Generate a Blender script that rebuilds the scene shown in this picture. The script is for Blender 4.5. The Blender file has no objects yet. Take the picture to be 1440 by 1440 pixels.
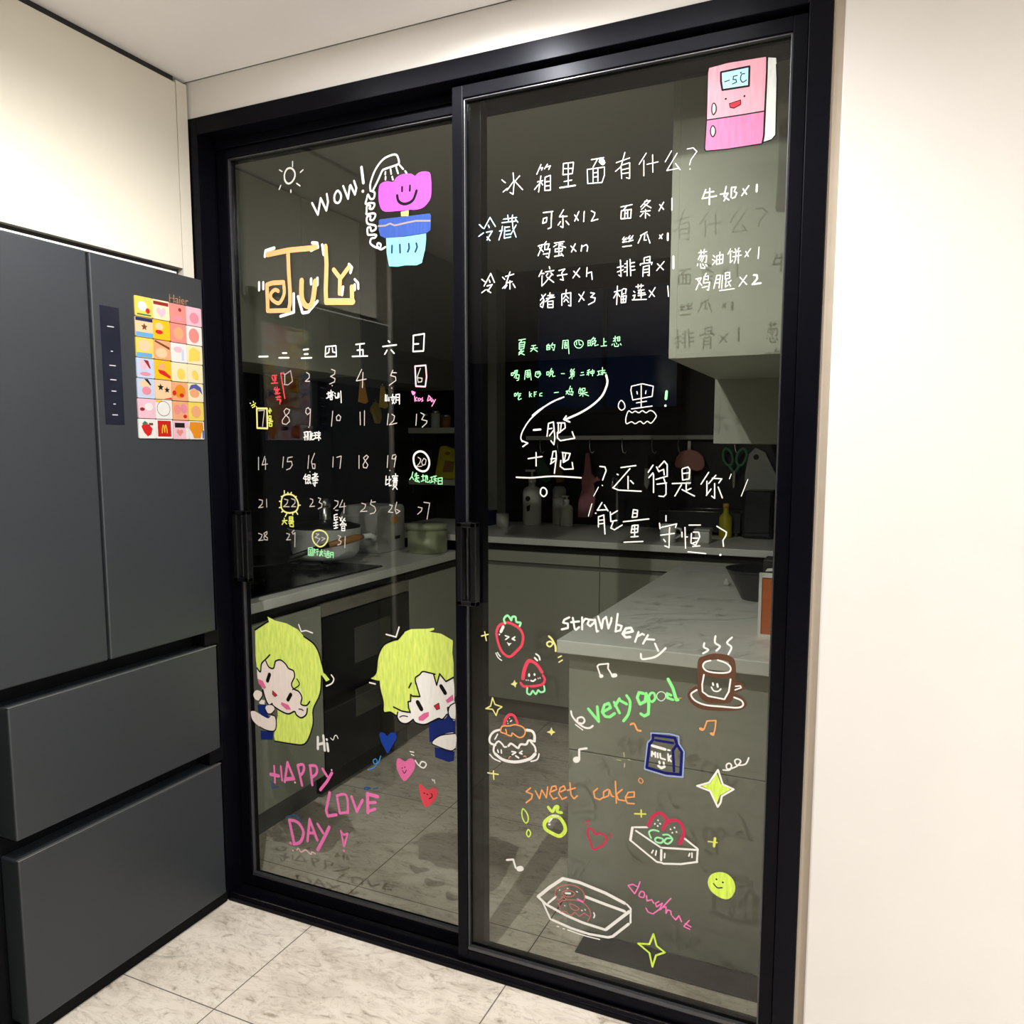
import bpy, bmesh, math, random
from mathutils import Vector, Matrix
from mathutils.geometry import tessellate_polygon
SC = bpy.context.scene
COL = SC.collection
random.seed(7)
PI = math.pi

# ------------------------------------------------------------ camera, world, lights, exposure
cam = bpy.data.objects.new('camera', bpy.data.cameras.new('camera'))
COL.objects.link(cam)
cam.location = (0.0, -1.7504, 1.40)
cam.rotation_euler = (math.radians(90 - 6.0627), 0, math.radians(24.3214))
cam.data.sensor_width = 36.0
cam.data.lens = 27.775
cam.data.shift_y = 0.01806
cam.data.clip_start = 0.02
SC.camera = cam
world = bpy.data.worlds.new('night')
SC.world = world
world.use_nodes = True
world.node_tree.nodes['Background'].inputs[0].default_value = (0.004, 0.006, 0.012, 1)
world.node_tree.nodes['Background'].inputs[1].default_value = 0.5

def spot(name, loc, power, angle, blend, radius, color):
    d = bpy.data.lights.new(name, 'SPOT')
    d.energy = power; d.spot_size = math.radians(angle); d.spot_blend = blend
    d.shadow_soft_size = radius; d.color = color
    o = bpy.data.objects.new(name, d); COL.objects.link(o); o.location = loc
    return o
def area(name, loc, power, size, color):
    d = bpy.data.lights.new(name, 'AREA'); d.shape = 'DISK'; d.size = size
    d.energy = power; d.color = color
    o = bpy.data.objects.new(name, d); COL.objects.link(o); o.location = loc
    return o
WARM = (1.0, 0.975, 0.945)
spot('downlight_by_door', (-0.80, -0.30, 2.40), 11, 168, 0.5, 0.015, WARM)
st = area('wall_fill_strip', (-0.85, -0.30, 2.405), 3.2, 0.02, WARM)  # added fill strip, only there to brighten the wall above the door
st.data.shape = 'RECTANGLE'; st.data.size = 1.1; st.data.size_y = 0.02
spot('downlight_mid_room', (-0.90, -0.93, 2.39), 58, 172, 0.5, 0.008, WARM)
area('room_fill_lamp', (2.9, -1.9, 2.38), 100, 0.6, (0.97, 0.98, 1.0))  # added fill light out of view, evens out the room
SC.view_settings.view_transform = 'Standard'
SC.view_settings.look = 'None'
SC.view_settings.exposure = 0.64
SC.view_settings.gamma = 1.0
SC.view_settings.use_curve_mapping = False
SC.cycles.transparent_max_bounces = 24
SC.cycles.max_bounces = 10

# ------------------------------------------------------------ materials
MATS = {}
def lin(c):
    return tuple(((v / 255.0) / 12.92 if v <= 10.3 else (((v / 255.0) + 0.055) / 1.055) ** 2.4) for v in c)
def mat(name, rgb, rough=0.5, metal=0.0, spec=0.5, noise=None, bump=0.0, emit=None):
    """rgb is linear; noise = (scale, amount) gives a slight colour variation"""
    m = bpy.data.materials.new(name); m.use_nodes = True
    nt = m.node_tree; b = nt.nodes['Principled BSDF']
    b.inputs['Base Color'].default_value = (*rgb, 1)
    b.inputs['Roughness'].default_value = rough
    b.inputs['Metallic'].default_value = metal
    b.inputs['Specular IOR Level'].default_value = spec
    if noise:
        tc = nt.nodes.new('ShaderNodeTexCoord')
        n = nt.nodes.new('ShaderNodeTexNoise'); n.inputs['Scale'].default_value = noise[0]; n.inputs['Detail'].default_value = 4
        nt.links.new(tc.outputs['Object'], n.inputs['Vector'])
        r = nt.nodes.new('ShaderNodeValToRGB')
        a = noise[1]
        r.color_ramp.elements[0].position = 0.3; r.color_ramp.elements[1].position = 0.7
        r.color_ramp.elements[0].color = (*[max(0, c * (1 - a)) for c in rgb], 1)
        r.color_ramp.elements[1].color = (*[min(1, c * (1 + a)) for c in rgb], 1)
        nt.links.new(n.outputs['Fac'], r.inputs['Fac']); nt.links.new(r.outputs['Color'], b.inputs['Base Color'])
        if bump:
            bp = nt.nodes.new('ShaderNodeBump'); bp.inputs['Strength'].default_value = bump; bp.inputs['Distance'].default_value = 0.002
            nt.links.new(n.outputs['Fac'], bp.inputs['Height']); nt.links.new(bp.outputs['Normal'], b.inputs['Normal'])
    if emit:
        b.inputs['Emission Color'].default_value = (*emit[0], 1); b.inputs['Emission Strength'].default_value = emit[1]
    MATS[name] = m
    return m
def glass_mat(name, tint, f0):
    m = bpy.data.materials.new(name); m.use_nodes = True
    nt = m.node_tree; nt.nodes.clear()
    out = nt.nodes.new('ShaderNodeOutputMaterial')
    mix = nt.nodes.new('ShaderNodeMixShader'); tr = nt.nodes.new('ShaderNodeBsdfTransparent'); gl = nt.nodes.new('ShaderNodeBsdfGlossy')
    tr.inputs[0].default_value = (*tint, 1); gl.inputs['Roughness'].default_value = 0.0
    lw = nt.nodes.new('ShaderNodeLayerWeight'); lw.inputs[0].default_value = 0.5
    p = nt.nodes.new('ShaderNodeMath'); p.operation = 'POWER'; p.inputs[1].default_value = 5
    ma = nt.nodes.new('ShaderNodeMath'); ma.operation = 'MULTIPLY_ADD'; ma.inputs[1].default_value = 1 - f0; ma.inputs[2].default_value = f0
    nt.links.new(lw.outputs['Facing'], p.inputs[0]); nt.links.new(p.outputs[0], ma.inputs[0]); nt.links.new(ma.outputs[0], mix.inputs[0])
    nt.links.new(tr.outputs[0], mix.inputs[1]); nt.links.new(gl.outputs[0], mix.inputs[2]); nt.links.new(mix.outputs[0], out.inputs[0])
    MATS[name] = m
    return m
def floor_tone():
    m = bpy.data.materials.new('stone_tile'); m.use_nodes = True
    nt = m.node_tree; b = nt.nodes['Principled BSDF']; L = nt.links.new
    g = nt.nodes.new('ShaderNodeNewGeometry'); sep = nt.nodes.new('ShaderNodeSeparateXYZ'); L(g.outputs['Position'], sep.inputs[0])
    def mth(op, a, bb=None, c=None):
        n = nt.nodes.new('ShaderNodeMath'); n.operation = op
        for i, v in enumerate((a, bb, c)):
            if v is None: continue
            if isinstance(v, (int, float)): n.inputs[i].default_value = v
            else: L(v, n.inputs[i])
        return n.outputs[0]
    def line(axis, off, size):
        t = mth('MULTIPLY_ADD', sep.outputs[axis], 1 / size, -off / size)
        fr = mth('ABSOLUTE', mth('SUBTRACT', mth('FRACT', mth('ADD', t, 0.5)), 0.5))
        return mth('LESS_THAN', fr, 0.0016 / size)
    gl = mth('MAXIMUM', line('X', -1.437, 0.628), line('Y', -0.381, 0.61))
    mp = nt.nodes.new('ShaderNodeMapping'); mp.inputs['Scale'].default_value = (1, 2.2, 1); mp.inputs['Rotation'].default_value = (0, 0, 0.9)
    L(g.outputs['Position'], mp.inputs['Vector'])
    def noise(sc, det, rough=0.6, dist=0.0):
        n = nt.nodes.new('ShaderNodeTexNoise'); n.inputs['Scale'].default_value = sc; n.inputs['Detail'].default_value = det
        n.inputs['Roughness'].default_value = rough; n.inputs['Distortion'].default_value = dist
        L(mp.outputs[0], n.inputs['Vector']); return n.outputs['Fac']
    def ramp(f, stops):
        r = nt.nodes.new('ShaderNodeValToRGB')
        while len(r.color_ramp.elements) < len(stops): r.color_ramp.elements.new(0.5)
        for e, (p, c) in zip(r.color_ramp.elements, stops): e.position = p; e.color = (*c, 1)
        L(f, r.inputs['Fac']); return r.outputs['Color']
    base = ramp(noise(3.2, 6), [(0.3, (0.66, 0.59, 0.49)), (0.5, (0.86, 0.78, 0.67)), (0.68, (0.92, 0.85, 0.74))])
    fleck = ramp(noise(13, 8, 0.7, 1.6), [(0.34, (0.50, 0.48, 0.45)), (0.40, (0.82, 0.80, 0.78)), (0.53, (1, 1, 1))])
    vein = ramp(noise(6, 3, 0.5, 2.5), [(0.485, (1, 1, 1)), (0.5, (0.8, 0.79, 0.77)), (0.515, (1, 1, 1))])
    def mul(a, c):
        n = nt.nodes.new('ShaderNodeMix'); n.data_type = 'RGBA'; n.blend_type = 'MULTIPLY'; n.inputs[0].default_value = 1
        L(a, n.inputs[6]); L(c, n.inputs[7]); return n.outputs[2]
    col = mul(mul(base, fleck), vein)
    mx = nt.nodes.new('ShaderNodeMix'); mx.data_type = 'RGBA'; L(gl, mx.inputs[0]); L(col, mx.inputs[6]); mx.inputs[7].default_value = (0.16, 0.14, 0.12, 1)
    L(mx.outputs[2], b.inputs['Base Color'])
    b.inputs['Roughness'].default_value = 0.42; b.inputs['Specular IOR Level'].default_value = 0.35
    MATS['stone_tile'] = m
floor_tone()
mat('wall_paint', (0.775, 0.75, 0.715), 0.85, noise=(6, 0.015))
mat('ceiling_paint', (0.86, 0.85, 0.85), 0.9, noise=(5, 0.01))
mat('dark_unlit_wall', (0.035, 0.028, 0.022), 0.7, noise=(6, 0.1))  # near-black colour stands in for an unlit room, keeps glass reflections dark
mat('beige_strip', (0.47, 0.40, 0.32), 0.7, noise=(20, 0.04))
mat('black_frame', (0.002, 0.002, 0.004), 0.34, spec=0.12, noise=(60, 0.1))
MATS['black_frame'].node_tree.nodes['Principled BSDF'].inputs['Specular Tint'].default_value = (0.84, 0.87, 1, 1)
mat('frame_edge', (0.10, 0.10, 0.11), 0.3, metal=0.7, noise=(60, 0.05))
mat('black_handle', (0.004, 0.004, 0.005), 0.25, noise=(40, 0.1))
mat('cream_laminate', (0.63, 0.60, 0.51), 0.55, noise=(8, 0.01))
mat('fridge_steel', (0.032, 0.037, 0.043), 0.45, metal=0.2, noise=(3, 0.06))
mat('fridge_edge', (0.35, 0.36, 0.38), 0.35, metal=0.8, noise=(30, 0.05))
mat('fridge_black', (0.004, 0.004, 0.005), 0.6, spec=0.08, noise=(30, 0.1))
mat('panel_navy', (0.010, 0.012, 0.022), 0.2, noise=(30, 0.1))
mat('panel_mark', (0.5, 0.5, 0.52), 0.4, noise=(30, 0.05))
mat('chrome', (0.75, 0.72, 0.70), 0.15, metal=1.0, noise=(30, 0.03))
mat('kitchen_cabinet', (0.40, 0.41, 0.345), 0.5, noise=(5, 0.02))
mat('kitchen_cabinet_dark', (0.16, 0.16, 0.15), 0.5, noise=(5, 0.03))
mat('gap_black', (0.008, 0.008, 0.008), 0.6, noise=(20, 0.1))
mat('worktop', (0.78, 0.78, 0.75), 0.35, noise=(5, 0.03))
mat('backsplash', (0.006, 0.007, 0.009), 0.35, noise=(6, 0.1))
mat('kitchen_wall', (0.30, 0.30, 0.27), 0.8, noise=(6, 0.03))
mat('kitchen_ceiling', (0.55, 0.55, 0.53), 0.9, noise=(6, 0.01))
mat('oven_glass', (0.003, 0.003, 0.004), 0.12, noise=(10, 0.1))
mat('oven_window', (0.085, 0.085, 0.075), 0.15, noise=(10, 0.1))
mat('oven_strip', (0.32, 0.29, 0.24), 0.4, metal=0.3, noise=(10, 0.05))
mat('steel', (0.6, 0.6, 0.6), 0.25, metal=1.0, noise=(30, 0.05))
mat('white_enamel', (0.86, 0.88, 0.86), 0.3, noise=(12, 0.02))
mat('white_plastic', (0.84, 0.84, 0.80), 0.4, noise=(12, 0.02))
mat('grey_plastic', (0.52, 0.52, 0.50), 0.4, noise=(12, 0.03))
mat('dark_plastic', (0.02, 0.022, 0.026), 0.35, noise=(12, 0.05))
mat('black_iron', (0.010, 0.010, 0.010), 0.45, noise=(25, 0.1))
mat('brown_wood', (0.36, 0.17, 0.05), 0.5, noise=(14, 0.2))
mat('cloth_pink', (0.62, 0.24, 0.29), 0.8, noise=(30, 0.1))
mat('cloth_green', (0.04, 0.13, 0.07), 0.8, noise=(30, 0.1))
mat('scissor_green', (0.12, 0.40, 0.20), 0.5, noise=(30, 0.05))
mat('mushroom_pink', (0.62, 0.28, 0.22), 0.7, noise=(30, 0.08))
mat('orange_plastic', (0.72, 0.33, 0.05), 0.5, noise=(20, 0.05))
mat('yellow_plastic', (0.66, 0.46, 0.04), 0.5, noise=(20, 0.05))
mat('yellow_bag', (0.50, 0.44, 0.02), 0.5, noise=(20, 0.15))
mat('bag_brown', (0.25, 0.12, 0.03), 0.6, noise=(20, 0.1))
mat('carton_orange', (0.56, 0.13, 0.025), 0.55, noise=(18, 0.05))
mat('tin_green', (0.42, 0.46, 0.30), 0.35, noise=(10, 0.04))
mat('box_blue', (0.02, 0.03, 0.12), 0.5, noise=(20, 0.1))
mat('paper_white', (0.75, 0.75, 0.72), 0.8, noise=(20, 0.03))
mat('label_dark', (0.02, 0.02, 0.02), 0.6, noise=(20, 0.1))
mat('window_night', (0.004, 0.006, 0.016), 0.1, noise=(4, 0.2), emit=((0.1, 0.25, 0.9), 0.006))
mat('strip_grey', (0.055, 0.055, 0.055), 0.9, noise=(60, 0.15), bump=0.4)
glass_mat('tinted_glass', (0.85, 0.86, 0.835), 0.036)

INKS = dict(white=(248,246,240), offwhite=(198,190,182), chalk=(228,232,228), ink=(14,12,16), pinkflower=(214,92,214), yellow=(250,220,120),
    potblue=(58,88,168), taupe=(150,138,138), cyan=(134,204,216), navyink=(30,52,90), navyink2=(14,20,104), orange=(255,182,122), lightorange=(250,168,104),
    greypink=(176,150,158), paleyellow=(240,236,150), palepink=(250,205,214), redmark=(240,70,84), pinkmark=(255,150,205), lemon=(226,232,110), mint=(164,248,180),
    lime=(216,248,112), limestar=(206,236,92), navy=(22,42,118), skin=(238,224,214), paleskin=(244,238,232), rose=(240,112,164), red=(214,52,66),
    heartblue=(24,64,160), heartpink=(238,118,174), heartred=(236,78,92), skyblue=(70,140,206), hotpink=(255,128,196), steelblue=(46,92,140),
    fridgepink=(244,174,190), deeppink=(226,134,180), iceblue=(180,222,240), paleblue=(196,232,250), berry=(236,76,98), brightmint=(146,248,146),
    palemint=(220,240,222), brown=(98,66,48), dullyellow=(190,186,140), periwinkle=(158,178,226), crimson=(206,52,88), doughpink=(206,118,118), peach=(226,160,140))
for k, c in INKS.items():
    if k in ('lime', 'limestar', 'fridgepink', 'deeppink', 'pinkflower', 'skin', 'paleskin', 'cyan', 'potblue', 'chalk'):
        m_ = mat('ink_' + k, [min(0.95, (1.08 if k in ('lime', 'limestar', 'skin', 'paleskin') else 0.85) * v) for v in lin(c)], 0.6, spec=0.2, noise=(30, 0.17 if k.startswith('lime') else 0.04 if 'skin' in k else 0.10))
        n_ = [q for q in m_.node_tree.nodes if q.type == 'TEX_NOISE'][0]; mp_ = m_.node_tree.nodes.new('ShaderNodeMapping')
        mp_.inputs['Scale'].default_value = (5.0, 1.0, 0.9); mp_.inputs['Rotation'].default_value = (0, 0.5, 0)
        m_.node_tree.links.new([q for q in m_.node_tree.nodes if q.type == 'TEX_COORD'][0].outputs['Object'], mp_.inputs['Vector'])
        m_.node_tree.links.new(mp_.outputs[0], n_.inputs['Vector'])
    else:
        mat('ink_' + k, [0.94 * v for v in lin(c)], 0.6, spec=0.2, noise=(120, 0.02))

# ------------------------------------------------------------ helpers
def bm_new(): return bmesh.new()
def box(bm, x0, x1, y0, y1, z0, z1, mi=0):
    vs = [bm.verts.new((x, y, z)) for x in (x0, x1) for y in (y0, y1) for z in (z0, z1)]
    for f in ((0,1,3,2),(4,6,7,5),(0,4,5,1),(2,3,7,6),(0,2,6,4),(1,5,7,3)):
        fc = bm.faces.new([vs[i] for i in f]); fc.material_index = mi
    return bm
def lathe(bm, cx, cy, prof, n=28, mi=0, cap=True):
    rings = []
    for r, z in prof:
        rings.append([bm.verts.new((cx + r * math.cos(2*PI*i/n), cy + r * math.sin(2*PI*i/n), z)) for i in range(n)])
    for a, b in zip(rings, rings[1:]):
        for i in range(n):
            f = bm.faces.new((a[i], a[(i+1) % n], b[(i+1) % n], b[i])); f.smooth = True; f.material_index = mi
    if cap:
        for r in (rings[0], rings[-1]):
            f = bm.faces.new(r); f.material_index = mi
    return bm
def tube(bm, pts, rad, n=10, mi=0):
    pts = [Vector(p) for p in pts]; rings = []
    for i, p in enumerate(pts):
        d = (pts[min(i+1, len(pts)-1)] - pts[max(i-1, 0)]).normalized()
        u = d.orthogonal().normalized() if i == 0 else (u - d * u.dot(d)).normalized()
        v = d.cross(u)
        r = rad[i] if isinstance(rad, (list, tuple)) else rad
        rings.append([bm.verts.new(p + (u * math.cos(2*PI*k/n) + v * math.sin(2*PI*k/n)) * r) for k in range(n)])
    for a, b in zip(rings, rings[1:]):
        for k in range(n):
            f = bm.faces.new((a[k], a[(k+1) % n], b[(k+1) % n], b[k])); f.smooth = True; f.material_index = mi
    bm.faces.new(rings[0]).material_index = mi; bm.faces.new(rings[-1]).material_index = mi
    return bm
def slab(bm, pts, axis, a0, a1, mi=0):
    """outline (list of 2D points) extruded along an axis: 'x' -> pts are (y,z), 'y' -> (x,z), 'z' -> (x,y)"""
    def P(p, a): return {'x': (a, p[0], p[1]), 'y': (p[0], a, p[1]), 'z': (p[0], p[1], a)}[axis]
    A = [bm.verts.new(P(p, a0)) for p in pts]; B = [bm.verts.new(P(p, a1)) for p in pts]
    n = len(pts)
    for tri in tessellate_polygon([[Vector((p[0], p[1], 0)) for p in pts]]):
        bm.faces.new([A[i] for i in tri]).material_index = mi; bm.faces.new([B[i] for i in reversed(tri)]).material_index = mi
    for i in range(n): bm.faces.new((A[i], A[(i+1) % n], B[(i+1) % n], B[i])).material_index = mi
    return bm
def oval(cx, cy, rx, ry, n=24, a=0.0):
    return [(cx + rx*math.cos(t)*math.cos(a) - ry*math.sin(t)*math.sin(a), cy + rx*math.cos(t)*math.sin(a) + ry*math.sin(t)*math.cos(a)) for t in (2*PI*i/n for i in range(n))]
def obj(name, bm, m, parent=None, bevel=0.0, label=None):
    me = bpy.data.meshes.new(name)
    bmesh.ops.recalc_face_normals(bm, faces=bm.faces)
    bm.to_mesh(me); bm.free()
    o = bpy.data.objects.new(name, me); COL.objects.link(o)
    for k in (m if isinstance(m, (list, tuple)) else [m]): me.materials.append(MATS[k])
    if parent is not None:
        root = parent
        while root.parent is not None: root = root.parent
        if root.type == 'EMPTY': me.transform(Matrix.Translation(-root.location))
        o.parent = parent
    if bevel:
        b = o.modifiers.new('bevel', 'BEVEL'); b.width = bevel; b.segments = 2; b.limit_method = 'ANGLE'
    if label: o['label'] = label
    return o
def thing(name, label, cat, loc, group=None):
    o = bpy.data.objects.new(name, None); COL.objects.link(o); o.location = loc; o.empty_display_size = 0.05
    o['label'] = label; o['category'] = cat; o['kind'] = 'thing'
    if group: o['group'] = group
    return o
def tag(o, label, cat, group=None):
    o['label'] = label; o['category'] = cat; o['kind'] = 'thing'
    if group: o['group'] = group
    return o
def struct(name, bm, m, bevel=0.0):
    o = obj(name, bm, m, None, bevel); o['kind'] = 'structure'; return o
def B(*a): return box(bm_new(), *a)
def text_bm(bm, body, size, place, mi=0, depth=0.0004):
    """letters as mesh: place(u, v, w) turns text-plane metres into a world point"""
    cu = bpy.data.curves.new('lettering', 'FONT'); cu.body = body; cu.size = size; cu.extrude = depth; cu.resolution_u = 3
    to = bpy.data.objects.new('lettering', cu); COL.objects.link(to)
    dg = bpy.context.evaluated_depsgraph_get(); me = bpy.data.meshes.new_from_object(to.evaluated_get(dg))
    off = len(bm.verts); vs = [bm.verts.new(place(*v.co)) for v in me.vertices]
    for p in me.polygons:
        try: bm.faces.new([vs[i] for i in p.vertices]).material_index = mi
        except ValueError: pass
    bpy.data.objects.remove(to); bpy.data.curves.remove(cu); bpy.data.meshes.remove(me)
    return bm

# ------------------------------------------------------------ dining room shell
struct('floor', B(-4.6, 4.0, -7.0, 2.8, -0.05, 0.0), 'stone_tile')
struct('ceiling', B(-4.6, 4.0, -7.0, 0.0, 2.415, 2.47), 'ceiling_paint')
struct('wall_above_door', B(-1.83, -0.082, 0.004, 0.125, 2.3165, 2.415), 'wall_paint')
struct('wall_right_of_door', B(-0.082, 4.0, -0.004, 0.125, 0, 2.415), 'wall_paint', 0.004)
struct('side_strip_1', B(-0.1025, -0.0825, 0.006, 0.125, 0, 2.316), 'beige_strip')  # narrow darker beige strip between door frame and right wall
struct('wall_left_of_door', B(-4.6, -1.812, 0.0, 0.125, 0, 2.415), 'wall_paint')
struct('wall_left', B(-4.7, -4.6, -7.0, 0.0, 0, 2.415), 'dark_unlit_wall')
struct('wall_right', B(4.0, 4.1, -7.0, 0.0, 0, 2.415), 'wall_paint')
struct('wall_behind', B(-4.6, 4.0, -7.1, -7.0, 0, 2.415), 'dark_unlit_wall')

# ------------------------------------------------------------ kitchen shell
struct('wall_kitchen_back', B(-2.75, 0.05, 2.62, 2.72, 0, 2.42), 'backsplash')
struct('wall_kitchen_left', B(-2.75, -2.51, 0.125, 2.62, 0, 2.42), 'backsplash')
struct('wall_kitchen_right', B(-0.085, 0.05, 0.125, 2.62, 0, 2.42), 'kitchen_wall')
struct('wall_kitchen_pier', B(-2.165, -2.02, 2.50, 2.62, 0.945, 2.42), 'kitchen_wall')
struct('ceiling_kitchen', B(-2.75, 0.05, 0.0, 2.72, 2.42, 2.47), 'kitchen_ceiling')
w1 = struct('window_1', B(-1.80, -0.98, 2.612, 2.62, 1.62, 2.28), 'window_night')
f1 = bm_new()
for a in ((-1.83,-1.80,1.59,2.31),(-0.98,-0.95,1.59,2.31),(-1.80,-0.98,1.59,1.62),(-1.80,-0.98,2.28,2.31),(-1.405,-1.385,1.62,2.28)):
    box(f1, a[0], a[1], 2.6, 2.62, a[2], a[3])
obj('window_frame', f1, 'gap_black', w1)

# ------------------------------------------------------------ black door surround with tracks
d1 = bm_new()
box(d1, -1.810, -1.761, 0.0, 0.130, 0.0, 2.316)
box(d1, -0.148, -0.1030, 0.0, 0.130, 0.0, 2.316)
box(d1, -1.761, -0.148, 0.0, 0.130, 2.269, 2.316)
box(d1, -1.761, -0.148, 0.058, 0.064, 2.245, 2.269)       # divider between the two top tracks
box(d1, -1.761, -0.148, 0.112, 0.130, 2.226, 2.269)
door1 = struct('door_1', d1, 'black_frame', 0.0015)
s = bm_new(); box(s, -1.757, -0.104, -0.002, 0.130, 0.0, 0.016)
obj('sill', s, 'black_frame', door1, 0.003)
s = bm_new(); box(s, -1.757, -0.104, 0.0085, 0.0115, 0.016, 0.022); box(s, -1.757, -0.104, 0.059, 0.062, 0.016, 0.022)
obj('sill_track', s, 'chrome', door1)

# ------------------------------------------------------------ sliding door leaves with drawings
def leaf(name, label, x0, x1, y0, z0, z1, stile, rail_b, rail_t, handle):
    D = 0.036; yg = y0 + 0.014
    t = thing(name, label, 'sliding door', ((x0 + x1) / 2, y0 + D / 2, z0))
    b = bm_new()
    box(b, x0, x0 + stile, y0, y0 + D, z0, z1); box(b, x1 - stile, x1, y0, y0 + D, z0, z1)
    box(b, x0 + stile, x1 - stile, y0, y0 + D, z0, z0 + rail_b); box(b, x0 + stile, x1 - stile, y0, y0 + D, z1 - rail_t, z1)
    obj('frame', b, 'black_frame', t, 0.0015)
    b = bm_new(); gx0, gx1, gz0, gz1 = x0 + stile, x1 - stile, z0 + rail_b, z1 - rail_t
    e = 0.004
    box(b, gx0, gx0 + e, y0 + 0.004, yg, gz0, gz1); box(b, gx1 - e, gx1, y0 + 0.004, yg, gz0, gz1)
    box(b, gx0, gx1, y0 + 0.002, yg, gz0, gz0 + 0.010); box(b, gx0, gx1, y0 + 0.004, yg, gz1 - e, gz1)
    obj('glazing_bead', b, 'frame_edge', t, 0.001)
    g = obj('glass_pane', B(gx0 + 0.001, gx1 - 0.001, yg, yg + 0.006, gz0 + 0.001, gz1 - 0.001), 'tinted_glass', t, label='grey tinted glass pane covered in marker drawings')
    hx, s = handle
    b = bm_new()
    za, zb = 0.997, 1.211
    box(b, *sorted((hx, hx + s * 0.055)), y0 - 0.022, y0, zb - 0.014, zb); box(b, *sorted((hx, hx + s * 0.055)), y0 - 0.022, y0, za, za + 0.014)
    box(b, *sorted((hx + s * 0.038, hx + s * 0.055)), y0 - 0.022, y0 + 0.002, za, zb); box(b, *sorted((hx, hx + s * 0.016)), y0 - 0.022, y0, za, zb)
    obj('handle', b, 'black_handle', t, 0.003, label='black C-shaped pull handle')
    return t, g
LEAF = {}
LEAF['R'] = leaf('sliding_door_panel', 'nearer sliding glass door panel with grocery list and food drawings', -0.960, -0.150, 0.020, 0.022, 2.262, 0.029, 0.030, 0.030, (-0.945, 1))
LEAF['L'] = leaf('sliding_door_panel', 'sliding glass door panel on far track with July calendar drawings', -1.757, -0.905, 0.066, 0.022, 2.245, 0.038, 0.034, 0.024, (-1.728, 1))
GLASS_Y = {'L': 0.080, 'R': 0.034}

def smooth(P, closed):
    n = len(P)
    if n < 3: return P
    out = []
    rng = range(n) if closed else range(n - 1)
    for i in rng:
        if closed: p0, p1, p2, p3 = P[i-1], P[i], P[(i+1) % n], P[(i+2) % n]
        else: p0, p1, p2, p3 = P[max(i-1, 0)], P[i], P[i+1], P[min(i+2, n-1)]
        for k in range(4):
            t = k / 4.0
            out.append(tuple(0.5 * (2*b + (c-a)*t + (2*a-5*b+4*c-d)*t*t + (3*b-a-3*c+d)*t**3) for a, b, c, d in zip(p0, p1, p2, p3)))
    if not closed: out.append(P[-1])
    return out
FACE_STEP = 1.2e-6
def ribbon(bm, P, w, y, mi, closed):
    h = w / 2; n = len(P)
    def disc(p):
        y0 = y - FACE_STEP * len(bm.faces)
        f = bm.faces.new([bm.verts.new((p[0] + h*math.cos(2*PI*k/8), y0, p[1] + h*math.sin(2*PI*k/8))) for k in range(8)]); f.material_index = mi
    for i in range(n if closed else n - 1):
        a, b = P[i], P[(i+1) % n]
        dx, dz = b[0]-a[0], b[1]-a[1]; l = math.hypot(dx, dz)
        if l < 1e-7: continue
        ox, oz = -dz/l*h, dx/l*h; y1 = y - FACE_STEP * len(bm.faces)
        f = bm.faces.new([bm.verts.new((q[0], y1, q[1])) for q in ((a[0]+ox, a[1]+oz), (b[0]+ox, b[1]+oz), (b[0]-ox, b[1]-oz), (a[0]-ox, a[1]-oz))]); f.material_index = mi
    for p in P: disc(p)
def patch(bm, P, y, mi):
    y -= FACE_STEP * len(bm.faces)
    vs = [bm.verts.new((p[0], y, p[1])) for p in P]
    for tri in tessellate_polygon([[Vector((p[0], p[1], 0)) for p in P]]):
        try: bm.faces.new([vs[i] for i in tri]).material_index = mi
        except ValueError: pass
def drawing(side, name, label, items):
    """marker lines and colour patches lying on the room side of a pane; points are (x, z) in tenths of a millimetre"""
    root, pane = LEAF[side]
    bm = bm_new(); cols = []; y = GLASS_Y[side] - 0.0004; last = None
    for kind, col, w, pts in items:
        P = [(int(a) / 1e4, int(b) / 1e4) for a, b in (q.split(',') for q in pts.split())]
        if col not in cols: cols.append(col)
        if (col, kind in 'fg') != last: y -= 0.00008; last = (col, kind in 'fg')
        mi = cols.index(col)
        if kind in 'fg': patch(bm, smooth(P, True) if kind == 'g' else P, y, mi)
        else: ribbon(bm, P if kind == 'p' else smooth(P, kind == 'o'), w / 1e4, y, mi, kind == 'o')
    me = bpy.data.meshes.new(name); bm.to_mesh(me); bm.free()
    me.transform(Matrix.Translation(-root.location))
    o = bpy.data.objects.new(name, me); COL.objects.link(o); o.parent = pane
    if label: o['label'] = label
    for c in cols: me.materials.append(MATS['ink_' + c])
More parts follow.
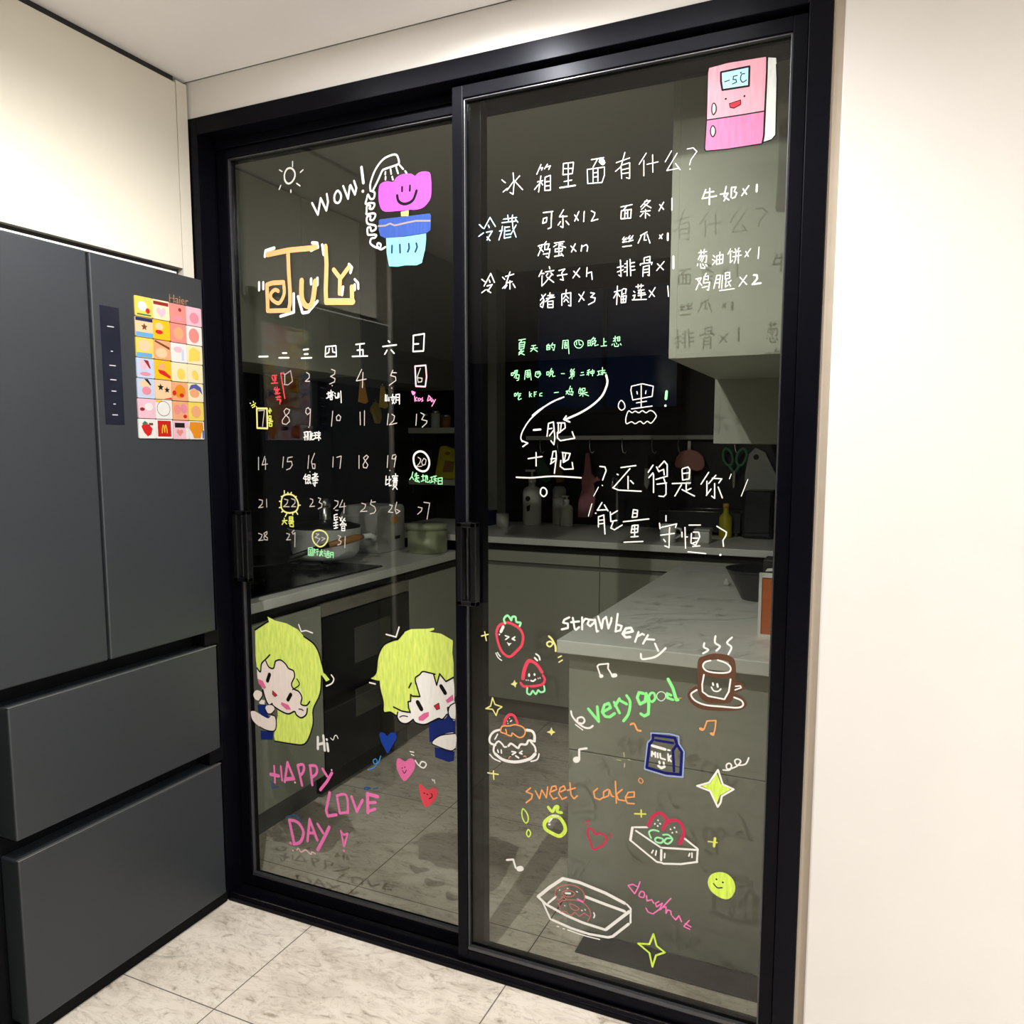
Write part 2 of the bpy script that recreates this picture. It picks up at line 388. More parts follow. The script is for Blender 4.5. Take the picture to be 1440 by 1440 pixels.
DRAWINGS = [
('L', 'sun_drawing', 'white marker sun with short rays', [('o','white',51,'-14989,21676 -14876,21562 -14882,21415 -15003,21297 -15132,21292 -15223,21394 -15228,21552 -15135,21674'),
 ('p','white',36,'-14936,21847 -14941,21714'),
 ('p','white',36,'-15401,21688 -15308,21630'),
 ('p','white',35,'-14586,21576 -14680,21526'),
 ('p','white',36,'-15369,21269 -15433,21168'),
 ('p','white',36,'-15022,21098 -15024,21035'),
 ('p','white',36,'-14818,21251 -14704,21169')]),
('L', 'exclamation_lettering', 'white handwritten word WOW with exclamation mark', [('p','white',61,'-14308,20665 -14121,20332 -14013,20753 -13983,20700 -13834,20410 -13771,20625 -13806,20838'),
 ('p','white',59,'-13259,20976 -13109,20629 -13046,20948 -13021,20969 -12885,20710 -12836,20873 -12906,21063'),
 ('o','white',60,'-13431,20876 -13341,20768 -13354,20635 -13440,20560 -13541,20609 -13559,20734 -13509,20838'),
 ('p','white',81,'-12658,21377 -12608,20975'),
 ('p','white',81,'-12628,20762 -12628,20760')]),
('L', 'shower_head_drawing', 'white shower head with coiled hose pouring drops', [('c','white',51,'-12389,20768 -12385,20934 -12230,21247 -11991,21473 -11758,21546 -11586,21544 -11516,21452 -11498,21310 -11648,21272 -11938,21230 -12012,21193 -12148,20975 -12300,20756'),
 ('p','white',45,'-11911,21156 -11918,21098'),
 ('p','white',45,'-11907,21037 -11914,20967'),
 ('p','white',45,'-11750,21204 -11732,21084'),
 ('p','white',45,'-11705,21010 -11683,20932'),
 ('p','white',44,'-11577,21227 -11523,21068'),
 ('p','white',44,'-11476,21272 -11364,21151'),
 ('p','white',44,'-11308,21097 -11266,21044'),
 ('c','white',51,'-12389,20744 -12258,20679 -12290,20540 -12394,20541 -12466,20657 -12513,20543 -12546,20427 -12396,20433 -12264,20393 -12326,20280 -12429,20293 -12398,20361 -12502,20374 -12520,20231 -12522,20159 -12313,20159 -12241,20102 -12317,19991 -12406,20001 -12404,20097 -12509,20085 -12498,19915 -12261,19840 -12248,19742 -12383,19709 -12411,19808 -12501,19794 -12503,19673 -12475,19622 -12237,19597 -12268,19527 -12387,19516 -12420,19398 -12273,19286 -12126,19247 -12094,19340 -12182,19374 -12199,19303 -12097,19208 -11949,19253')]),
('L', 'flower_pot_drawing', 'pink smiling flower in a blue pot', [('g','pinkflower',0,'-12123,20781 -12062,20880 -11886,20921 -11684,20878 -11596,20960 -11481,21015 -11309,21032 -11112,21000 -11014,20940 -10915,20997 -10748,21015 -10582,20963 -10542,20831 -10531,20645 -10548,20370 -10647,20220 -10816,20113 -11069,20096 -11154,20118 -11268,20108 -11554,20129 -11901,20151 -12046,20223 -12117,20375 -12142,20569'),
 ('c','ink',75,'-11561,20520 -11521,20374 -11379,20286 -11208,20288 -11065,20365 -10972,20563'),
 ('p','ink',58,'-11406,20712 -11408,20607'),
 ('p','ink',57,'-11167,20716 -11175,20589'),
 ('f','yellow',0,'-11454,20094 -11216,20102 -11227,19962 -11450,19983'),
 ('f','potblue',0,'-12140,19947 -12110,19979 -11614,19971 -10595,19954 -10548,19907 -10555,19791 -10572,19537 -10685,19479 -11364,19468 -11944,19481 -12104,19558 -12146,19707'),
 ('p','taupe',45,'-12158,19812 -11938,19800 -11791,19836 -11647,19772 -11273,19802 -10989,19817 -10583,19771'),
 ('f','cyan',0,'-11921,19479 -11336,19453 -10699,19468 -10701,19316 -10732,19085 -10835,18741 -11005,18697 -11348,18728 -11579,18713 -11841,18749 -11908,19081'),
 ('p','navyink',55,'-11738,19268 -11747,19089'),
 ('p','navyink',55,'-11497,19268 -11492,19064'),
 ('p','navyink',55,'-11224,19264 -11212,19156 -11256,19065'),
 ('p','navyink',54,'-10997,19253 -10970,19155 -11028,19043')]),
('L', 'month_lettering', 'big orange JULY lettering with white highlights', [('p','white',98,'-16017,19407 -15980,19554 -15674,19598'),
 ('p','white',93,'-14332,19606 -14175,19579 -14150,19464'),
 ('p','white',94,'-14382,19408 -14179,19478'),
 ('p','white',86,'-15030,18290 -15039,17782 -15523,17697'),
 ('p','white',86,'-14876,18198 -14744,17761'),
 ('p','white',86,'-14730,17737 -14539,17748 -14211,18022'),
 ('p','white',85,'-14408,18641 -14412,18504'),
 ('p','white',84,'-14191,18645 -14197,18464'),
 ('p','white',83,'-13998,19516 -13958,19255'),
 ('p','white',81,'-12955,18363 -12959,18230'),
 ('p','white',81,'-13128,18920 -13034,18823 -13084,18695'),
 ('p','white',82,'-13337,18338 -13377,18133'),
 ('p','white',75,'-16262,18703 -16272,18480'),
 ('p','white',75,'-16108,18691 -16116,18503'),
 ('p','white',69,'-12946,18506 -12839,18398 -12837,18254'),
 ('p','orange',149,'-15923,19444 -15169,19490 -14380,19469 -14222,19476'),
 ('p','orange',126,'-15186,19442 -15178,18867 -15152,18357 -15164,18034 -15231,17830'),
 ('p','orange',128,'-15201,17839 -15927,17877'),
 ('p','orange',130,'-15973,17881 -15974,18609 -15773,18644 -15381,18630'),
 ('c','orange',108,'-15381,18630 -15355,18373 -15428,18193 -15584,18064 -15822,18199 -15840,18353 -15690,18446 -15571,18402'),
 ('c','orange',160,'-14734,18622 -14745,18142 -14578,17911 -14385,18000 -14266,18561'),
 ('p','orange',136,'-13889,19471 -13867,18977 -13916,18306 -13912,17966'),
 ('p','orange',134,'-13043,17925 -13047,18315'),
 ('p','orange',177,'-13897,17987 -13030,17924'),
 ('p','orange',125,'-13632,18821 -13428,18580'),
 ('p','orange',123,'-13130,18843 -13429,18558 -13454,18168')]),
('L', 'weekday_character', '', [('p','white',49,'-16355,16603 -16026,16595')]),
('L', 'weekday_character', '', [('p','white',48,'-15487,16666 -15343,16659'),
 ('p','white',48,'-15621,16539 -15268,16523')]),
('L', 'weekday_character', '', [('p','white',47,'-14740,16721 -14568,16730'),
 ('p','white',47,'-14713,16597 -14588,16596'),
 ('p','white',47,'-14820,16490 -14467,16487')]),
('L', 'weekday_character', '', [('p','white',37,'-13967,16768 -13619,16775 -13613,16484 -13991,16490 -13967,16768'),
 ('p','white',37,'-13847,16714 -13866,16605 -13943,16573'),
 ('p','white',37,'-13741,16721 -13730,16611 -13655,16595')]),
('L', 'weekday_character', '', [('p','white',39,'-12953,16776 -12676,16786'),
 ('p','white',38,'-12821,16770 -12829,16472'),
 ('p','white',39,'-12913,16619 -12723,16622 -12727,16468'),
 ('p','white',39,'-13078,16460 -12583,16449')]),
('L', 'weekday_character', '', [('p','white',37,'-11905,16815 -11864,16778'),
 ('p','white',38,'-12083,16677 -11655,16697'),
 ('p','white',38,'-11952,16572 -12025,16470'),
 ('p','white',37,'-11820,16570 -11729,16480')]),
('L', 'weekday_character', '', [('p','white',37,'-11128,16912 -10790,16938 -10822,16499 -11140,16498 -11123,16911'),
 ('p','white',37,'-11118,16688 -10969,16689')]),
('L', 'calendar_date', '', [('p','offwhite',27,'-15430,16054 -15440,15802')]),
('L', 'calendar_date', '', [('p','offwhite',27,'-14652,16087 -14560,16034 -14563,15935 -14707,15841 -14551,15836')]),
('L', 'calendar_date', '', [('p','offwhite',26,'-13789,16140 -13669,16098 -13687,16002 -13825,15946 -13675,15880 -13693,15795 -13861,15739'),
 ('p','offwhite',34,'-13778,15695 -13775,15692')]),
('L', 'calendar_date', '', [('p','offwhite',28,'-16439,15049 -16222,15058 -16308,14594')]),
('L', 'calendar_date', '', [('p','offwhite',27,'-15418,15094 -15291,15053 -15327,14965 -15459,14878 -15577,14753 -15564,14663 -15436,14636 -15303,14724 -15332,14826 -15457,14917 -15502,15019 -15418,15094')]),
('L', 'calendar_date', '', [('p','offwhite',27,'-14578,15040 -14623,15103 -14702,15067 -14722,14967 -14661,14904 -14565,14964 -14546,15064 -14571,14789 -14593,14589'),
 ('p','offwhite',35,'-14626,14552 -14623,14549')]),
('L', 'calendar_date', '', [('p','offwhite',26,'-13777,14988 -13835,14569'),
 ('p','offwhite',26,'-13583,14886 -13509,14823 -13542,14725 -13648,14727 -13660,14826 -13583,14886')]),
('L', 'calendar_date', '', [('p','offwhite',25,'-12779,16100 -12963,15795 -12640,15832'),
 ('p','offwhite',25,'-12738,16015 -12768,15608')]),
('L', 'calendar_date', '', [('p','offwhite',25,'-11779,16037 -11852,15899 -11699,15858 -11686,15764 -11900,15641'),
 ('p','offwhite',25,'-11823,15980 -11669,15962'),
 ('p','offwhite',32,'-11822,15568 -11819,15565')]),
('L', 'calendar_date', '', [('p','offwhite',24,'-10923,16050 -11022,15834 -10997,15694 -10888,15702 -10873,15794 -10995,15810')]),
('L', 'calendar_date', '', [('p','offwhite',26,'-12860,14947 -12860,14595'),
 ('p','offwhite',25,'-12713,14980 -12728,14581')]),
('L', 'calendar_date', '', [('p','offwhite',25,'-11943,14883 -11983,14585'),
 ('p','offwhite',25,'-11830,14869 -11746,14820 -11776,14702 -11920,14584 -11679,14629')]),
('L', 'calendar_date', '', [('p','offwhite',24,'-11055,14856 -11082,14563'),
 ('p','offwhite',24,'-10926,14889 -10818,14841 -10901,14713 -10739,14676 -10753,14618 -10890,14514')]),
('L', 'calendar_date', '', [('p','offwhite',29,'-16499,13684 -16515,13316'),
 ('p','offwhite',28,'-16262,13711 -16374,13462 -16171,13490'),
 ('p','offwhite',28,'-16238,13646 -16252,13332')]),
('L', 'calendar_date', '', [('p','offwhite',28,'-15569,13702 -15614,13392'),
 ('p','offwhite',28,'-15407,13677 -15438,13561 -15282,13575 -15253,13472 -15338,13369 -15469,13329'),
 ('p','offwhite',28,'-15407,13677 -15245,13703')]),
('L', 'calendar_date', '', [('p','offwhite',27,'-14653,13744 -14697,13376'),
 ('p','offwhite',27,'-14446,13808 -14564,13580 -14523,13378 -14445,13379 -14440,13505 -14550,13504'),
 ('p','offwhite',35,'-14627,13280 -14624,13278')]),
('L', 'calendar_date', '', [('p','offwhite',26,'-13799,13711 -13823,13423'),
 ('p','offwhite',26,'-13677,13699 -13524,13737 -13579,13389')]),
('L', 'calendar_date', '', [('p','offwhite',29,'-16536,12431 -16402,12409 -16423,12302 -16563,12192 -16393,12210'),
 ('p','offwhite',29,'-16248,12452 -16251,12215')]),
('L', 'calendar_date', '', [('p','offwhite',28,'-15584,12471 -15454,12448 -15490,12343 -15625,12248 -15412,12254'),
 ('p','offwhite',28,'-15322,12491 -15193,12455 -15197,12365 -15330,12257 -15168,12262')]),
('L', 'calendar_date', '', [('p','offwhite',27,'-14647,12509 -14553,12486 -14555,12409 -14670,12277 -14496,12296'),
 ('p','offwhite',27,'-14362,12542 -14268,12519 -14334,12415 -14226,12368 -14245,12278 -14372,12223')]),
('L', 'calendar_date', '', [('p','offwhite',27,'-13789,12482 -13667,12460 -13685,12359 -13827,12240'),
 ('p','offwhite',27,'-13766,12204 -13674,12208'),
 ('p','offwhite',26,'-13513,12502 -13625,12297 -13411,12329'),
 ('p','offwhite',26,'-13454,12416 -13477,12139')]),
('L', 'calendar_date', '', [('p','offwhite',29,'-16597,11417 -16462,11383 -16500,11287 -16606,11202 -16435,11224'),
 ('p','offwhite',29,'-16272,11485 -16393,11426 -16362,11347 -16263,11299 -16265,11232 -16384,11240 -16397,11319 -16275,11418 -16272,11485')]),
('L', 'calendar_date', '', [('p','offwhite',28,'-15540,11465 -15426,11444 -15462,11363 -15547,11267 -15399,11287'),
 ('p','offwhite',28,'-15258,11569 -15342,11500 -15295,11450 -15228,11505 -15250,11085')]),
('L', 'calendar_date', '', [('p','offwhite',27,'-14474,11500 -14364,11492 -14509,11395 -14336,11365 -14451,11217'),
 ('p','offwhite',27,'-14272,11406 -14147,11374 -14275,11316')]),
('L', 'calendar_date', '', [('p','offwhite',27,'-13694,11485 -13603,11463 -13682,11358 -13591,11324 -13624,11246 -13717,11216'),
 ('p','offwhite',27,'-13450,11471 -13473,11152')]),
('L', 'calendar_date', '', [('p','offwhite',26,'-12925,13752 -12933,13396'),
 ('p','offwhite',26,'-12674,13766 -12616,13717 -12722,13607 -12798,13496 -12785,13422 -12682,13411 -12636,13497 -12722,13607 -12778,13692 -12674,13766')]),
('L', 'calendar_date', '', [('p','offwhite',25,'-11979,13757 -12008,13431'),
 ('p','offwhite',25,'-11737,13782 -11822,13770 -11852,13673 -11767,13662 -11715,13746 -11754,13590 -11785,13445'),
 ('p','offwhite',33,'-11924,13354 -11921,13352')]),
('L', 'calendar_date', '', [('p','offwhite',24,'-11025,13714 -10943,13667 -10972,13572 -11084,13464 -10919,13478'),
 ('p','offwhite',24,'-10847,13691 -10779,13645 -10808,13526 -10891,13502 -10917,13596 -10847,13691')]),
('L', 'calendar_date', '', [('p','offwhite',26,'-12868,12433 -12735,12400 -12767,12300 -12918,12195 -12695,12215'),
 ('p','offwhite',26,'-12541,12529 -12573,12405 -12442,12347 -12400,12250 -12460,12174 -12593,12144'),
 ('p','offwhite',26,'-12527,12468 -12410,12483')]),
('L', 'calendar_date', '', [('p','offwhite',25,'-11948,12411 -11862,12402 -11892,12315 -11995,12214 -11851,12207'),
 ('p','offwhite',25,'-11718,12491 -11778,12295 -11737,12174 -11622,12251 -11735,12296')]),
('L', 'calendar_date', '', [('p','offwhite',25,'-11045,12379 -10920,12359 -10949,12274 -11061,12186'),
 ('p','offwhite',24,'-10863,12516 -10685,12497 -10773,12064')]),
('L', 'date_frame_drawing', 'boxes, circles and sun rays around special dates', [('p','greypink',30,'-15541,16095 -15398,16065 -15218,16158 -15159,15856 -15329,15761 -15473,15778')]),
('L', 'date_frame_drawing', 'boxes, circles and sun rays around special dates', [('p','paleyellow',53,'-16503,15115 -16121,15107 -16128,14528 -16512,14545 -16503,15115')]),
('L', 'date_frame_drawing', 'boxes, circles and sun rays around special dates', [('p','palepink',40,'-11086,16114 -10760,16124 -10737,15824 -10781,15571 -11066,15592 -11086,16114')]),
('L', 'date_frame_drawing', 'boxes, circles and sun rays around special dates', [('o','white',53,'-11009,13868 -10845,13845 -10710,13704 -10686,13516 -10769,13373 -10934,13347 -11098,13440 -11165,13606 -11149,13773')]),
('L', 'date_frame_drawing', 'boxes, circles and sun rays around special dates', [('o','paleyellow',50,'-15415,12618 -15221,12571 -15098,12419 -15087,12264 -15173,12132 -15370,12073 -15565,12093 -15693,12193 -15702,12376 -15629,12561'),
 ('p','paleyellow',38,'-15574,12718 -15577,12640'),
 ('p','paleyellow',38,'-15445,12669 -15440,12623'),
 ('p','paleyellow',38,'-15315,12672 -15349,12625'),
 ('p','paleyellow',38,'-15141,12560 -15191,12528'),
 ('p','paleyellow',38,'-15005,12313 -15070,12304'),
 ('p','paleyellow',38,'-15111,12043 -15157,12107'),
 ('p','paleyellow',38,'-15290,12024 -15288,12071'),
 ('p','paleyellow',39,'-15570,11962 -15501,12056'),
 ('p','paleyellow',39,'-15697,12088 -15647,12116'),
 ('p','paleyellow',39,'-15775,12217 -15708,12224'),
 ('p','paleyellow',39,'-15767,12400 -15702,12397'),
 ('p','paleyellow',39,'-15696,12546 -15647,12521')]),
('L', 'date_frame_drawing', 'boxes, circles and sun rays around special dates', [('o','paleyellow',47,'-14328,11609 -14142,11553 -14053,11404 -14152,11219 -14344,11132 -14530,11226 -14604,11404 -14535,11562')]),
('L', 'red_note_lettering', 'red flag pole and three red characters by date 1', [('p','redmark',39,'-15460,16105 -15574,16097 -15456,15386'),
 ('p','redmark',34,'-15885,16045 -15721,16052'),
 ('p','redmark',34,'-15803,16042 -15805,15839'),
 ('p','redmark',34,'-15902,16008 -15858,15904'),
 ('p','redmark',34,'-15756,16002 -15760,15901'),
 ('p','redmark',34,'-15926,15825 -15698,15828'),
 ('p','redmark',34,'-15818,15675 -15784,15699'),
 ('p','redmark',34,'-15719,15710 -15720,15672'),
 ('p','redmark',34,'-15836,15637 -15640,15644'),
 ('p','redmark',34,'-15771,15610 -15690,15608 -15708,15557 -15774,15559 -15771,15610'),
 ('p','redmark',34,'-15808,15522 -15694,15519 -15628,15542'),
 ('p','redmark',34,'-15779,15419 -15600,15427'),
 ('p','redmark',34,'-15713,15443 -15715,15392'),
 ('p','redmark',34,'-15647,15454 -15649,15403'),
 ('p','redmark',34,'-15749,15355 -15603,15351 -15605,15288'),
 ('p','redmark',34,'-15635,15352 -15640,15225')]),
('L', 'note_lettering', 'small white note under a calendar date', [('p','white',31,'-13961,15472 -13869,15482'),
 ('p','white',31,'-13914,15520 -13918,15372'),
 ('p','white',31,'-13980,15349 -13872,15384'),
 ('p','white',31,'-13821,15566 -13822,15530'),
 ('p','white',31,'-13868,15506 -13746,15515'),
 ('p','white',31,'-13839,15481 -13824,15444'),
 ('p','white',31,'-13778,15479 -13794,15443'),
 ('p','white',31,'-13871,15420 -13749,15429'),
 ('p','white',31,'-13857,15383 -13781,15381 -13789,15308 -13850,15309 -13857,15383'),
 ('p','white',31,'-13702,15489 -13672,15464'),
 ('p','white',31,'-13689,15416 -13661,15341 -13615,15365'),
 ('p','white',31,'-13581,15486 -13600,15340'),
 ('p','white',31,'-13551,15473 -13554,15363'),
 ('p','white',30,'-13489,15532 -13483,15215')]),
('L', 'note_lettering', 'small white note under a calendar date', [('p','white',32,'-14804,14402 -14677,14426 -14701,14187'),
 ('p','white',32,'-14790,14352 -14744,14326'),
 ('p','white',32,'-14809,14263 -14698,14288'),
 ('p','white',32,'-14766,14414 -14774,14187'),
 ('p','white',32,'-14646,14414 -14567,14426 -14591,14187'),
 ('p','white',32,'-14646,14414 -14653,14199'),
 ('p','white',32,'-14554,14350 -14491,14362'),
 ('p','white',32,'-14571,14300 -14477,14312'),
 ('p','white',32,'-14521,14400 -14543,14199 -14465,14199'),
 ('p','white',32,'-14443,14387 -14333,14399'),
 ('p','white',32,'-14396,14387 -14401,14236'),
 ('p','white',32,'-14455,14312 -14336,14324'),
 ('p','white',32,'-14458,14224 -14338,14248'),
 ('p','white',31,'-14319,14374 -14225,14385'),
 ('p','white',31,'-14277,14423 -14285,14173'),
 ('p','white',31,'-14320,14324 -14290,14298'),
 ('p','white',31,'-14227,14335 -14339,14236'),
 ('p','white',31,'-14275,14286 -14221,14223')]),
('L', 'note_lettering', 'small white note under a calendar date', [('p','white',29,'-12026,15396 -12035,15230 -11964,15240'),
 ('p','white',29,'-11975,15383 -11978,15228'),
 ('p','white',29,'-11920,15322 -11916,15227'),
 ('p','white',29,'-11863,15321 -11736,15329'),
 ('p','white',29,'-11791,15401 -11822,15249 -11740,15152'),
 ('p','white',29,'-11737,15317 -11810,15153'),
 ('p','white',29,'-11693,15387 -11581,15396 -11586,15137'),
 ('p','white',29,'-11693,15387 -11697,15175'),
 ('p','white',29,'-11680,15316 -11596,15314'),
 ('p','white',29,'-11682,15245 -11598,15243')]),
('L', 'note_lettering', 'small white note under a calendar date', [('p','white',32,'-14782,13209 -14866,13080'),
 ('p','white',32,'-14816,13145 -14736,13146'),
 ('p','white',32,'-14834,13068 -14739,13070'),
 ('p','white',32,'-14778,13146 -14791,12941 -14727,12968'),
 ('p','white',32,'-14703,13185 -14624,13186 -14628,13071 -14707,13070 -14703,13185'),
 ('p','white',32,'-14690,13121 -14626,13122'),
 ('p','white',32,'-14698,13070 -14712,12942 -14647,12969'),
 ('p','white',32,'-14660,13045 -14601,12945'),
 ('p','white',32,'-14529,13200 -14371,13228'),
 ('p','white',32,'-14449,13252 -14469,13125'),
 ('p','white',32,'-14563,13111 -14342,13152'),
 ('p','white',32,'-14388,13202 -14565,13073'),
 ('p','white',32,'-14535,13022 -14345,13051'),
 ('p','white',32,'-14549,13073 -14376,13088'),
 ('p','white',32,'-14438,13087 -14461,12871 -14507,12921'),
 ('p','white',32,'-14537,12958 -14379,12974')]),
('L', 'note_lettering', 'small white note under a calendar date', [('p','white',32,'-13816,12064 -13815,11911'),
 ('p','white',32,'-13816,12064 -13708,12093'),
 ('p','white',32,'-13787,12001 -13695,12017'),
 ('p','white',32,'-13805,11924 -13696,11954'),
 ('p','white',32,'-13838,11834 -13699,11865'),
 ('p','white',31,'-13759,11914 -13766,11685'),
 ('p','white',32,'-13841,11758 -13686,11790'),
 ('p','white',32,'-13827,11682 -13703,11713'),
 ('p','white',31,'-13633,12007 -13589,11958'),
 ('p','white',31,'-13541,12023 -13606,11907'),
 ('p','white',31,'-13605,11945 -13515,11885'),
 ('p','white',31,'-13497,11961 -13438,11913'),
 ('p','white',31,'-13451,11988 -13577,11819'),
 ('p','white',31,'-13624,11805 -13409,11826'),
 ('p','white',31,'-13514,11898 -13609,11780'),
 ('p','white',31,'-13500,11860 -13410,11788'),
 ('p','white',31,'-13564,11757 -13457,11774 -13460,11635 -13567,11630 -13564,11757'),
 ('p','white',31,'-13566,11693 -13458,11703')]),
('L', 'note_lettering', 'small white note under a calendar date', [('p','white',30,'-12047,13200 -12066,12957 -11979,12995'),
 ('p','white',30,'-12049,13091 -11992,13104'),
 ('p','white',30,'-11947,13189 -11952,12935 -11880,12948'),
 ('p','white',30,'-11891,13118 -11949,13068'),
 ('p','white',29,'-11746,13265 -11741,13229'),
 ('p','white',30,'-11847,13203 -11833,13167'),
 ('p','white',30,'-11847,13203 -11676,13206'),
 ('p','white',30,'-11819,13143 -11691,13150'),
 ('p','white',30,'-11806,13107 -11698,13114'),
 ('p','white',30,'-11835,13070 -11687,13078'),
 ('p','white',29,'-11776,13168 -11784,13059'),
 ('p','white',29,'-11725,13169 -11733,13060'),
 ('p','white',30,'-11807,13034 -11708,13036 -11724,12939'),
 ('p','white',30,'-11807,13034 -11824,12925'),
 ('p','white',29,'-11765,13011 -11772,12926 -11839,12840'),
 ('p','white',29,'-11752,12914 -11697,12843')]),
('L', 'pink_note_lettering', 'small pink heart and pink words below date 6', [('f','pinkmark',0,'-11205,15479 -11137,15461 -11080,15436 -11097,15383 -11166,15357 -11201,15421'),
 ('p','pinkmark',27,'-11111,15337 -11100,15196'),
 ('p','pinkmark',27,'-11043,15300 -11099,15255 -11045,15207'),
 ('p','pinkmark',27,'-11003,15276 -10995,15205'),
 ('p','pinkmark',27,'-10962,15275 -10921,15250 -10963,15205'),
 ('p','pinkmark',27,'-10866,15284 -10894,15250 -10854,15214 -10895,15191'),
 ('p','pinkmark',27,'-10676,15337 -10718,15199'),
 ('p','pinkmark',27,'-10676,15337 -10623,15289 -10650,15221 -10718,15199'),
 ('p','pinkmark',27,'-10583,15265 -10623,15220 -10584,15173 -10556,15230'),
 ('p','pinkmark',27,'-10543,15218 -10517,15148'),
 ('p','pinkmark',27,'-10476,15228 -10585,15057')]),
('L', 'note_lettering', 'small yellow notes beside dates 7 and 22', [('p','lemon',33,'-16749,15275 -16732,15267'),
 ('p','lemon',33,'-16629,15324 -16614,15285'),
 ('p','lemon',33,'-16702,15197 -16616,15234 -16567,15207'),
 ('p','lemon',33,'-16547,15271 -16565,15253'),
 ('p','lemon',33,'-16670,15144 -16568,15181'),
 ('p','lemon',33,'-16518,15167 -16508,15154')]),
('L', 'note_lettering', 'small yellow notes beside dates 7 and 22', [('p','lemon',33,'-16012,15105 -16018,14964'),
 ('p','lemon',33,'-16057,15055 -16049,15003'),
 ('p','lemon',33,'-15974,15066 -15965,15027'),
 ('p','lemon',33,'-16064,14888 -15981,14887 -15984,14810 -16067,14811 -16064,14888'),
 ('p','lemon',33,'-16085,14760 -15953,14771'),
 ('p','lemon',33,'-16018,14784 -16020,14733'),
 ('p','lemon',33,'-16088,14695 -15922,14732'),
 ('p','lemon',33,'-16056,14669 -15957,14668 -15960,14591 -16059,14592 -16056,14669')]),
('L', 'note_lettering', 'small yellow notes beside dates 7 and 22', [('p','lemon',37,'-15674,11827 -15509,11846'),
 ('p','lemon',36,'-15605,11908 -15626,11802 -15695,11721'),
 ('p','lemon',37,'-15609,11816 -15529,11741'),
 ('p','lemon',36,'-15423,11954 -15293,11959 -15296,11867 -15427,11862 -15423,11954'),
 ('p','lemon',36,'-15425,11910 -15294,11914'),
 ('p','lemon',36,'-15444,11823 -15281,11842'),
 ('p','lemon',36,'-15361,11865 -15364,11800'),
 ('p','lemon',36,'-15446,11770 -15265,11816'),
 ('p','lemon',36,'-15414,11758 -15283,11764 -15280,11672 -15401,11680 -15414,11758')]),
('L', 'note_lettering', 'small green notes below dates 20 and 30', [('p','mint',29,'-11197,13320 -11227,13200 -11298,13116'),
 ('p','mint',29,'-11227,13200 -11173,13118'),
 ('p','mint',29,'-11129,13262 -11073,13274'),
 ('p','mint',29,'-11087,13298 -11088,13179'),
 ('p','mint',29,'-11143,13214 -11019,13227'),
 ('p','mint',29,'-11117,13154 -11006,13168'),
 ('p','mint',29,'-11075,13179 -11131,13095'),
 ('p','mint',29,'-11089,13131 -10994,13049'),
 ('p','mint',29,'-11131,13083 -11021,13061'),
 ('p','mint',29,'-10922,13205 -10840,13218'),
 ('p','mint',29,'-10881,13253 -10883,13087'),
 ('p','mint',29,'-10938,13074 -10841,13112'),
 ('p','mint',29,'-10813,13207 -10771,13231 -10758,13160'),
 ('p','mint',29,'-10799,13231 -10801,13065 -10705,13055 -10664,13103'),
 ('p','mint',29,'-10744,13220 -10745,13113'),
 ('p','mint',28,'-10649,13186 -10567,13199'),
 ('p','mint',28,'-10614,13191 -10615,13068'),
 ('p','mint',29,'-10664,13044 -10569,13081'),
 ('p','mint',28,'-10554,13211 -10472,13224'),
 ('p','mint',28,'-10513,13211 -10528,13034'),
 ('p','mint',28,'-10554,13140 -10459,13153'),
 ('p','mint',28,'-10514,13117 -10460,13083'),
 ('p','mint',28,'-10419,13166 -10297,13180 -10299,13015 -10420,13013 -10419,13166'),
 ('p','mint',28,'-10414,13095 -10304,13102')]),
('L', 'note_lettering', 'small green notes below dates 20 and 30', [('p','mint',33,'-14759,11072 -14614,11092 -14622,10858 -14766,10863 -14759,11072'),
 ('p','mint',33,'-14722,11021 -14648,11025'),
 ('p','mint',33,'-14724,10956 -14651,10960'),
 ('p','mint',33,'-14687,11023 -14691,10906'),
 ('p','mint',33,'-14726,10899 -14643,10909'),
 ('p','mint',32,'-14568,11056 -14574,10861'),
 ('p','mint',32,'-14561,11056 -14505,11033 -14554,10979 -14508,10942'),
 ('p','mint',32,'-14473,11035 -14409,11051'),
 ('p','mint',32,'-14481,10983 -14395,11000'),
 ('p','mint',32,'-14437,10985 -14446,10881'),
 ('p','mint',32,'-14348,10977 -14238,10996'),
 ('p','mint',32,'-14290,11045 -14318,10953 -14368,10872'),
 ('p','mint',32,'-14318,10940 -14242,10867'),
 ('p','mint',32,'-14270,10956 -14352,10860'),
 ('p','mint',32,'-14190,11024 -14159,11000'),
 ('p','mint',32,'-14208,10946 -14161,10949 -14163,10858'),
 ('p','mint',32,'-14112,10990 -14018,11008'),
 ('p','mint',32,'-14064,11031 -14068,10915'),
 ('p','mint',32,'-14130,10938 -14004,10957'),
 ('p','mint',32,'-14115,10900 -14021,10905 -14023,10841 -14117,10835 -14115,10900'),
 ('p','mint',32,'-13972,10985 -13878,10990 -13883,10836'),
 ('p','mint',32,'-13972,10985 -13976,10843'),
 ('p','mint',32,'-13964,10921 -13887,10926')]),
('L', 'long_haired_child_drawing', 'lime haired cartoon child leaning in from left edge of pane', [('f','lime',0,'-16861,8446 -16408,8718 -16312,8748 -16362,8904 -16083,8809 -15637,8760 -15237,8618 -15007,8433 -14670,8259 -14498,8041 -14400,7756 -14304,7411 -14115,7227 -14241,7158 -14379,7313 -14429,6860 -14640,6412 -14736,6248 -14750,5822 -14930,5338 -15141,5106 -15552,5056 -16234,5041 -16265,5224 -16087,5873 -16106,6334 -16529,7206 -16840,7169 -16878,7629'),
 ('f','navy',0,'-16867,6090 -16535,6151 -16526,5903 -16417,5747 -16592,5706 -16857,5872'),
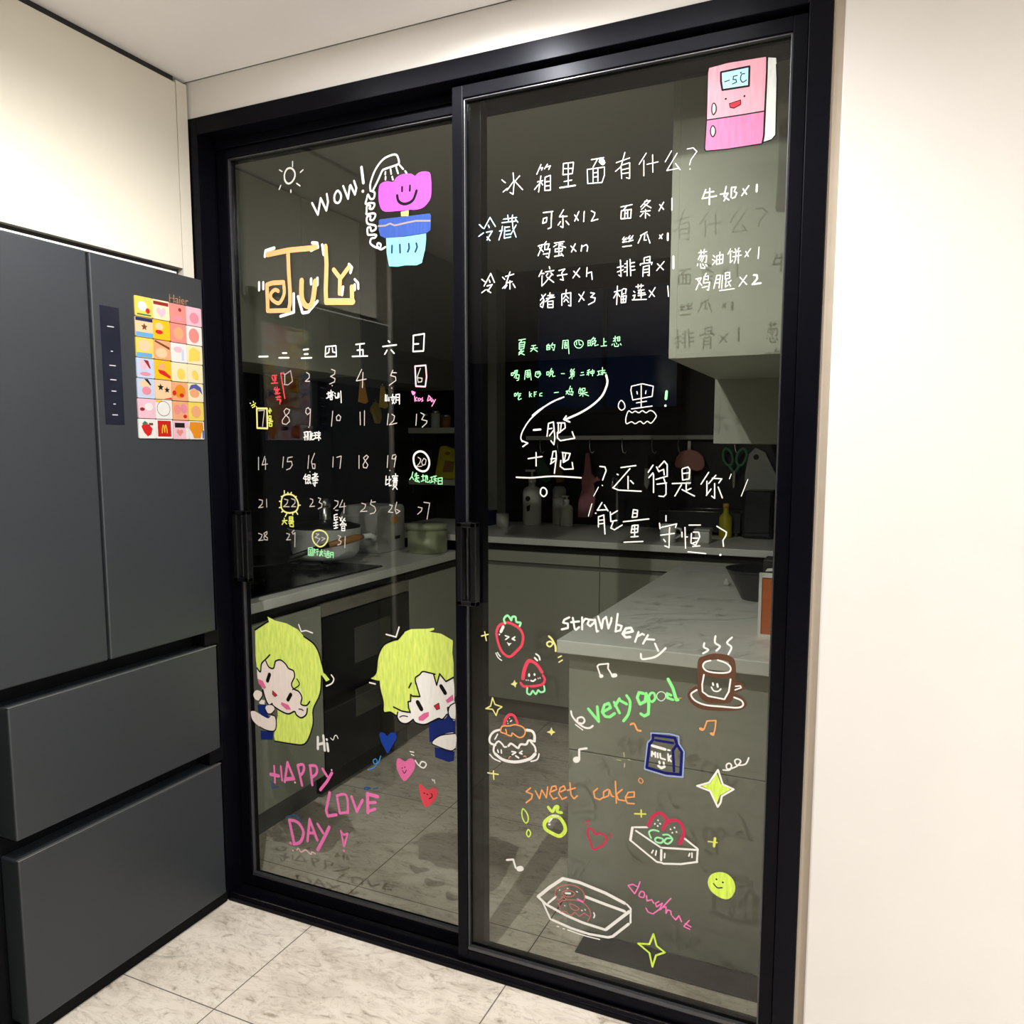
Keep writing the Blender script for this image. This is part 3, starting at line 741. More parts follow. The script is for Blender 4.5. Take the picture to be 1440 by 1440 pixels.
 ('f','navy',0,'-16785,5285 -16280,5331 -16318,5068 -16778,4996'),
 ('g','skin',0,'-16830,7216 -16706,7123 -16655,7407 -16467,7588 -16377,7362 -16219,7310 -16137,7466 -15942,7611 -15721,7514 -15615,7375 -15431,7336 -15403,7098 -15502,6903 -15452,6757 -15268,6736 -15209,6834 -15154,6614 -15190,6336 -14989,6318 -14997,6090 -15186,5926 -15368,6006 -15439,6088 -15667,5979 -15929,6019 -16191,6121 -16419,6151 -16530,6276 -16632,6605 -16814,6861'),
 ('f','skin',0,'-16805,6176 -16703,6284 -16568,6271 -16593,6143 -16768,6135'),
 ('c','ink',48,'-16836,7262 -16705,7154 -16655,7407 -16475,7581 -16316,7728'),
 ('c','ink',47,'-16478,7519 -16370,7347 -16200,7321 -16137,7466 -16095,7563 -15905,7615 -15721,7514 -15614,7390 -15431,7336 -15400,7158 -15520,6931 -15451,6788 -15250,6723 -15145,6555 -15189,6351 -14988,6334 -14856,6473'),
 ('c','ink',48,'-16302,6199 -16191,6121 -15929,6019 -15667,5979 -15439,6088 -15369,5991 -15186,5926 -14998,6059 -14955,6247'),
 ('c','ink',48,'-16632,6605 -16546,6336 -16419,6151 -16283,6217'),
 ('c','ink',48,'-16861,8446 -16408,8718 -16331,8756'),
 ('c','ink',45,'-15007,8433 -14670,8259 -14498,8041 -14400,7756 -14304,7411'),
 ('c','ink',45,'-14397,7311 -14467,6765 -14736,6248 -14750,5822 -14930,5338 -15141,5106 -15552,5056 -16234,5041'),
 ('c','ink',34,'-15269,6188 -15177,6192 -15104,6166'),
 ('c','ink',34,'-15310,7109 -15224,6938 -15489,6753'),
 ('p','ink',121,'-16349,7119 -16438,6908'),
 ('p','ink',119,'-15558,6597 -15673,6417'),
 ('f','rose',0,'-16819,6923 -16620,6885 -16493,6685 -16592,6635 -16779,6772'),
 ('f','rose',0,'-15925,6312 -15657,6257 -15568,6125 -15737,6107 -15940,6233'),
 ('f','red',0,'-16247,6624 -16077,6507 -16170,6449 -16259,6514'),
 ('p','ink',19,'-16247,6624 -16077,6507 -16170,6449 -16259,6514 -16247,6624'),
 ('g','skin',0,'-16827,6564 -16674,6521 -16659,6415 -16763,6260 -16919,6255 -17011,6383 -16946,6517'),
 ('g','skin',0,'-16362,6159 -16229,6131 -16203,6011 -16315,5896 -16469,5880 -16549,5993 -16518,6107'),
 ('g','skin',0,'-17134,5833 -17033,5878 -16936,5870 -16629,5763 -16437,5729 -16316,5855 -16184,5828 -16143,5616 -16221,5371 -16530,5339 -16876,5445 -17085,5603'),
 ('c','ink',39,'-16203,6011 -16315,5896 -16469,5880 -16549,5993'),
 ('c','ink',39,'-16316,5855 -16184,5828 -16143,5616 -16221,5371 -16530,5339 -16799,5409'),
 ('c','ink',39,'-16652,6571 -16647,6416 -16763,6260'),
 ('p','white',41,'-15177,8773 -15093,8573'),
 ('p','white',41,'-15093,8573 -14910,8620 -14678,8569'),
 ('c','white',44,'-14040,7384 -13955,7276 -14030,7134 -14227,7029')]),
('L', 'greeting_lettering', 'white handwritten Hi with a tilde', [('p','white',83,'-14600,5420 -14612,5054'),
 ('p','white',83,'-14399,5497 -14359,5049'),
 ('p','white',84,'-14607,5191 -14370,5275'),
 ('p','white',83,'-14263,5277 -14234,5055'),
 ('p','white',83,'-14277,5395 -14273,5393'),
 ('c','white',28,'-14132,5463 -14045,5417 -13988,5546 -13916,5572 -13866,5490')]),
('L', 'short_haired_child_drawing', 'lime haired cartoon child peeking in from right edge of pane', [('f','lime',0,'-11753,8669 -11547,8895 -11311,9006 -10817,9062 -10589,9110 -10590,9052 -10752,8988 -10365,8968 -10016,8818 -10035,8474 -9996,8193 -10001,7647 -10908,7122 -11382,6627 -11653,6618 -11860,6484 -12031,6565 -12257,6518 -12268,6819 -12365,7168 -12395,7406 -12657,7434 -12692,7460 -12495,7635 -12416,8094 -12235,8442 -11958,8604'),
 ('f','navy',0,'-10786,6372 -10472,6610 -10391,6607 -10211,6779 -9956,6670 -9959,6227 -10396,6137 -10660,5918 -10776,5864'),
 ('f','navy',0,'-10613,5748 -10335,5749 -9979,5777 -10014,5463 -10176,5400 -10599,5468'),
 ('g','paleskin',0,'-10964,7848 -10767,7842 -10637,7785 -10574,7633 -10527,7522 -10443,7765 -10283,7669 -10218,7663 -10010,7775 -10000,7041 -10209,6954 -10195,6752 -10293,6606 -10456,6598 -10653,6495 -10918,6353 -11185,6358 -11318,6442 -11455,6303 -11659,6288 -11810,6431 -11790,6599 -11382,6627 -11428,6903 -11325,7036 -11057,7131 -11185,7498'),
 ('f','lime',0,'-10555,7868 -10426,7854 -10526,7537'),
 ('c','ink',41,'-11185,7468 -11199,7643 -11065,7748 -10964,7848 -10767,7842 -10572,7822'),
 ('c','ink',42,'-11790,6584 -11810,6431 -11693,6298 -11489,6298 -11284,6447'),
 ('c','ink',41,'-11284,6432 -11185,6358 -10918,6353 -10653,6495 -10472,6595 -10358,6582 -10211,6750'),
 ('c','ink',41,'-11753,8669 -11958,8604 -12235,8442 -12416,8094 -12495,7635 -12692,7460'),
 ('c','ink',42,'-12395,7406 -12365,7168 -12268,6819 -12257,6518 -12031,6550 -11843,6471'),
 ('p','ink',42,'-10620,7831 -10527,7522 -10426,7854 -10234,7661 -10000,7805'),
 ('p','ink',43,'-11200,7555 -11057,7131 -11307,7113 -11357,7151 -11360,6957 -11445,6931 -11431,6754 -11375,6634 -11653,6633 -11925,6715'),
 ('p','ink',43,'-11335,7479 -11411,7336'),
 ('p','ink',43,'-11753,8669 -11547,8895'),
 ('c','ink',29,'-11724,6449 -11621,6503 -11468,6504'),
 ('p','ink',131,'-11133,6959 -11019,6782'),
 ('p','ink',116,'-10387,7511 -10263,7339'),
 ('f','rose',0,'-11115,6531 -10947,6674 -10781,6733 -10789,6608 -10967,6455 -11100,6445'),
 ('f','rose',0,'-10246,7138 -10030,7326 -9999,7180 -10192,7067'),
 ('f','red',0,'-10615,6927 -10461,7030 -10433,6879 -10534,6829'),
 ('p','ink',17,'-10615,6927 -10461,7030 -10433,6879 -10534,6829 -10615,6927'),
 ('g','paleskin',0,'-10156,6816 -10129,6965 -10032,7080 -9952,7111 -9956,6627 -10084,6666'),
 ('g','paleskin',0,'-10693,5883 -10428,6117 -9959,6254 -9963,5809 -10108,5735 -10530,5806'),
 ('c','ink',32,'-9952,7111 -10113,6996 -10169,6814 -10100,6664 -9972,6633'),
 ('c','ink',33,'-9959,6248 -10428,6117 -10693,5883 -10530,5797 -10108,5735 -9963,5818'),
 ('p','white',44,'-12125,8780 -11802,8738 -11696,9027'),
 ('p','white',45,'-12713,7321 -12520,7306')]),
('L', 'heart_drawing', 'solid blue heart', [('f','heartblue',0,'-12410,5887 -12339,5913 -12252,5902 -12166,5826 -12025,5955 -11870,5969 -11844,5883 -11856,5790 -12159,5293 -12363,5619 -12429,5822')]),
('L', 'heart_drawing', 'pink smiling heart', [('g','heartpink',0,'-11831,5210 -11739,5237 -11583,5182 -11432,5288 -11290,5289 -11248,5107 -11342,4889 -11606,4599 -11786,4782 -11861,5001'),
 ('c','ink',23,'-11666,4901 -11602,4831 -11535,4936'),
 ('p','ink',27,'-11678,4981 -11678,4957'),
 ('p','ink',27,'-11586,5020 -11586,4996')]),
('L', 'heart_drawing', 'red smiling heart', [('g','heartred',0,'-11121,4606 -11025,4588 -10848,4472 -10676,4578 -10569,4558 -10533,4404 -10681,4147 -10938,3959 -11063,4189 -11117,4410'),
 ('c','ink',25,'-10807,4238 -10724,4288 -10710,4371 -10748,4387'),
 ('p','ink',27,'-10977,4367 -10945,4367'),
 ('p','ink',27,'-10875,4352 -10844,4346')]),
('L', 'swirl_drawing', 'white and blue curls and dashes around the hearts', [('c','white',42,'-11239,5263 -11145,5153 -10986,5094 -10890,5197 -10939,5268 -11048,5255 -11094,5162')]),
('L', 'swirl_drawing', 'white and blue curls and dashes around the hearts', [('p','white',30,'-11410,5499 -11281,5497'),
 ('p','white',30,'-11366,5420 -11282,5405')]),
('L', 'swirl_drawing', 'white and blue curls and dashes around the hearts', [('p','white',30,'-10705,4818 -10680,4777'),
 ('p','white',30,'-10642,4813 -10618,4720')]),
('L', 'swirl_drawing', 'white and blue curls and dashes around the hearts', [('c','skyblue',35,'-12388,5204 -12473,4996 -12609,4932 -12648,5025 -12559,5087 -12513,5007 -12598,4845 -12838,4715')]),
('L', 'happy_lettering', 'pink handwritten word HAPPY', [('p','hotpink',70,'-16295,4241 -16282,3703'),
 ('p','hotpink',70,'-16035,4271 -16001,3825'),
 ('p','hotpink',111,'-16447,3944 -16134,3948'),
 ('p','hotpink',87,'-15772,4443 -15899,3800'),
 ('p','hotpink',87,'-15772,4443 -15536,3950'),
 ('p','hotpink',86,'-15384,4411 -15238,3808'),
 ('p','hotpink',85,'-14915,4478 -14852,3892'),
 ('p','hotpink',84,'-14457,4461 -14300,4268'),
 ('p','hotpink',118,'-15844,3895 -15552,3967'),
 ('c','hotpink',86,'-15384,4411 -15198,4477 -15145,4369 -15207,4205 -15311,4103'),
 ('c','hotpink',85,'-14932,4483 -14717,4512 -14661,4397 -14709,4251 -14844,4144'),
 ('p','hotpink',95,'-14119,4396 -14305,4102 -14559,3794'),
 ('p','palepink',65,'-15506,3852 -15502,3853'),
 ('p','palepink',62,'-14126,4485 -14123,4486')]),
('L', 'love_lettering', 'pink handwritten word LOVE', [('p','hotpink',96,'-14218,3774 -14366,3179 -14305,3024 -13995,3128'),
 ('p','hotpink',79,'-13962,3726 -13865,3195 -13585,3292'),
 ('c','hotpink',79,'-13962,3726 -13672,3822 -13581,3662 -13576,3266'),
 ('p','hotpink',90,'-13436,3798 -13258,3370 -13046,3764'),
 ('p','hotpink',109,'-12870,3999 -12868,3421'),
 ('p','hotpink',109,'-12870,3981 -12518,3972'),
 ('p','hotpink',89,'-12861,3719 -12599,3783'),
 ('p','hotpink',89,'-12867,3453 -12618,3577')]),
('L', 'day_lettering', 'pink handwritten word DAY', [('p','hotpink',101,'-15773,2602 -15611,1878'),
 ('c','hotpink',101,'-15773,2602 -15449,2597 -15239,2328 -15369,1987 -15629,1860'),
 ('p','hotpink',111,'-15749,1863 -15746,1863'),
 ('p','hotpink',95,'-14988,2789 -15096,2074'),
 ('p','hotpink',95,'-14989,2775 -14726,2182'),
 ('p','hotpink',95,'-15054,2338 -14819,2388'),
 ('p','hotpink',94,'-14693,2695 -14503,2454'),
 ('p','hotpink',110,'-14267,2685 -14492,2260 -14719,1873')]),
('L', 'exclamation_drawing', 'pink heart-shaped exclamation mark', [('p','hotpink',63,'-13847,2661 -13748,2197'),
 ('p','hotpink',63,'-13832,2622 -13738,2554 -13602,2629 -13732,2215'),
 ('p','hotpink',80,'-13752,2064 -13749,2061')]),
('L', 'underline_drawing', 'pale pink wavy line and blue strokes round the words', [('c','palepink',37,'-15515,1698 -15445,1757 -15347,1664 -15174,1773 -14992,1671 -14939,1754 -14807,1727'),
 ('p','palepink',49,'-15664,1648 -15664,1643')]),
('L', 'underline_drawing', 'pale pink wavy line and blue strokes round the words', [('p','steelblue',44,'-16421,3720 -16395,3511 -16148,3599')]),
('L', 'underline_drawing', 'pale pink wavy line and blue strokes round the words', [('p','steelblue',40,'-12976,4101 -12959,4158 -12773,4192'),
 ('p','steelblue',40,'-12945,4106 -12758,4168'),
 ('p','steelblue',40,'-12651,4188 -12513,4226')]),
('L', 'underline_drawing', 'pale pink wavy line and blue strokes round the words', [('c','steelblue',49,'-15873,2668 -15716,2756 -15476,2790 -15312,2653')]),
('R', 'fridge_drawing', 'pink smiling cartoon fridge showing -5℃ near top right corner', [('f','chalk',0,'-2275,21962 -2121,21925 -2097,21647 -2077,20410 -2169,20322 -2331,20309 -2313,20447 -2308,21425'),
 ('f','fridgepink',0,'-3486,21977 -3088,22007 -2326,21983 -2302,21902 -2314,20919 -2753,20918 -3506,20933 -3515,21610'),
 ('f','deeppink',0,'-3511,20933 -2753,20918 -2314,20919 -2313,20447 -2345,20282 -2825,20272 -3490,20302 -3523,20360'),
 ('p','ink',25,'-3486,21985 -3507,21877 -3506,20933 -3530,20346 -3505,20297 -3070,20271 -2345,20274'),
 ('p','ink',26,'-3506,20930 -2753,20918 -2299,20919'),
 ('p','ink',24,'-2109,21794 -2089,21502 -2077,20410 -2155,20327 -2331,20294'),
 ('p','ink',37,'-2299,21959 -2295,21684 -2307,20930 -2313,20432 -2338,20285'),
 ('f','iceblue',0,'-3213,21838 -2661,21839 -2658,21480 -3173,21505'),
 ('p','ink',38,'-3228,21848 -2647,21858 -2646,21471 -3188,21485 -3223,21662 -3228,21848'),
 ('p','ink',19,'-3146,21641 -3047,21657'),
 ('p','ink',19,'-2890,21720 -2966,21719 -2972,21654 -2911,21643 -2902,21590 -2984,21568'),
 ('c','ink',19,'-2740,21729 -2800,21726 -2820,21634 -2773,21567 -2699,21597'),
 ('p','ink',32,'-2816,21762 -2815,21760'),
 ('p','ink',43,'-3114,21294 -3112,21294'),
 ('p','ink',42,'-2731,21284 -2730,21284'),
 ('f','red',0,'-3034,21184 -2808,21219 -2805,21130 -2940,21079 -3017,21107'),
 ('p','ink',16,'-3034,21184 -2808,21219 -2805,21130 -2940,21079 -3017,21107 -3034,21184'),
 ('g','chalk',0,'-3358,21246 -3318,21187 -3315,21082 -3360,21022 -3393,21095 -3388,21199'),
 ('g','chalk',0,'-3365,20790 -3321,20722 -3319,20632 -3364,20575 -3405,20645 -3404,20743'),
 ('o','ink',22,'-3359,21251 -3314,21186 -3312,21081 -3365,21019 -3396,21095 -3393,21200'),
 ('o','ink',22,'-3365,20793 -3317,20722 -3316,20631 -3364,20571 -3409,20646 -3407,20744')]),
('R', 'heading_lettering', 'white handwritten question asking what is in the fridge', [('p','white',23,'-8329,20347 -8236,20269'),
 ('p','white',23,'-8298,20065 -8189,20133'),
 ('p','white',23,'-8034,20465 -8009,20218 -8034,19977 -8111,20028'),
 ('p','white',23,'-8189,20092 -8034,20262'),
 ('p','white',23,'-7865,20374 -7988,20269 -7787,20054'),
 ('p','white',23,'-7320,20554 -7424,20355'),
 ('p','white',23,'-7364,20480 -7274,20481 -7304,20432'),
 ('p','white',23,'-7156,20544 -7230,20448'),
 ('p','white',23,'-7200,20484 -7081,20494 -7125,20421'),
 ('p','white',23,'-7408,20179 -7273,20188'),
 ('p','white',23,'-7319,20301 -7377,19948'),
 ('p','white',23,'-7348,20145 -7483,20015'),
 ('p','white',23,'-7318,20154 -7273,20095'),
 ('p','white',23,'-7214,20260 -7080,20282 -7078,19950 -7221,19963 -7214,20260'),
 ('p','white',23,'-7198,20152 -7094,20151'),
 ('p','white',23,'-7198,20059 -7094,20053'),
 ('p','white',22,'-6758,20501 -6511,20493 -6538,20248 -6771,20253 -6758,20501'),
 ('p','white',22,'-6757,20383 -6524,20364'),
 ('p','white',22,'-6641,20485 -6637,19986'),
 ('p','white',22,'-6740,20099 -6551,20106'),
 ('p','white',33,'-6842,19973 -6463,19976'),
 ('p','white',22,'-6082,20489 -5787,20493'),
 ('p','white',22,'-5927,20493 -6038,20323'),
 ('p','white',22,'-6165,20288 -5770,20285 -5768,20105 -5822,19958 -6162,19976 -6179,20290'),
 ('p','white',22,'-6037,20284 -6034,19998'),
 ('p','white',22,'-5925,20281 -5921,19996'),
 ('p','white',22,'-6022,20191 -5923,20191'),
 ('p','white',22,'-6021,20100 -5922,20100'),
 ('p','white',21,'-5493,20341 -5184,20398'),
 ('p','white',21,'-5295,20533 -5382,20240 -5509,20155'),
 ('p','white',21,'-5382,20257 -5360,19982'),
 ('p','white',21,'-5364,20271 -5182,20297 -5177,19957 -5250,19984'),
 ('p','white',21,'-5351,20168 -5199,20181'),
 ('p','white',21,'-5350,20083 -5197,20086'),
 ('p','white',21,'-4808,20445 -4965,20232'),
 ('p','white',21,'-4859,20301 -4853,19971'),
 ('p','white',21,'-4785,20207 -4538,20223'),
 ('p','white',21,'-4665,20391 -4651,20021'),
 ('p','white',20,'-4245,20412 -4380,20200'),
 ('p','white',20,'-4122,20345 -4341,20012 -4081,20026'),
 ('p','white',20,'-4152,20135 -4045,19988'),
 ('p','white',20,'-3904,20399 -3774,20405 -3694,20318 -3820,20162 -3844,20065'),
 ('p','white',28,'-3832,19978 -3831,19973')]),
('R', 'list_heading_lettering', 'pale blue characters heading the chilled group of the list', [('p','paleblue',27,'-8937,19382 -8840,19287'),
 ('p','paleblue',27,'-8954,19104 -8825,19174'),
 ('p','paleblue',26,'-8647,19516 -8808,19270'),
 ('p','paleblue',26,'-8647,19516 -8505,19292'),
 ('p','paleblue',26,'-8696,19341 -8664,19282'),
 ('p','paleblue',27,'-8745,19179 -8585,19190 -8729,18997'),
 ('p','paleblue',27,'-8729,19066 -8649,18974'),
 ('p','paleblue',26,'-8284,19433 -7941,19435'),
 ('p','paleblue',26,'-8174,19516 -8158,19391'),
 ('p','paleblue',26,'-8049,19502 -8065,19381'),
 ('p','paleblue',26,'-8315,19271 -8331,19163 -8410,18964'),
 ('p','paleblue',26,'-8394,19169 -8315,19175'),
 ('p','paleblue',26,'-8331,19356 -7972,19356'),
 ('p','paleblue',26,'-8252,19237 -8127,19237'),
 ('p','paleblue',26,'-8252,19251 -8268,18990'),
 ('p','paleblue',26,'-8253,19154 -8112,19153'),
 ('p','paleblue',26,'-8221,19068 -8112,19070'),
 ('p','paleblue',26,'-8268,18990 -8096,19000'),
 ('p','paleblue',26,'-8065,19435 -8034,19185 -7956,18985'),
 ('p','paleblue',26,'-7956,19259 -8096,19055'),
 ('p','paleblue',26,'-7972,19397 -7910,19322')]),
('R', 'list_heading_lettering', 'white characters heading the frozen group of the list', [('p','white',27,'-8874,18076 -8773,17997'),
 ('p','white',27,'-8876,17758 -8774,17821'),
 ('p','white',27,'-8632,18196 -8814,17912'),
 ('p','white',27,'-8632,18196 -8532,17977'),
 ('p','white',27,'-8672,18042 -8652,17987'),
 ('p','white',27,'-8733,17906 -8592,17930 -8713,17781'),
 ('p','white',27,'-8734,17818 -8633,17739'),
 ('p','white',26,'-8313,18081 -8254,18024'),
 ('p','white',26,'-8313,17819 -8214,17899'),
 ('p','white',26,'-8234,18092 -8018,18126'),
 ('p','white',26,'-8116,18186 -8214,17934 -8057,17955'),
 ('p','white',26,'-8116,17978 -8116,17786'),
 ('p','white',26,'-8195,17880 -8254,17815'),
 ('p','white',26,'-8037,17902 -7979,17810')]),
('R', 'grocery_list_lettering', 'white list row with times 12, top of the first column', [('p','white',25,'-7255,19464 -7016,19463'),
 ('p','white',25,'-7046,19466 -7059,19106 -7133,19087'),
 ('p','white',25,'-7254,19329 -7164,19346 -7179,19240 -7269,19223 -7254,19329'),
 ('p','white',25,'-6750,19471 -6852,19323 -6661,19315'),
 ('p','white',25,'-6764,19340 -6762,19073 -6821,19106'),
 ('p','white',25,'-6822,19213 -6881,19140'),
 ('p','white',25,'-6690,19212 -6616,19124'),
 ('p','white',25,'-6472,19319 -6384,19190'),
 ('p','white',24,'-6371,19387 -6471,19187'),
 ('p','white',24,'-6241,19371 -6253,19149'),
 ('p','white',24,'-6070,19364 -5984,19315 -5997,19251 -6067,19141 -5911,19163')]),
('R', 'grocery_list_lettering', 'white list row with times n, second in the first column', [('p','white',25,'-7384,18718 -7271,18741 -7383,18497'),
 ('p','white',25,'-7346,18680 -7251,18569'),
 ('p','white',25,'-7177,18799 -7233,18737'),
 ('p','white',25,'-7214,18735 -7101,18740 -7138,18643'),
 ('p','white',25,'-7214,18735 -7213,18616'),
 ('p','white',25,'-7213,18616 -7082,18620 -7118,18421 -7175,18460'),
 ('p','white',25,'-7251,18518 -7138,18524'),
 ('p','white',25,'-6971,18744 -6730,18753'),
 ('p','white',25,'-6859,18749 -6859,18665'),
 ('p','white',25,'-6841,18707 -6767,18706'),
 ('p','white',25,'-6915,18704 -6989,18661'),
 ('p','white',25,'-6841,18680 -6692,18615'),
 ('p','white',25,'-6951,18607 -6766,18606 -6784,18540 -6951,18540 -6951,18607'),
 ('p','white',25,'-6859,18648 -6857,18447'),
 ('p','white',25,'-6969,18440 -6765,18454'),
 ('p','white',25,'-6802,18492 -6746,18429'),
 ('p','white',25,'-6564,18636 -6435,18506'),
 ('p','white',25,'-6455,18674 -6545,18500'),
 ('p','white',25,'-6291,18625 -6308,18494'),
 ('p','white',25,'-6291,18591 -6183,18630 -6147,18577 -6164,18479')]),
('R', 'grocery_list_lettering', 'white list row with times n, third in the first column', [('p','white',25,'-7287,18147 -7362,18017'),
 ('p','white',25,'-7305,18081 -7230,18074'),
 ('p','white',25,'-7279,18027 -7285,17789 -7229,17835'),
 ('p','white',25,'-7099,18216 -7080,18163'),
 ('p','white',25,'-7192,18105 -6986,18121'),
 ('p','white',25,'-7135,18066 -7173,18018'),
 ('p','white',25,'-7060,18076 -7004,18021'),
 ('p','white',25,'-7041,18024 -7210,17851'),
 ('p','white',25,'-7154,17982 -6984,17849'),
 ('p','white',25,'-6855,18109 -6707,18130 -6781,18052'),
 ('p','white',25,'-6781,18052 -6742,17880 -6817,17903'),
 ('p','white',25,'-6892,17994 -6651,18007'),
 ('p','white',25,'-6486,18060 -6339,17913'),
 ('p','white',25,'-6341,18114 -6503,17910'),
 ('p','white',25,'-6160,18114 -6169,17915'),
 ('p','white',25,'-6159,17981 -6051,18005 -6031,17837')]),
('R', 'grocery_list_lettering', 'white list row with times 3, bottom of the first column', [('p','white',25,'-7190,17593 -7322,17465'),
 ('p','white',26,'-7284,17583 -7227,17458 -7264,17289 -7321,17328'),
 ('p','white',26,'-7246,17443 -7322,17362'),
 ('p','white',25,'-7133,17554 -7020,17563'),
 ('p','white',25,'-7077,17618 -7076,17498'),
 ('p','white',25,'-7170,17488 -6963,17507'),
 ('p','white',25,'-6982,17560 -7189,17421'),
 ('p','white',25,'-7132,17417 -7000,17424 -6999,17271 -7131,17280 -7132,17417'),
 ('p','white',25,'-7132,17348 -7007,17346'),
 ('p','white',25,'-6777,17561 -6775,17306'),
 ('p','white',25,'-6777,17561 -6555,17578 -6553,17273 -6608,17294'),
 ('p','white',25,'-6667,17654 -6684,17520 -6739,17456'),
 ('p','white',25,'-6666,17518 -6610,17453'),
 ('p','white',25,'-6683,17435 -6720,17387'),
 ('p','white',25,'-6665,17434 -6609,17362'),
 ('p','white',25,'-6353,17528 -6225,17384'),
 ('p','white',25,'-6227,17569 -6352,17360'),
 ('p','white',25,'-6064,17539 -5974,17516 -6063,17439 -5954,17414 -5971,17332 -6115,17275')]),
('R', 'grocery_list_lettering', 'white list row with times 1, top of the middle column', [('p','white',24,'-5369,19368 -5113,19388'),
 ('p','white',24,'-5240,19369 -5312,19292'),
 ('p','white',24,'-5360,19281 -5130,19288 -5137,19101 -5365,19109 -5360,19281'),
 ('p','white',24,'-5275,19271 -5280,19117'),
 ('p','white',24,'-5213,19281 -5211,19109'),
 ('p','white',24,'-5264,19218 -5220,19213'),
 ('p','white',23,'-4771,19448 -4913,19313'),
 ('p','white',23,'-4825,19421 -4700,19423 -4894,19260'),
 ('p','white',23,'-4842,19372 -4679,19268'),
 ('p','white',23,'-4911,19211 -4696,19209'),
 ('p','white',23,'-4804,19249 -4800,19062'),
 ('p','white',23,'-4856,19171 -4920,19110'),
 ('p','white',23,'-4766,19160 -4704,19102'),
 ('p','white',23,'-4485,19312 -4394,19201'),
 ('p','white',23,'-4397,19352 -4500,19179'),
 ('p','white',23,'-4216,19413 -4211,19162')]),
('R', 'grocery_list_lettering', 'white list row with times 1, second in the middle column', [('p','white',24,'-5286,18701 -5320,18656 -5234,18647'),
 ('p','white',24,'-5234,18680 -5319,18591 -5216,18597'),
 ('p','white',24,'-5149,18719 -5199,18660 -5097,18665'),
 ('p','white',24,'-5080,18712 -5181,18593 -5079,18615'),
 ('p','white',24,'-5317,18494 -5111,18499'),
 ('p','white',23,'-4759,18758 -4910,18694'),
 ('p','white',23,'-4876,18706 -4958,18538'),
 ('p','white',23,'-4809,18715 -4823,18589 -4772,18583'),
 ('p','white',23,'-4758,18710 -4687,18511'),
 ('p','white',23,'-4473,18663 -4421,18579'),
 ('p','white',23,'-4406,18672 -4481,18585'),
 ('p','white',40,'-4291,18676 -4288,18533')]),
('R', 'grocery_list_lettering', 'white list row with times 1, third in the middle column', [('p','white',40,'-4155,18171 -4150,17917'),
 ('p','white',24,'-5432,18048 -5294,18069'),
 ('p','white',24,'-5365,18206 -5342,17844 -5395,17881'),
 ('p','white',24,'-5431,17950 -5292,17987'),
 ('p','white',24,'-5209,18175 -5204,17849'),
 ('p','white',24,'-5140,18201 -5117,17841'),
 ('p','white',24,'-5260,18114 -5208,18116'),
 ('p','white',24,'-5265,18033 -5207,18035'),
 ('p','white',24,'-5274,17936 -5205,17947'),
 ('p','white',24,'-5122,18118 -5036,18126'),
 ('p','white',24,'-5121,18037 -5035,18039'),
 ('p','white',24,'-5112,17955 -5023,17963'),
 ('p','white',23,'-4816,18202 -4681,18222 -4679,18093'),
 ('p','white',23,'-4816,18202 -4814,18089'),
 ('p','white',23,'-4764,18149 -4697,18149 -4696,18095'),
 ('p','white',23,'-4898,18049 -4899,18081 -4629,18088 -4644,18042'),
 ('p','white',23,'-4830,18010 -4695,18030 -4691,17804 -4725,17823'),
 ('p','white',23,'-4830,18010 -4836,17801'),
 ('p','white',23,'-4818,17945 -4703,17951'),
 ('p','white',23,'-4817,17880 -4702,17886'),
 ('p','white',23,'-4510,18045 -4374,17905'),
 ('p','white',23,'-4361,18080 -4524,17902')]),
('R', 'grocery_list_lettering', 'white list row with times 1, bottom of the middle column', [('p','white',24,'-5495,17512 -5355,17534'),
 ('p','white',24,'-5426,17638 -5438,17227'),
 ('p','white',24,'-5442,17491 -5510,17381'),
 ('p','white',24,'-5424,17490 -5371,17403'),
 ('p','white',24,'-5320,17547 -5319,17432 -5267,17461'),
 ('p','white',24,'-5251,17558 -5216,17555 -5232,17458'),
 ('p','white',24,'-5320,17547 -5269,17569'),
 ('p','white',24,'-5336,17401 -5214,17408 -5229,17261 -5333,17259 -5336,17401'),
 ('p','white',24,'-5283,17406 -5281,17265'),
 ('p','white',24,'-5328,17334 -5223,17336'),
 ('p','white',24,'-4993,17587 -4822,17599'),
 ('p','white',24,'-4942,17631 -4941,17550'),
 ('p','white',24,'-4874,17632 -4873,17561'),
 ('p','white',24,'-4940,17501 -4804,17506'),
 ('p','white',24,'-4889,17529 -4939,17436 -4785,17440'),
 ('p','white',24,'-4871,17479 -4869,17333'),
 ('p','white',24,'-4938,17387 -4768,17400'),
 ('p','white',24,'-5043,17493 -5015,17464'),
 ('p','white',24,'-5058,17396 -5007,17408 -5040,17313'),
 ('p','white',24,'-5074,17305 -4749,17291'),
 ('p','white',23,'-4684,17481 -4564,17342'),
 ('p','white',23,'-4551,17535 -4682,17335'),
 ('p','white',23,'-4267,17544 -4246,17318')]),
('R', 'grocery_list_lettering', 'white list row with times 1, alone at top of the right column', [('p','white',28,'-3485,19500 -3547,19333'),
 ('p','white',28,'-3502,19438 -3314,19441'),
 ('p','white',29,'-3556,19324 -3255,19342'),
 ('p','white',28,'-3400,19517 -3401,19185'),
 ('p','white',28,'-3171,19368 -3013,19367'),
 ('p','white',28,'-3054,19509 -3095,19313 -2991,19227'),
 ('p','white',28,'-3013,19367 -3093,19221'),
 ('p','white',28,'-2943,19476 -2850,19473 -2885,19387 -2829,19352 -2863,19266 -2918,19255'),
 ('p','white',28,'-2942,19467 -2946,19276'),
 ('p','white',28,'-2702,19418 -2626,19300'),
 ('p','white',28,'-2586,19466 -2726,19285'),
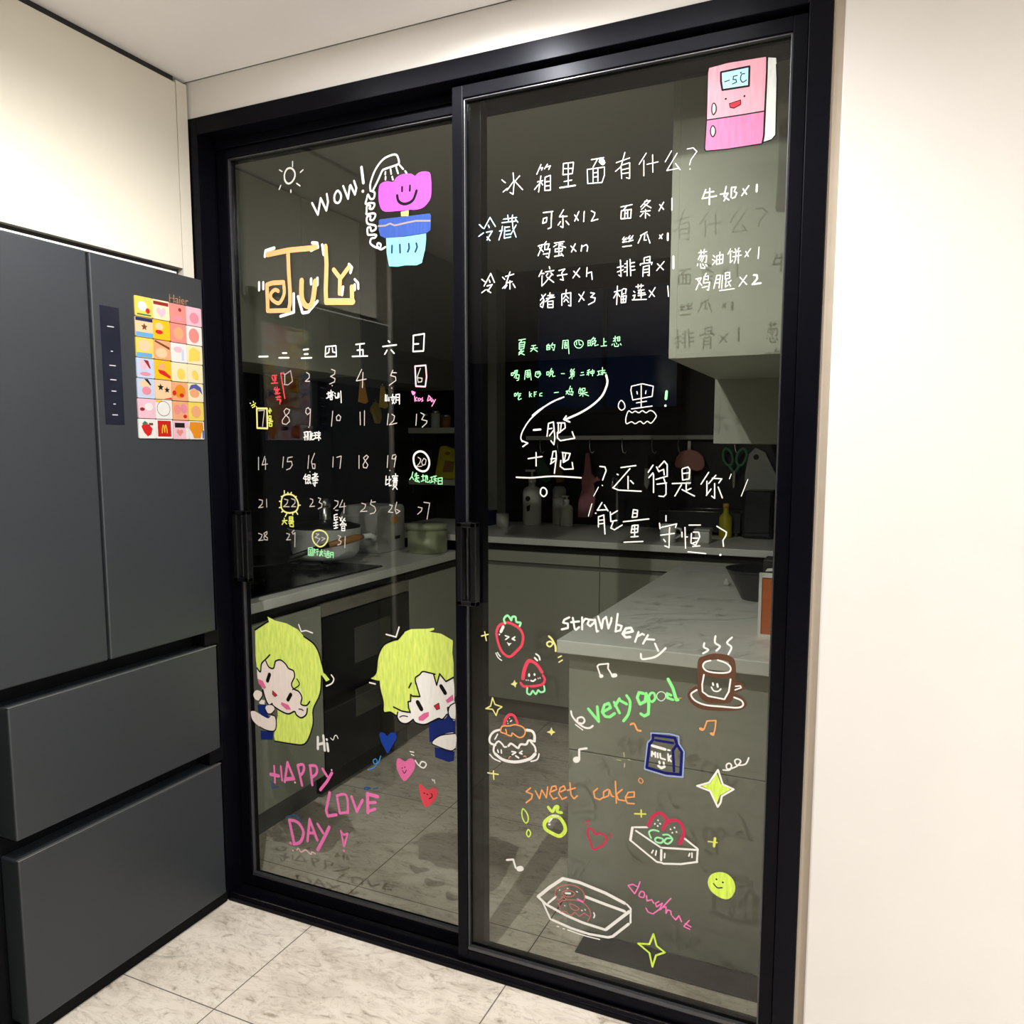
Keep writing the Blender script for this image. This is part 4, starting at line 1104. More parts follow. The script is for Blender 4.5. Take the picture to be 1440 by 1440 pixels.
 ('p','white',41,'-2423,19463 -2424,19328')]),
('R', 'grocery_list_lettering', 'white list row with times 1, second in the right column', [('p','white',22,'-3604,18194 -3433,18205'),
 ('p','white',22,'-3558,18246 -3546,18151'),
 ('p','white',22,'-3482,18257 -3489,18164'),
 ('p','white',22,'-3565,18143 -3611,18054'),
 ('p','white',22,'-3583,18117 -3430,18121 -3436,17981 -3465,17984'),
 ('p','white',22,'-3535,18103 -3562,18030'),
 ('p','white',22,'-3487,18108 -3532,17999'),
 ('p','white',22,'-3618,17960 -3627,17923'),
 ('p','white',22,'-3560,17955 -3548,17869 -3462,17852 -3463,17899'),
 ('p','white',22,'-3512,17950 -3492,17920'),
 ('p','white',22,'-3445,17935 -3415,17895'),
 ('p','white',22,'-3288,18107 -3249,18066'),
 ('p','white',22,'-3304,18025 -3266,18003'),
 ('p','white',22,'-3301,17912 -3228,17999'),
 ('p','white',22,'-3212,18091 -3081,18106 -3085,17930 -3216,17914 -3212,18091'),
 ('p','white',22,'-3148,18168 -3151,17927'),
 ('p','white',22,'-3200,18006 -3087,18014'),
 ('p','white',22,'-2925,18211 -2978,18105'),
 ('p','white',22,'-2951,18149 -2886,18161'),
 ('p','white',22,'-2922,18118 -2926,17924 -2881,17966'),
 ('p','white',22,'-2832,18202 -2812,18163'),
 ('p','white',22,'-2749,18212 -2775,18159'),
 ('p','white',22,'-2867,18131 -2719,18144'),
 ('p','white',22,'-2874,18040 -2699,18060'),
 ('p','white',22,'-2811,18135 -2816,17979 -2842,17907'),
 ('p','white',22,'-2756,18139 -2758,17900'),
 ('p','white',22,'-2609,18124 -2551,18018'),
 ('p','white',22,'-2510,18170 -2624,18016'),
 ('p','white',21,'-2338,18189 -2349,17953')]),
('R', 'grocery_list_lettering', 'white list row with times 2, bottom of the right column', [('p','white',24,'-3649,17642 -3534,17661 -3643,17414'),
 ('p','white',24,'-3609,17620 -3520,17499'),
 ('p','white',23,'-3430,17746 -3457,17682'),
 ('p','white',23,'-3476,17675 -3381,17685 -3388,17601'),
 ('p','white',23,'-3476,17675 -3483,17553'),
 ('p','white',23,'-3456,17626 -3417,17613'),
 ('p','white',24,'-3483,17543 -3349,17551 -3373,17384 -3402,17395'),
 ('p','white',24,'-3509,17451 -3395,17470'),
 ('p','white',23,'-3201,17679 -3260,17412'),
 ('p','white',23,'-3201,17679 -3125,17682 -3146,17413'),
 ('p','white',23,'-3208,17596 -3142,17599'),
 ('p','white',23,'-3215,17521 -3145,17525'),
 ('p','white',23,'-3078,17669 -3089,17399'),
 ('p','white',23,'-3023,17720 -2930,17721 -2926,17600 -3019,17589 -3023,17720'),
 ('p','white',23,'-3012,17663 -2937,17666'),
 ('p','white',23,'-3000,17569 -3015,17421 -2959,17454'),
 ('p','white',23,'-2897,17551 -2952,17509'),
 ('p','white',23,'-2961,17528 -2903,17430'),
 ('p','white',23,'-3135,17356 -2826,17372'),
 ('p','white',23,'-2713,17600 -2570,17440'),
 ('p','white',23,'-2575,17625 -2726,17416'),
 ('p','white',38,'-2429,17622 -2365,17616 -2354,17542 -2450,17431 -2278,17444')]),
('R', 'green_sentence_lettering', 'first small line of pale green handwriting', [('p','mint',20,'-7886,16562 -7706,16579'),
 ('p','mint',20,'-7796,16570 -7840,16505'),
 ('p','mint',20,'-7870,16494 -7721,16513 -7750,16353 -7870,16345 -7870,16494'),
 ('p','mint',20,'-7855,16444 -7750,16452'),
 ('p','mint',20,'-7855,16398 -7750,16406'),
 ('p','mint',20,'-7810,16329 -7885,16251'),
 ('p','mint',20,'-7855,16290 -7750,16299 -7885,16211'),
 ('p','mint',20,'-7855,16263 -7735,16204'),
 ('p','mint',20,'-7542,16409 -7438,16417'),
 ('p','mint',20,'-7571,16344 -7394,16354'),
 ('p','mint',20,'-7489,16407 -7512,16327 -7571,16277'),
 ('p','mint',20,'-7497,16340 -7394,16268'),
 ('p','mint',20,'-7101,16427 -7159,16390'),
 ('p','mint',20,'-7151,16376 -7072,16398 -7072,16305 -7150,16296 -7151,16376'),
 ('p','mint',20,'-7145,16341 -7078,16346'),
 ('p','mint',19,'-7000,16448 -7043,16384'),
 ('p','mint',19,'-7029,16396 -6942,16405 -6970,16274 -6999,16289'),
 ('p','mint',19,'-7028,16356 -6999,16328'),
 ('p','mint',19,'-6741,16487 -6754,16303'),
 ('p','mint',19,'-6741,16487 -6613,16493 -6587,16176'),
 ('p','mint',19,'-6712,16433 -6641,16434'),
 ('p','mint',19,'-6675,16457 -6675,16391'),
 ('p','mint',19,'-6712,16393 -6635,16397'),
 ('p','mint',19,'-6697,16366 -6634,16368 -6634,16310 -6697,16313 -6697,16366'),
 ('p','mint',19,'-6400,16442 -6399,16377'),
 ('p','mint',19,'-6344,16452 -6334,16373 -6287,16371'),
 ('p','mint',19,'-6120,16453 -6064,16463 -6063,16346 -6118,16336 -6120,16453'),
 ('p','mint',19,'-6113,16401 -6069,16404'),
 ('p','mint',19,'-5982,16524 -6036,16462'),
 ('p','mint',19,'-6023,16487 -5940,16495 -5967,16445'),
 ('p','mint',19,'-6022,16435 -5925,16443 -5939,16392 -6022,16383 -6022,16435'),
 ('p','mint',19,'-5980,16394 -6035,16332'),
 ('p','mint',19,'-5952,16393 -5952,16328 -5869,16349'),
 ('p','mint',19,'-5733,16489 -5731,16316'),
 ('p','mint',19,'-5724,16406 -5678,16409'),
 ('p','mint',19,'-5800,16312 -5663,16318'),
 ('p','mint',19,'-5502,16471 -5421,16480'),
 ('p','mint',18,'-5462,16520 -5460,16392'),
 ('p','mint',18,'-5461,16456 -5506,16407'),
 ('p','mint',18,'-5407,16497 -5354,16501 -5352,16412 -5406,16410 -5407,16497'),
 ('p','mint',18,'-5407,16453 -5353,16455'),
 ('p','mint',19,'-5527,16345 -5540,16320'),
 ('p','mint',19,'-5487,16355 -5472,16290 -5391,16286 -5378,16324'),
 ('p','mint',18,'-5433,16365 -5419,16339'),
 ('p','mint',18,'-5338,16347 -5316,16313'),
 ('o','mint',19,'-6358,16479 -6259,16448 -6239,16369 -6300,16301 -6399,16311 -6456,16393 -6428,16457')]),
('R', 'green_sentence_lettering', 'second small line of pale green handwriting', [('p','mint',20,'-8082,15784 -8021,15795 -8036,15727 -8082,15729 -8082,15784'),
 ('p','mint',20,'-7991,15835 -7915,15845 -7930,15764 -7991,15767 -7991,15835'),
 ('p','mint',20,'-7985,15802 -7930,15805'),
 ('p','mint',20,'-7975,15739 -7870,15735 -7885,15613 -7930,15601'),
 ('p','mint',20,'-7975,15725 -8006,15672'),
 ('p','mint',20,'-7945,15710 -7960,15656 -7900,15654'),
 ('p','mint',20,'-7704,15824 -7725,15621'),
 ('p','mint',20,'-7704,15824 -7585,15838 -7554,15602'),
 ('p','mint',20,'-7674,15782 -7606,15785'),
 ('p','mint',20,'-7644,15808 -7644,15740'),
 ('p','mint',20,'-7680,15742 -7600,15747'),
 ('p','mint',20,'-7665,15714 -7605,15717 -7605,15671 -7665,15668 -7665,15714'),
 ('p','mint',20,'-7436,15786 -7333,15796 -7303,15728 -7376,15650 -7451,15693 -7436,15786'),
 ('p','mint',20,'-7392,15771 -7397,15731'),
 ('p','mint',20,'-7356,15775 -7347,15729'),
 ('p','mint',20,'-7148,15775 -7098,15782 -7098,15707 -7147,15703 -7148,15775'),
 ('p','mint',20,'-7026,15851 -7054,15799'),
 ('p','mint',20,'-7063,15791 -6996,15796'),
 ('p','mint',20,'-7069,15759 -6981,15769 -6996,15724 -7063,15727 -7069,15759'),
 ('p','mint',20,'-7039,15726 -7083,15666'),
 ('p','mint',20,'-7010,15725 -6995,15663 -6937,15674'),
 ('p','mint',19,'-6779,15722 -6698,15719'),
 ('p','mint',19,'-6522,15818 -6550,15779'),
 ('p','mint',19,'-6544,15792 -6493,15795'),
 ('p','mint',19,'-6451,15820 -6479,15784'),
 ('p','mint',19,'-6550,15753 -6450,15762 -6450,15722 -6535,15718 -6541,15686 -6450,15696 -6463,15644'),
 ('p','mint',19,'-6493,15764 -6506,15592'),
 ('p','mint',19,'-6506,15672 -6577,15608'),
 ('p','mint',19,'-6280,15729 -6224,15732'),
 ('p','mint',19,'-6299,15664 -6209,15674'),
 ('p','mint',19,'-6071,15787 -6126,15763'),
 ('p','mint',19,'-6131,15724 -6056,15734'),
 ('p','mint',19,'-6093,15761 -6097,15657'),
 ('p','mint',19,'-6098,15722 -6139,15672'),
 ('p','mint',19,'-6042,15746 -5959,15756 -5964,15704 -6042,15699 -6042,15746'),
 ('p','mint',19,'-6001,15784 -5999,15640'),
 ('p','mint',19,'-5876,15740 -5820,15751'),
 ('p','mint',19,'-5848,15744 -5847,15661'),
 ('p','mint',19,'-5880,15649 -5814,15673'),
 ('p','mint',19,'-5807,15750 -5697,15759'),
 ('p','mint',19,'-5761,15826 -5750,15657'),
 ('p','mint',19,'-5792,15711 -5770,15697'),
 ('p','mint',19,'-5710,15721 -5792,15659'),
 ('p','mint',19,'-5743,15709 -5668,15693')]),
('R', 'green_sentence_lettering', 'third small line of pale green handwriting', [('p','mint',20,'-7997,15288 -7954,15295 -7954,15232 -7997,15225 -7997,15288'),
 ('p','mint',20,'-7899,15313 -7936,15259'),
 ('p','mint',20,'-7905,15272 -7824,15284'),
 ('p','mint',20,'-7905,15231 -7839,15243 -7899,15176 -7884,15135 -7815,15160'),
 ('p','mint',20,'-7598,15318 -7598,15196'),
 ('p','mint',20,'-7545,15276 -7592,15250 -7544,15203'),
 ('p','mint',20,'-7473,15315 -7470,15201'),
 ('p','mint',20,'-7473,15301 -7414,15313'),
 ('p','mint',20,'-7470,15255 -7425,15259'),
 ('p','mint',20,'-7272,15282 -7325,15270 -7330,15216 -7271,15215'),
 ('p','mint',20,'-6955,15279 -6848,15289'),
 ('p','mint',19,'-6655,15305 -6598,15317 -6654,15239'),
 ('p','mint',19,'-6643,15292 -6591,15237'),
 ('p','mint',19,'-6547,15422 -6561,15369'),
 ('p','mint',19,'-6575,15356 -6504,15367 -6517,15301'),
 ('p','mint',19,'-6575,15356 -6574,15290'),
 ('p','mint',19,'-6569,15284 -6475,15292 -6494,15208 -6531,15222'),
 ('p','mint',19,'-6597,15232 -6517,15240'),
 ('p','mint',19,'-6333,15336 -6277,15347 -6290,15268'),
 ('p','mint',19,'-6305,15375 -6341,15270'),
 ('p','mint',19,'-6248,15360 -6178,15363 -6183,15300 -6242,15299 -6248,15360'),
 ('p','mint',19,'-6332,15243 -6121,15264'),
 ('p','mint',19,'-6234,15293 -6232,15174'),
 ('p','mint',19,'-6247,15241 -6312,15190'),
 ('p','mint',19,'-6219,15240 -6092,15184')]),
('R', 'arrow_drawing', 'long thin white arrow curving down left from the green lines', [('c','white',31,'-6774,15146 -7026,15058 -7281,14899 -7590,14644 -7773,14383 -7826,14216 -7786,14119'),
 ('c','white',31,'-6711,15171 -6927,15096 -7332,14886 -7522,14750'),
 ('p','white',33,'-7799,14143 -7641,14083 -7773,13999')]),
('R', 'arrow_drawing', 'thick white arrow curving down from end of green lines', [('c','white',47,'-5668,15643 -5637,15465 -5750,15191 -5984,14973 -6282,14799 -6658,14645'),
 ('p','white',36,'-6645,14724 -6707,14643 -6557,14583')]),
('R', 'sum_lettering', 'white handwritten sum of two characters adding up to 0', [('p','white',46,'-7486,14400 -7304,14413'),
 ('p','white',30,'-7099,14543 -7136,14248'),
 ('p','white',30,'-7099,14555 -6972,14588 -6932,14211 -6956,14046 -7033,14141'),
 ('p','white',30,'-7086,14425 -7009,14436'),
 ('p','white',30,'-7072,14259 -6958,14400'),
 ('p','white',29,'-6871,14564 -6682,14561 -6668,14444 -6844,14317 -6845,14540'),
 ('p','white',29,'-6769,14551 -6793,14340'),
 ('p','white',30,'-6869,14341 -6868,14211 -6792,14140 -6429,14198 -6492,14349'),
 ('p','white',30,'-7627,13706 -7263,13761'),
 ('p','white',30,'-7419,13856 -7418,13532'),
 ('p','white',30,'-6981,13869 -7030,13596'),
 ('p','white',30,'-6981,13881 -6904,13893 -6891,13739 -6939,13359'),
 ('p','white',30,'-7031,13703 -6916,13715'),
 ('p','white',30,'-7043,13584 -6916,13668'),
 ('p','white',30,'-6739,13858 -6538,13835 -6587,13694 -6712,13622 -6727,13834'),
 ('p','white',29,'-6651,13834 -6687,13646'),
 ('p','white',30,'-6776,13669 -6788,13527 -6686,13457 -6460,13471 -6486,13624'),
 ('c','white',35,'-7944,13247 -7534,13242 -6964,13287 -6258,13262'),
 ('o','white',34,'-7221,13007 -7143,12949 -7142,12852 -7220,12790 -7298,12861 -7285,12969')]),
('R', 'hey_lettering', 'big white doodled character with ruffled base and green exclamation mark', [('o','white',22,'-5294,15058 -5224,14984 -5211,14885 -5291,14837 -5361,14904 -5351,15004'),
 ('p','white',22,'-5059,15375 -4805,15422 -4552,15360 -4575,15133 -5025,15062 -5074,15283 -5059,15375'),
 ('p','white',22,'-4832,15385 -4824,14893'),
 ('p','white',22,'-4939,14994 -4702,15027'),
 ('p','white',22,'-5050,14860 -4571,14916'),
 ('p','white',22,'-4932,15251 -4919,15196'),
 ('p','white',22,'-4718,15262 -4728,15197'),
 ('o','white',22,'-5107,14817 -5037,14771 -4964,14808 -4878,14769 -4794,14816 -4709,14766 -4625,14813 -4541,14790 -4472,14696 -4510,14615 -4592,14529 -4677,14574 -4760,14520 -4846,14576 -4959,14522 -5045,14568 -5160,14525 -5184,14625 -5152,14762'),
 ('p','mint',60,'-4245,15232 -4258,15071'),
 ('p','white',50,'-4266,14920 -4266,14915')]),
('R', 'energy_sentence_lettering', 'two large rows of white handwritten characters with question marks', [('p','white',30,'-5794,13537 -5669,13524 -5639,13441 -5723,13218'),
 ('p','white',30,'-5730,13092 -5727,13089'),
 ('p','white',30,'-5370,13362 -5347,13346'),
 ('p','white',29,'-5281,13515 -4928,13565'),
 ('p','white',29,'-5067,13490 -5460,13042'),
 ('p','white',29,'-5107,13311 -5102,13022'),
 ('p','white',29,'-5049,13216 -4977,13148'),
 ('p','white',30,'-5474,13042 -5330,12989 -4792,12974'),
 ('p','white',29,'-4525,13577 -4633,13413'),
 ('p','white',29,'-4522,13401 -4617,13291'),
 ('p','white',29,'-4508,13374 -4500,12954'),
 ('p','white',29,'-4387,13538 -4267,13673 -4198,13593 -4192,13325'),
 ('p','white',29,'-4442,13537 -4385,13430'),
 ('p','white',29,'-4372,13444 -4277,13485 -4261,13364'),
 ('p','white',29,'-4450,13253 -4219,13325'),
 ('p','white',29,'-4421,13145 -4203,13177'),
 ('p','white',28,'-4273,13283 -4215,13136 -4211,12920 -4264,12865 -4374,12875'),
 ('p','white',28,'-3846,13504 -3727,13545 -3686,13492 -3694,13279 -3840,13250 -3859,13490'),
 ('p','white',28,'-3830,13397 -3711,13412'),
 ('p','white',28,'-4075,13166 -3665,13187'),
 ('p','white',28,'-3758,13172 -3755,13038'),
 ('p','white',28,'-3864,13143 -4007,12885'),
 ('p','white',28,'-3849,13036 -3700,12959 -3566,12896'),
 ('p','white',28,'-3754,13012 -3649,13067'),
 ('p','white',27,'-3264,13431 -3427,13165'),
 ('p','white',28,'-3298,13233 -3291,12943'),
 ('p','white',27,'-3107,13368 -3258,13181'),
 ('p','white',27,'-3183,13301 -2976,13291 -3038,13199'),
 ('p','white',27,'-3128,13184 -3119,12855 -3186,12906'),
 ('p','white',27,'-3203,13064 -3303,12916'),
 ('p','white',27,'-3048,13107 -2952,12872'),
 ('p','white',17,'-2775,13399 -2810,13294'),
 ('p','white',17,'-2418,13288 -2546,12922'),
 ('p','white',20,'-6066,12351 -5980,12651'),
 ('p','white',19,'-5938,12835 -5823,13048'),
 ('p','white',30,'-5731,12686 -5846,12500 -5612,12522'),
 ('p','white',30,'-5672,12632 -5583,12495'),
 ('p','white',30,'-5889,12428 -5874,12429'),
 ('p','white',30,'-5814,12346 -5812,12106'),
 ('p','white',30,'-5814,12346 -5683,12393 -5648,11944'),
 ('p','white',30,'-5799,12262 -5667,12281'),
 ('p','white',30,'-5798,12178 -5666,12197'),
 ('p','white',30,'-5351,12503 -5494,12414'),
 ('p','white',30,'-5524,12469 -5507,12245 -5363,12279'),
 ('p','white',30,'-5449,12248 -5505,12091 -5417,12053 -5232,12173'),
 ('p','white',29,'-4967,12543 -4868,12533 -4880,12380 -4992,12362 -4967,12543'),
 ('p','white',29,'-4966,12460 -4895,12463'),
 ('p','white',30,'-5204,12252 -4599,12341'),
 ('p','white',29,'-4989,12169 -4848,12188 -4859,12022 -5015,12001 -4989,12169'),
 ('p','white',29,'-4996,12085 -4855,12105'),
 ('p','white',29,'-4933,12185 -4928,11907'),
 ('p','white',30,'-5013,11903 -4844,11925'),
 ('p','white',30,'-5182,11770 -4729,11812'),
 ('p','white',29,'-4201,12432 -4198,12310'),
 ('p','white',29,'-4348,12250 -4332,12127'),
 ('p','white',29,'-4305,12156 -3952,12252 -3977,12170'),
 ('p','white',29,'-4315,11977 -4002,12033'),
 ('p','white',29,'-4113,12164 -4117,11700 -4214,11736'),
 ('p','white',29,'-4244,11885 -4202,11832'),
 ('p','white',28,'-3762,12179 -3738,11706'),
 ('p','white',28,'-3827,12068 -3824,11959'),
 ('p','white',28,'-3730,11964 -3703,11965'),
 ('p','white',28,'-3670,12236 -3418,12247'),
 ('p','white',28,'-3572,12079 -3453,12084 -3424,11978 -3512,11786 -3620,11834 -3612,12050'),
 ('p','white',28,'-3583,11944 -3450,11950'),
 ('p','white',28,'-3567,11837 -3488,11868'),
 ('p','white',28,'-3682,11628 -3283,11609'),
 ('p','white',28,'-3578,11755 -3419,11777'),
 ('p','white',28,'-3051,12235 -2841,12112 -2851,12032 -2913,11923 -2896,11791'),
 ('p','white',49,'-2961,11595 -2956,11601')]),
('R', 'strawberry_drawing', 'red outlined strawberry with mint leaves and a squinting face', [('o','berry',69,'-8286,9549 -8430,9461 -8494,9305 -8485,9172 -8440,8993 -8341,8803 -8197,8702 -8090,8714 -7947,8846 -7806,9010 -7767,9146 -7762,9294 -7841,9435 -7983,9520 -8143,9571'),
 ('c','mint',56,'-8250,9544 -8286,9657 -8196,9756 -8125,9705 -8081,9643 -8054,9728 -7965,9736 -7939,9615 -7824,9601 -7850,9516'),
 ('p','white',76,'-8304,9456 -8373,9320'),
 ('p','white',43,'-8413,9246 -8411,9245'),
 ('p','white',33,'-8250,9229 -8143,9207 -8242,9130'),
 ('p','white',41,'-7983,9223 -8054,9166 -7983,9140'),
 ('f','white',0,'-8206,9071 -8140,9044 -8066,9062 -8147,8970'),
 ('c','white',30,'-8513,8751 -8450,8640 -8350,8576'),
 ('c','white',30,'-8468,8772 -8432,8718 -8386,8672')]),
('R', 'strawberry_drawing', 'upside down red outlined strawberry with a smiling face', [('c','berry',98,'-7760,8178 -7725,8390 -7629,8616 -7541,8656'),
 ('c','berry',81,'-7541,8656 -7419,8607 -7314,8504 -7241,8398'),
 ('c','berry',64,'-7218,8319 -7166,8226 -7226,8095 -7452,8017 -7557,8000'),
 ('c','berry',66,'-7822,8053 -7733,7970 -7627,7991'),
 ('c','mint',49,'-7636,7944 -7645,7818 -7557,7788 -7487,7888 -7408,7816 -7338,7924 -7277,7882 -7173,7929 -7183,8051'),
 ('p','white',52,'-7589,8307 -7589,8265'),
 ('p','white',55,'-7441,8325 -7441,8308'),
 ('c','white',42,'-7540,8150 -7479,8141 -7414,8196'),
 ('p','palepink',28,'-7672,8150 -7659,8139'),
 ('p','palepink',28,'-7614,8158 -7607,8142'),
 ('p','palepink',28,'-7345,8237 -7338,8218'),
 ('p','palepink',27,'-7296,8255 -7286,8235'),
 ('c','white',42,'-7403,8847 -7324,8799 -7298,8711'),
 ('p','white',48,'-7437,8745 -7367,8687')]),
('R', 'sparkle_drawing', 'small pale yellow sparkles, curl and dashes round the strawberries', [('p','paleyellow',35,'-8832,9272 -8786,9049'),
 ('p','paleyellow',35,'-8924,9153 -8731,9215')]),
('R', 'sparkle_drawing', 'small pale yellow sparkles, curl and dashes round the strawberries', [('f','paleyellow',0,'-7991,8111 -7964,8044 -7907,8043 -7952,7987 -7961,7905 -8009,7960 -8104,7984 -8030,8031')]),
('R', 'sparkle_drawing', 'small pale yellow sparkles, curl and dashes round the strawberries', [('c','paleyellow',51,'-7060,9332 -6975,9260 -6889,9107 -6879,8978'),
 ('c','paleyellow',41,'-6957,9148 -7025,9076 -7102,9100 -7102,9165 -7025,9206 -6957,9164')]),
('R', 'sparkle_drawing', 'small pale yellow sparkles, curl and dashes round the strawberries', [('p','paleyellow',32,'-6810,8823 -6726,8873'),
 ('p','paleyellow',32,'-6793,8704 -6700,8771')]),
('R', 'sparkle_drawing', 'small pale yellow sparkles, curl and dashes round the strawberries', [('p','paleyellow',34,'-8613,7560 -8545,7391 -8343,7356 -8456,7267 -8512,7101 -8614,7255 -8807,7243 -8670,7331 -8613,7560')]),
('R', 'sparkle_drawing', 'small pale yellow sparkles, curl and dashes round the strawberries', [('f','paleyellow',0,'-6980,7020 -6944,6936 -6867,6910 -6943,6864 -6979,6795 -7011,6854 -7113,6873 -7012,6929')]),
('R', 'sparkle_drawing', 'small pale yellow sparkles, curl and dashes round the strawberries', [('p','paleyellow',40,'-8756,5522 -8459,5532'),
 ('p','paleyellow',40,'-8595,5604 -8585,5381')]),
('R', 'cake_drawing', 'white outlined cake with a strawberry on top and a squinting face', [('c','white',58,'-8400,6739 -8581,6659 -8695,6493 -8685,6346 -8537,6306'),
 ('c','white',73,'-7668,6840 -7516,6842 -7440,6751 -7439,6585'),
 ('c','white',46,'-8559,6302 -8446,6426 -8333,6360 -8288,6303 -8221,6314'),
 ('c','white',56,'-8165,6344 -8087,6420 -7954,6357 -7887,6337 -7821,6441 -7668,6466 -7602,6580 -7472,6580'),
 ('c','white',53,'-7537,6549 -7428,6442 -7402,6322'),
 ('c','white',55,'-8571,6279 -8587,6149 -8537,6051'),
 ('c','white',79,'-8537,6072 -8334,5957 -8065,5939 -7821,5991 -7557,6109 -7416,6257'),
 ('c','white',38,'-8697,6035 -8583,5937 -8402,5893'),
 ('c','white',37,'-7535,6040 -7362,6121 -7308,6275'),
 ('p','white',34,'-8468,6613 -8548,6463'),
 ('p','white',41,'-8065,6213 -7954,6211 -8054,6131'),
 ('p','white',40,'-7777,6271 -7854,6206 -7777,6198'),
 ('p','white',41,'-8469,6190 -8451,6129'),
 ('p','white',41,'-8367,6206 -8361,6122'),
 ('p','white',50,'-7954,6116 -7876,6076'),
 ('c','peach',29,'-8154,6013 -8132,6059 -8098,6071'),
 ('c','peach',28,'-7733,6132 -7689,6160 -7667,6132'),
 ('c','berry',78,'-8288,6872 -8243,7046 -8131,7177 -7998,7165 -7910,6991'),
 ('p','white',29,'-8187,7002 -8185,7000'),
 ('p','white',29,'-8131,7083 -8129,7081'),
 ('p','white',29,'-8109,7003 -8065,7041'),
 ('p','white',29,'-8176,6941 -8174,6939'),
 ('o','lightorange',39,'-8355,6820 -8288,6861 -8131,6885 -7998,6936 -7866,6935 -7734,6892 -7690,6774 -7756,6660 -7866,6622 -7976,6668 -8054,6708 -8076,6631 -8176,6637 -8266,6665 -8378,6690'),
 ('p','lightorange',37,'-8232,6775 -8210,6684')]),
('R', 'strawberry_lettering', 'white handwritten word strawberry', [('p','white',51,'-6529,9856 -6656,9789 -6690,9709 -6563,9698 -6562,9588 -6724,9539'),
 ('p','white',51,'-6437,9853 -6389,9593 -6354,9563 -6275,9637'),
 ('p','white',51,'-6482,9739 -6276,9780'),
 ('p','white',51,'-6198,9886 -6195,9590'),
 ('p','white',51,'-6196,9743 -6118,9860 -6050,9855'),
 ('p','white',50,'-5904,9847 -6016,9848 -6060,9734 -5992,9686 -5881,9795 -5870,9861 -5822,9571 -5789,9590'),
 ('p','white',50,'-5793,9944 -5700,9659 -5670,9879 -5593,9951 -5534,9675 -5470,9854 -5460,9941'),
 ('p','white',49,'-5308,10052 -5357,9617 -5237,9661 -5206,9771 -5326,9792'),
 ('p','white',60,'-5171,9592 -4934,9665 -4978,9746 -5107,9716 -5181,9580 -5104,9502 -4996,9523'),
 ('p','white',49,'-4794,9661 -4876,9418'),
 ('p','white',49,'-4824,9551 -4708,9627 -4665,9610'),
 ('p','white',48,'-4569,9609 -4682,9395'),
 ('p','white',48,'-4589,9511 -4419,9518'),
 ('p','white',48,'-4397,9425 -4320,9263'),
 ('c','white',48,'-4144,9346 -4349,9133 -4580,9043 -4708,9029 -4731,9144')]),
('R', 'music_note_drawing', 'white pair of joined notes under the word strawberry', [('p','white',38,'-5708,8466 -5801,8719 -5756,8768 -5522,8817 -5532,8695 -5419,8534'),
 ('p','white',86,'-5708,8481 -5686,8493'),
 ('p','white',97,'-5408,8535 -5342,8554')]),
('R', 'very_good_lettering', 'green handwritten words very good', [('p','brightmint',75,'-6015,7626 -5750,7351 -5789,7713'),
 ('p','brightmint',71,'-5652,7599 -5452,7738 -5498,7842 -5609,7782 -5663,7597 -5583,7498 -5471,7503 -5350,7609'),
 ('p','brightmint',70,'-5365,7882 -5229,7637'),
 ('p','brightmint',70,'-5342,7797 -5234,7988'),
 ('p','brightmint',70,'-5200,7938 -5057,7881'),
 ('c','brightmint',69,'-5060,8088 -4970,7936 -5009,7646 -5127,7454'),
 ('p','brightmint',74,'-4650,8196 -4758,8204 -4799,8068 -4731,7925 -4604,8008 -4586,8205 -4517,7955 -4523,7716 -4619,7648 -4706,7690'),
 ('o','brightmint',59,'-4479,8219 -4520,8105 -4454,8017 -4371,8104 -4395,8230'),
 ('o','palemint',20,'-4237,8293 -4142,8263 -4129,8158 -4222,8070 -4318,8122 -4320,8229'),
 ('p','brightmint',64,'-3995,8240 -4090,8270 -4077,8165 -3951,8139'),
 ('p','brightmint',78,'-4070,8613 -3957,8415 -3868,8146 -3837,8154'),
 ('p','lightorange',19,'-3807,8190 -3756,8208')]),
('R', 'curl_drawing', 'white curl and orange squiggle beside the words very good', [('c','white',48,'-6464,7506 -6427,7376 -6287,7238 -6124,7149 -5987,7148 -5896,7217'),
 ('c','white',47,'-6292,7271 -6288,7351 -6173,7395 -6108,7321 -6160,7239 -6252,7239'),
 ('p','white',32,'-6344,7184 -6158,7077')]),
('R', 'curl_drawing', 'white curl and orange squiggle beside the words very good', [('c','lightorange',45,'-4950,7392 -4864,7426 -4785,7285 -4698,7276')]),
('R', 'coffee_cup_drawing', 'brown and white steaming coffee cup with a face', [('c','brown',140,'-3261,9181 -3329,9101 -3327,8621 -3291,8375 -3156,8246 -2799,8270 -2663,8354 -2615,8711 -2626,9120 -2708,9254 -3024,9270 -3261,9181'),
 ('c','brown',114,'-3425,8473 -3563,8297 -3436,8124 -3192,8053 -2598,8115 -2348,8232 -2429,8365 -2606,8424'),
 ('c','brown',90,'-2594,8672 -2459,8710 -2389,8637 -2532,8536'),
 ('c','brown',113,'-3273,8878 -3012,8827 -2659,8880'),
 ('c','white',38,'-3110,9167 -3239,9111 -3276,9003 -3174,8911 -2915,8901 -2700,8947 -2664,9054 -2764,9145 -2952,9195'),
 ('p','white',38,'-3251,8819 -3286,8585 -3272,8419 -3139,8332 -2780,8307 -2687,8496 -2656,8788'),
 ('p','white',45,'-3047,8646 -3036,8606'),
 ('p','white',45,'-2947,8638 -2936,8577'),
 ('c','white',34,'-3074,8549 -3022,8473 -2923,8475 -2865,8535'),
 ('p','white',30,'-2544,8638 -2438,8661 -2418,8623 -2552,8554'),
 ('c','white',40,'-3404,8444 -3533,8322 -3438,8187 -3193,8116 -2834,8128 -2481,8152 -2367,8229 -2409,8327 -2566,8378'),
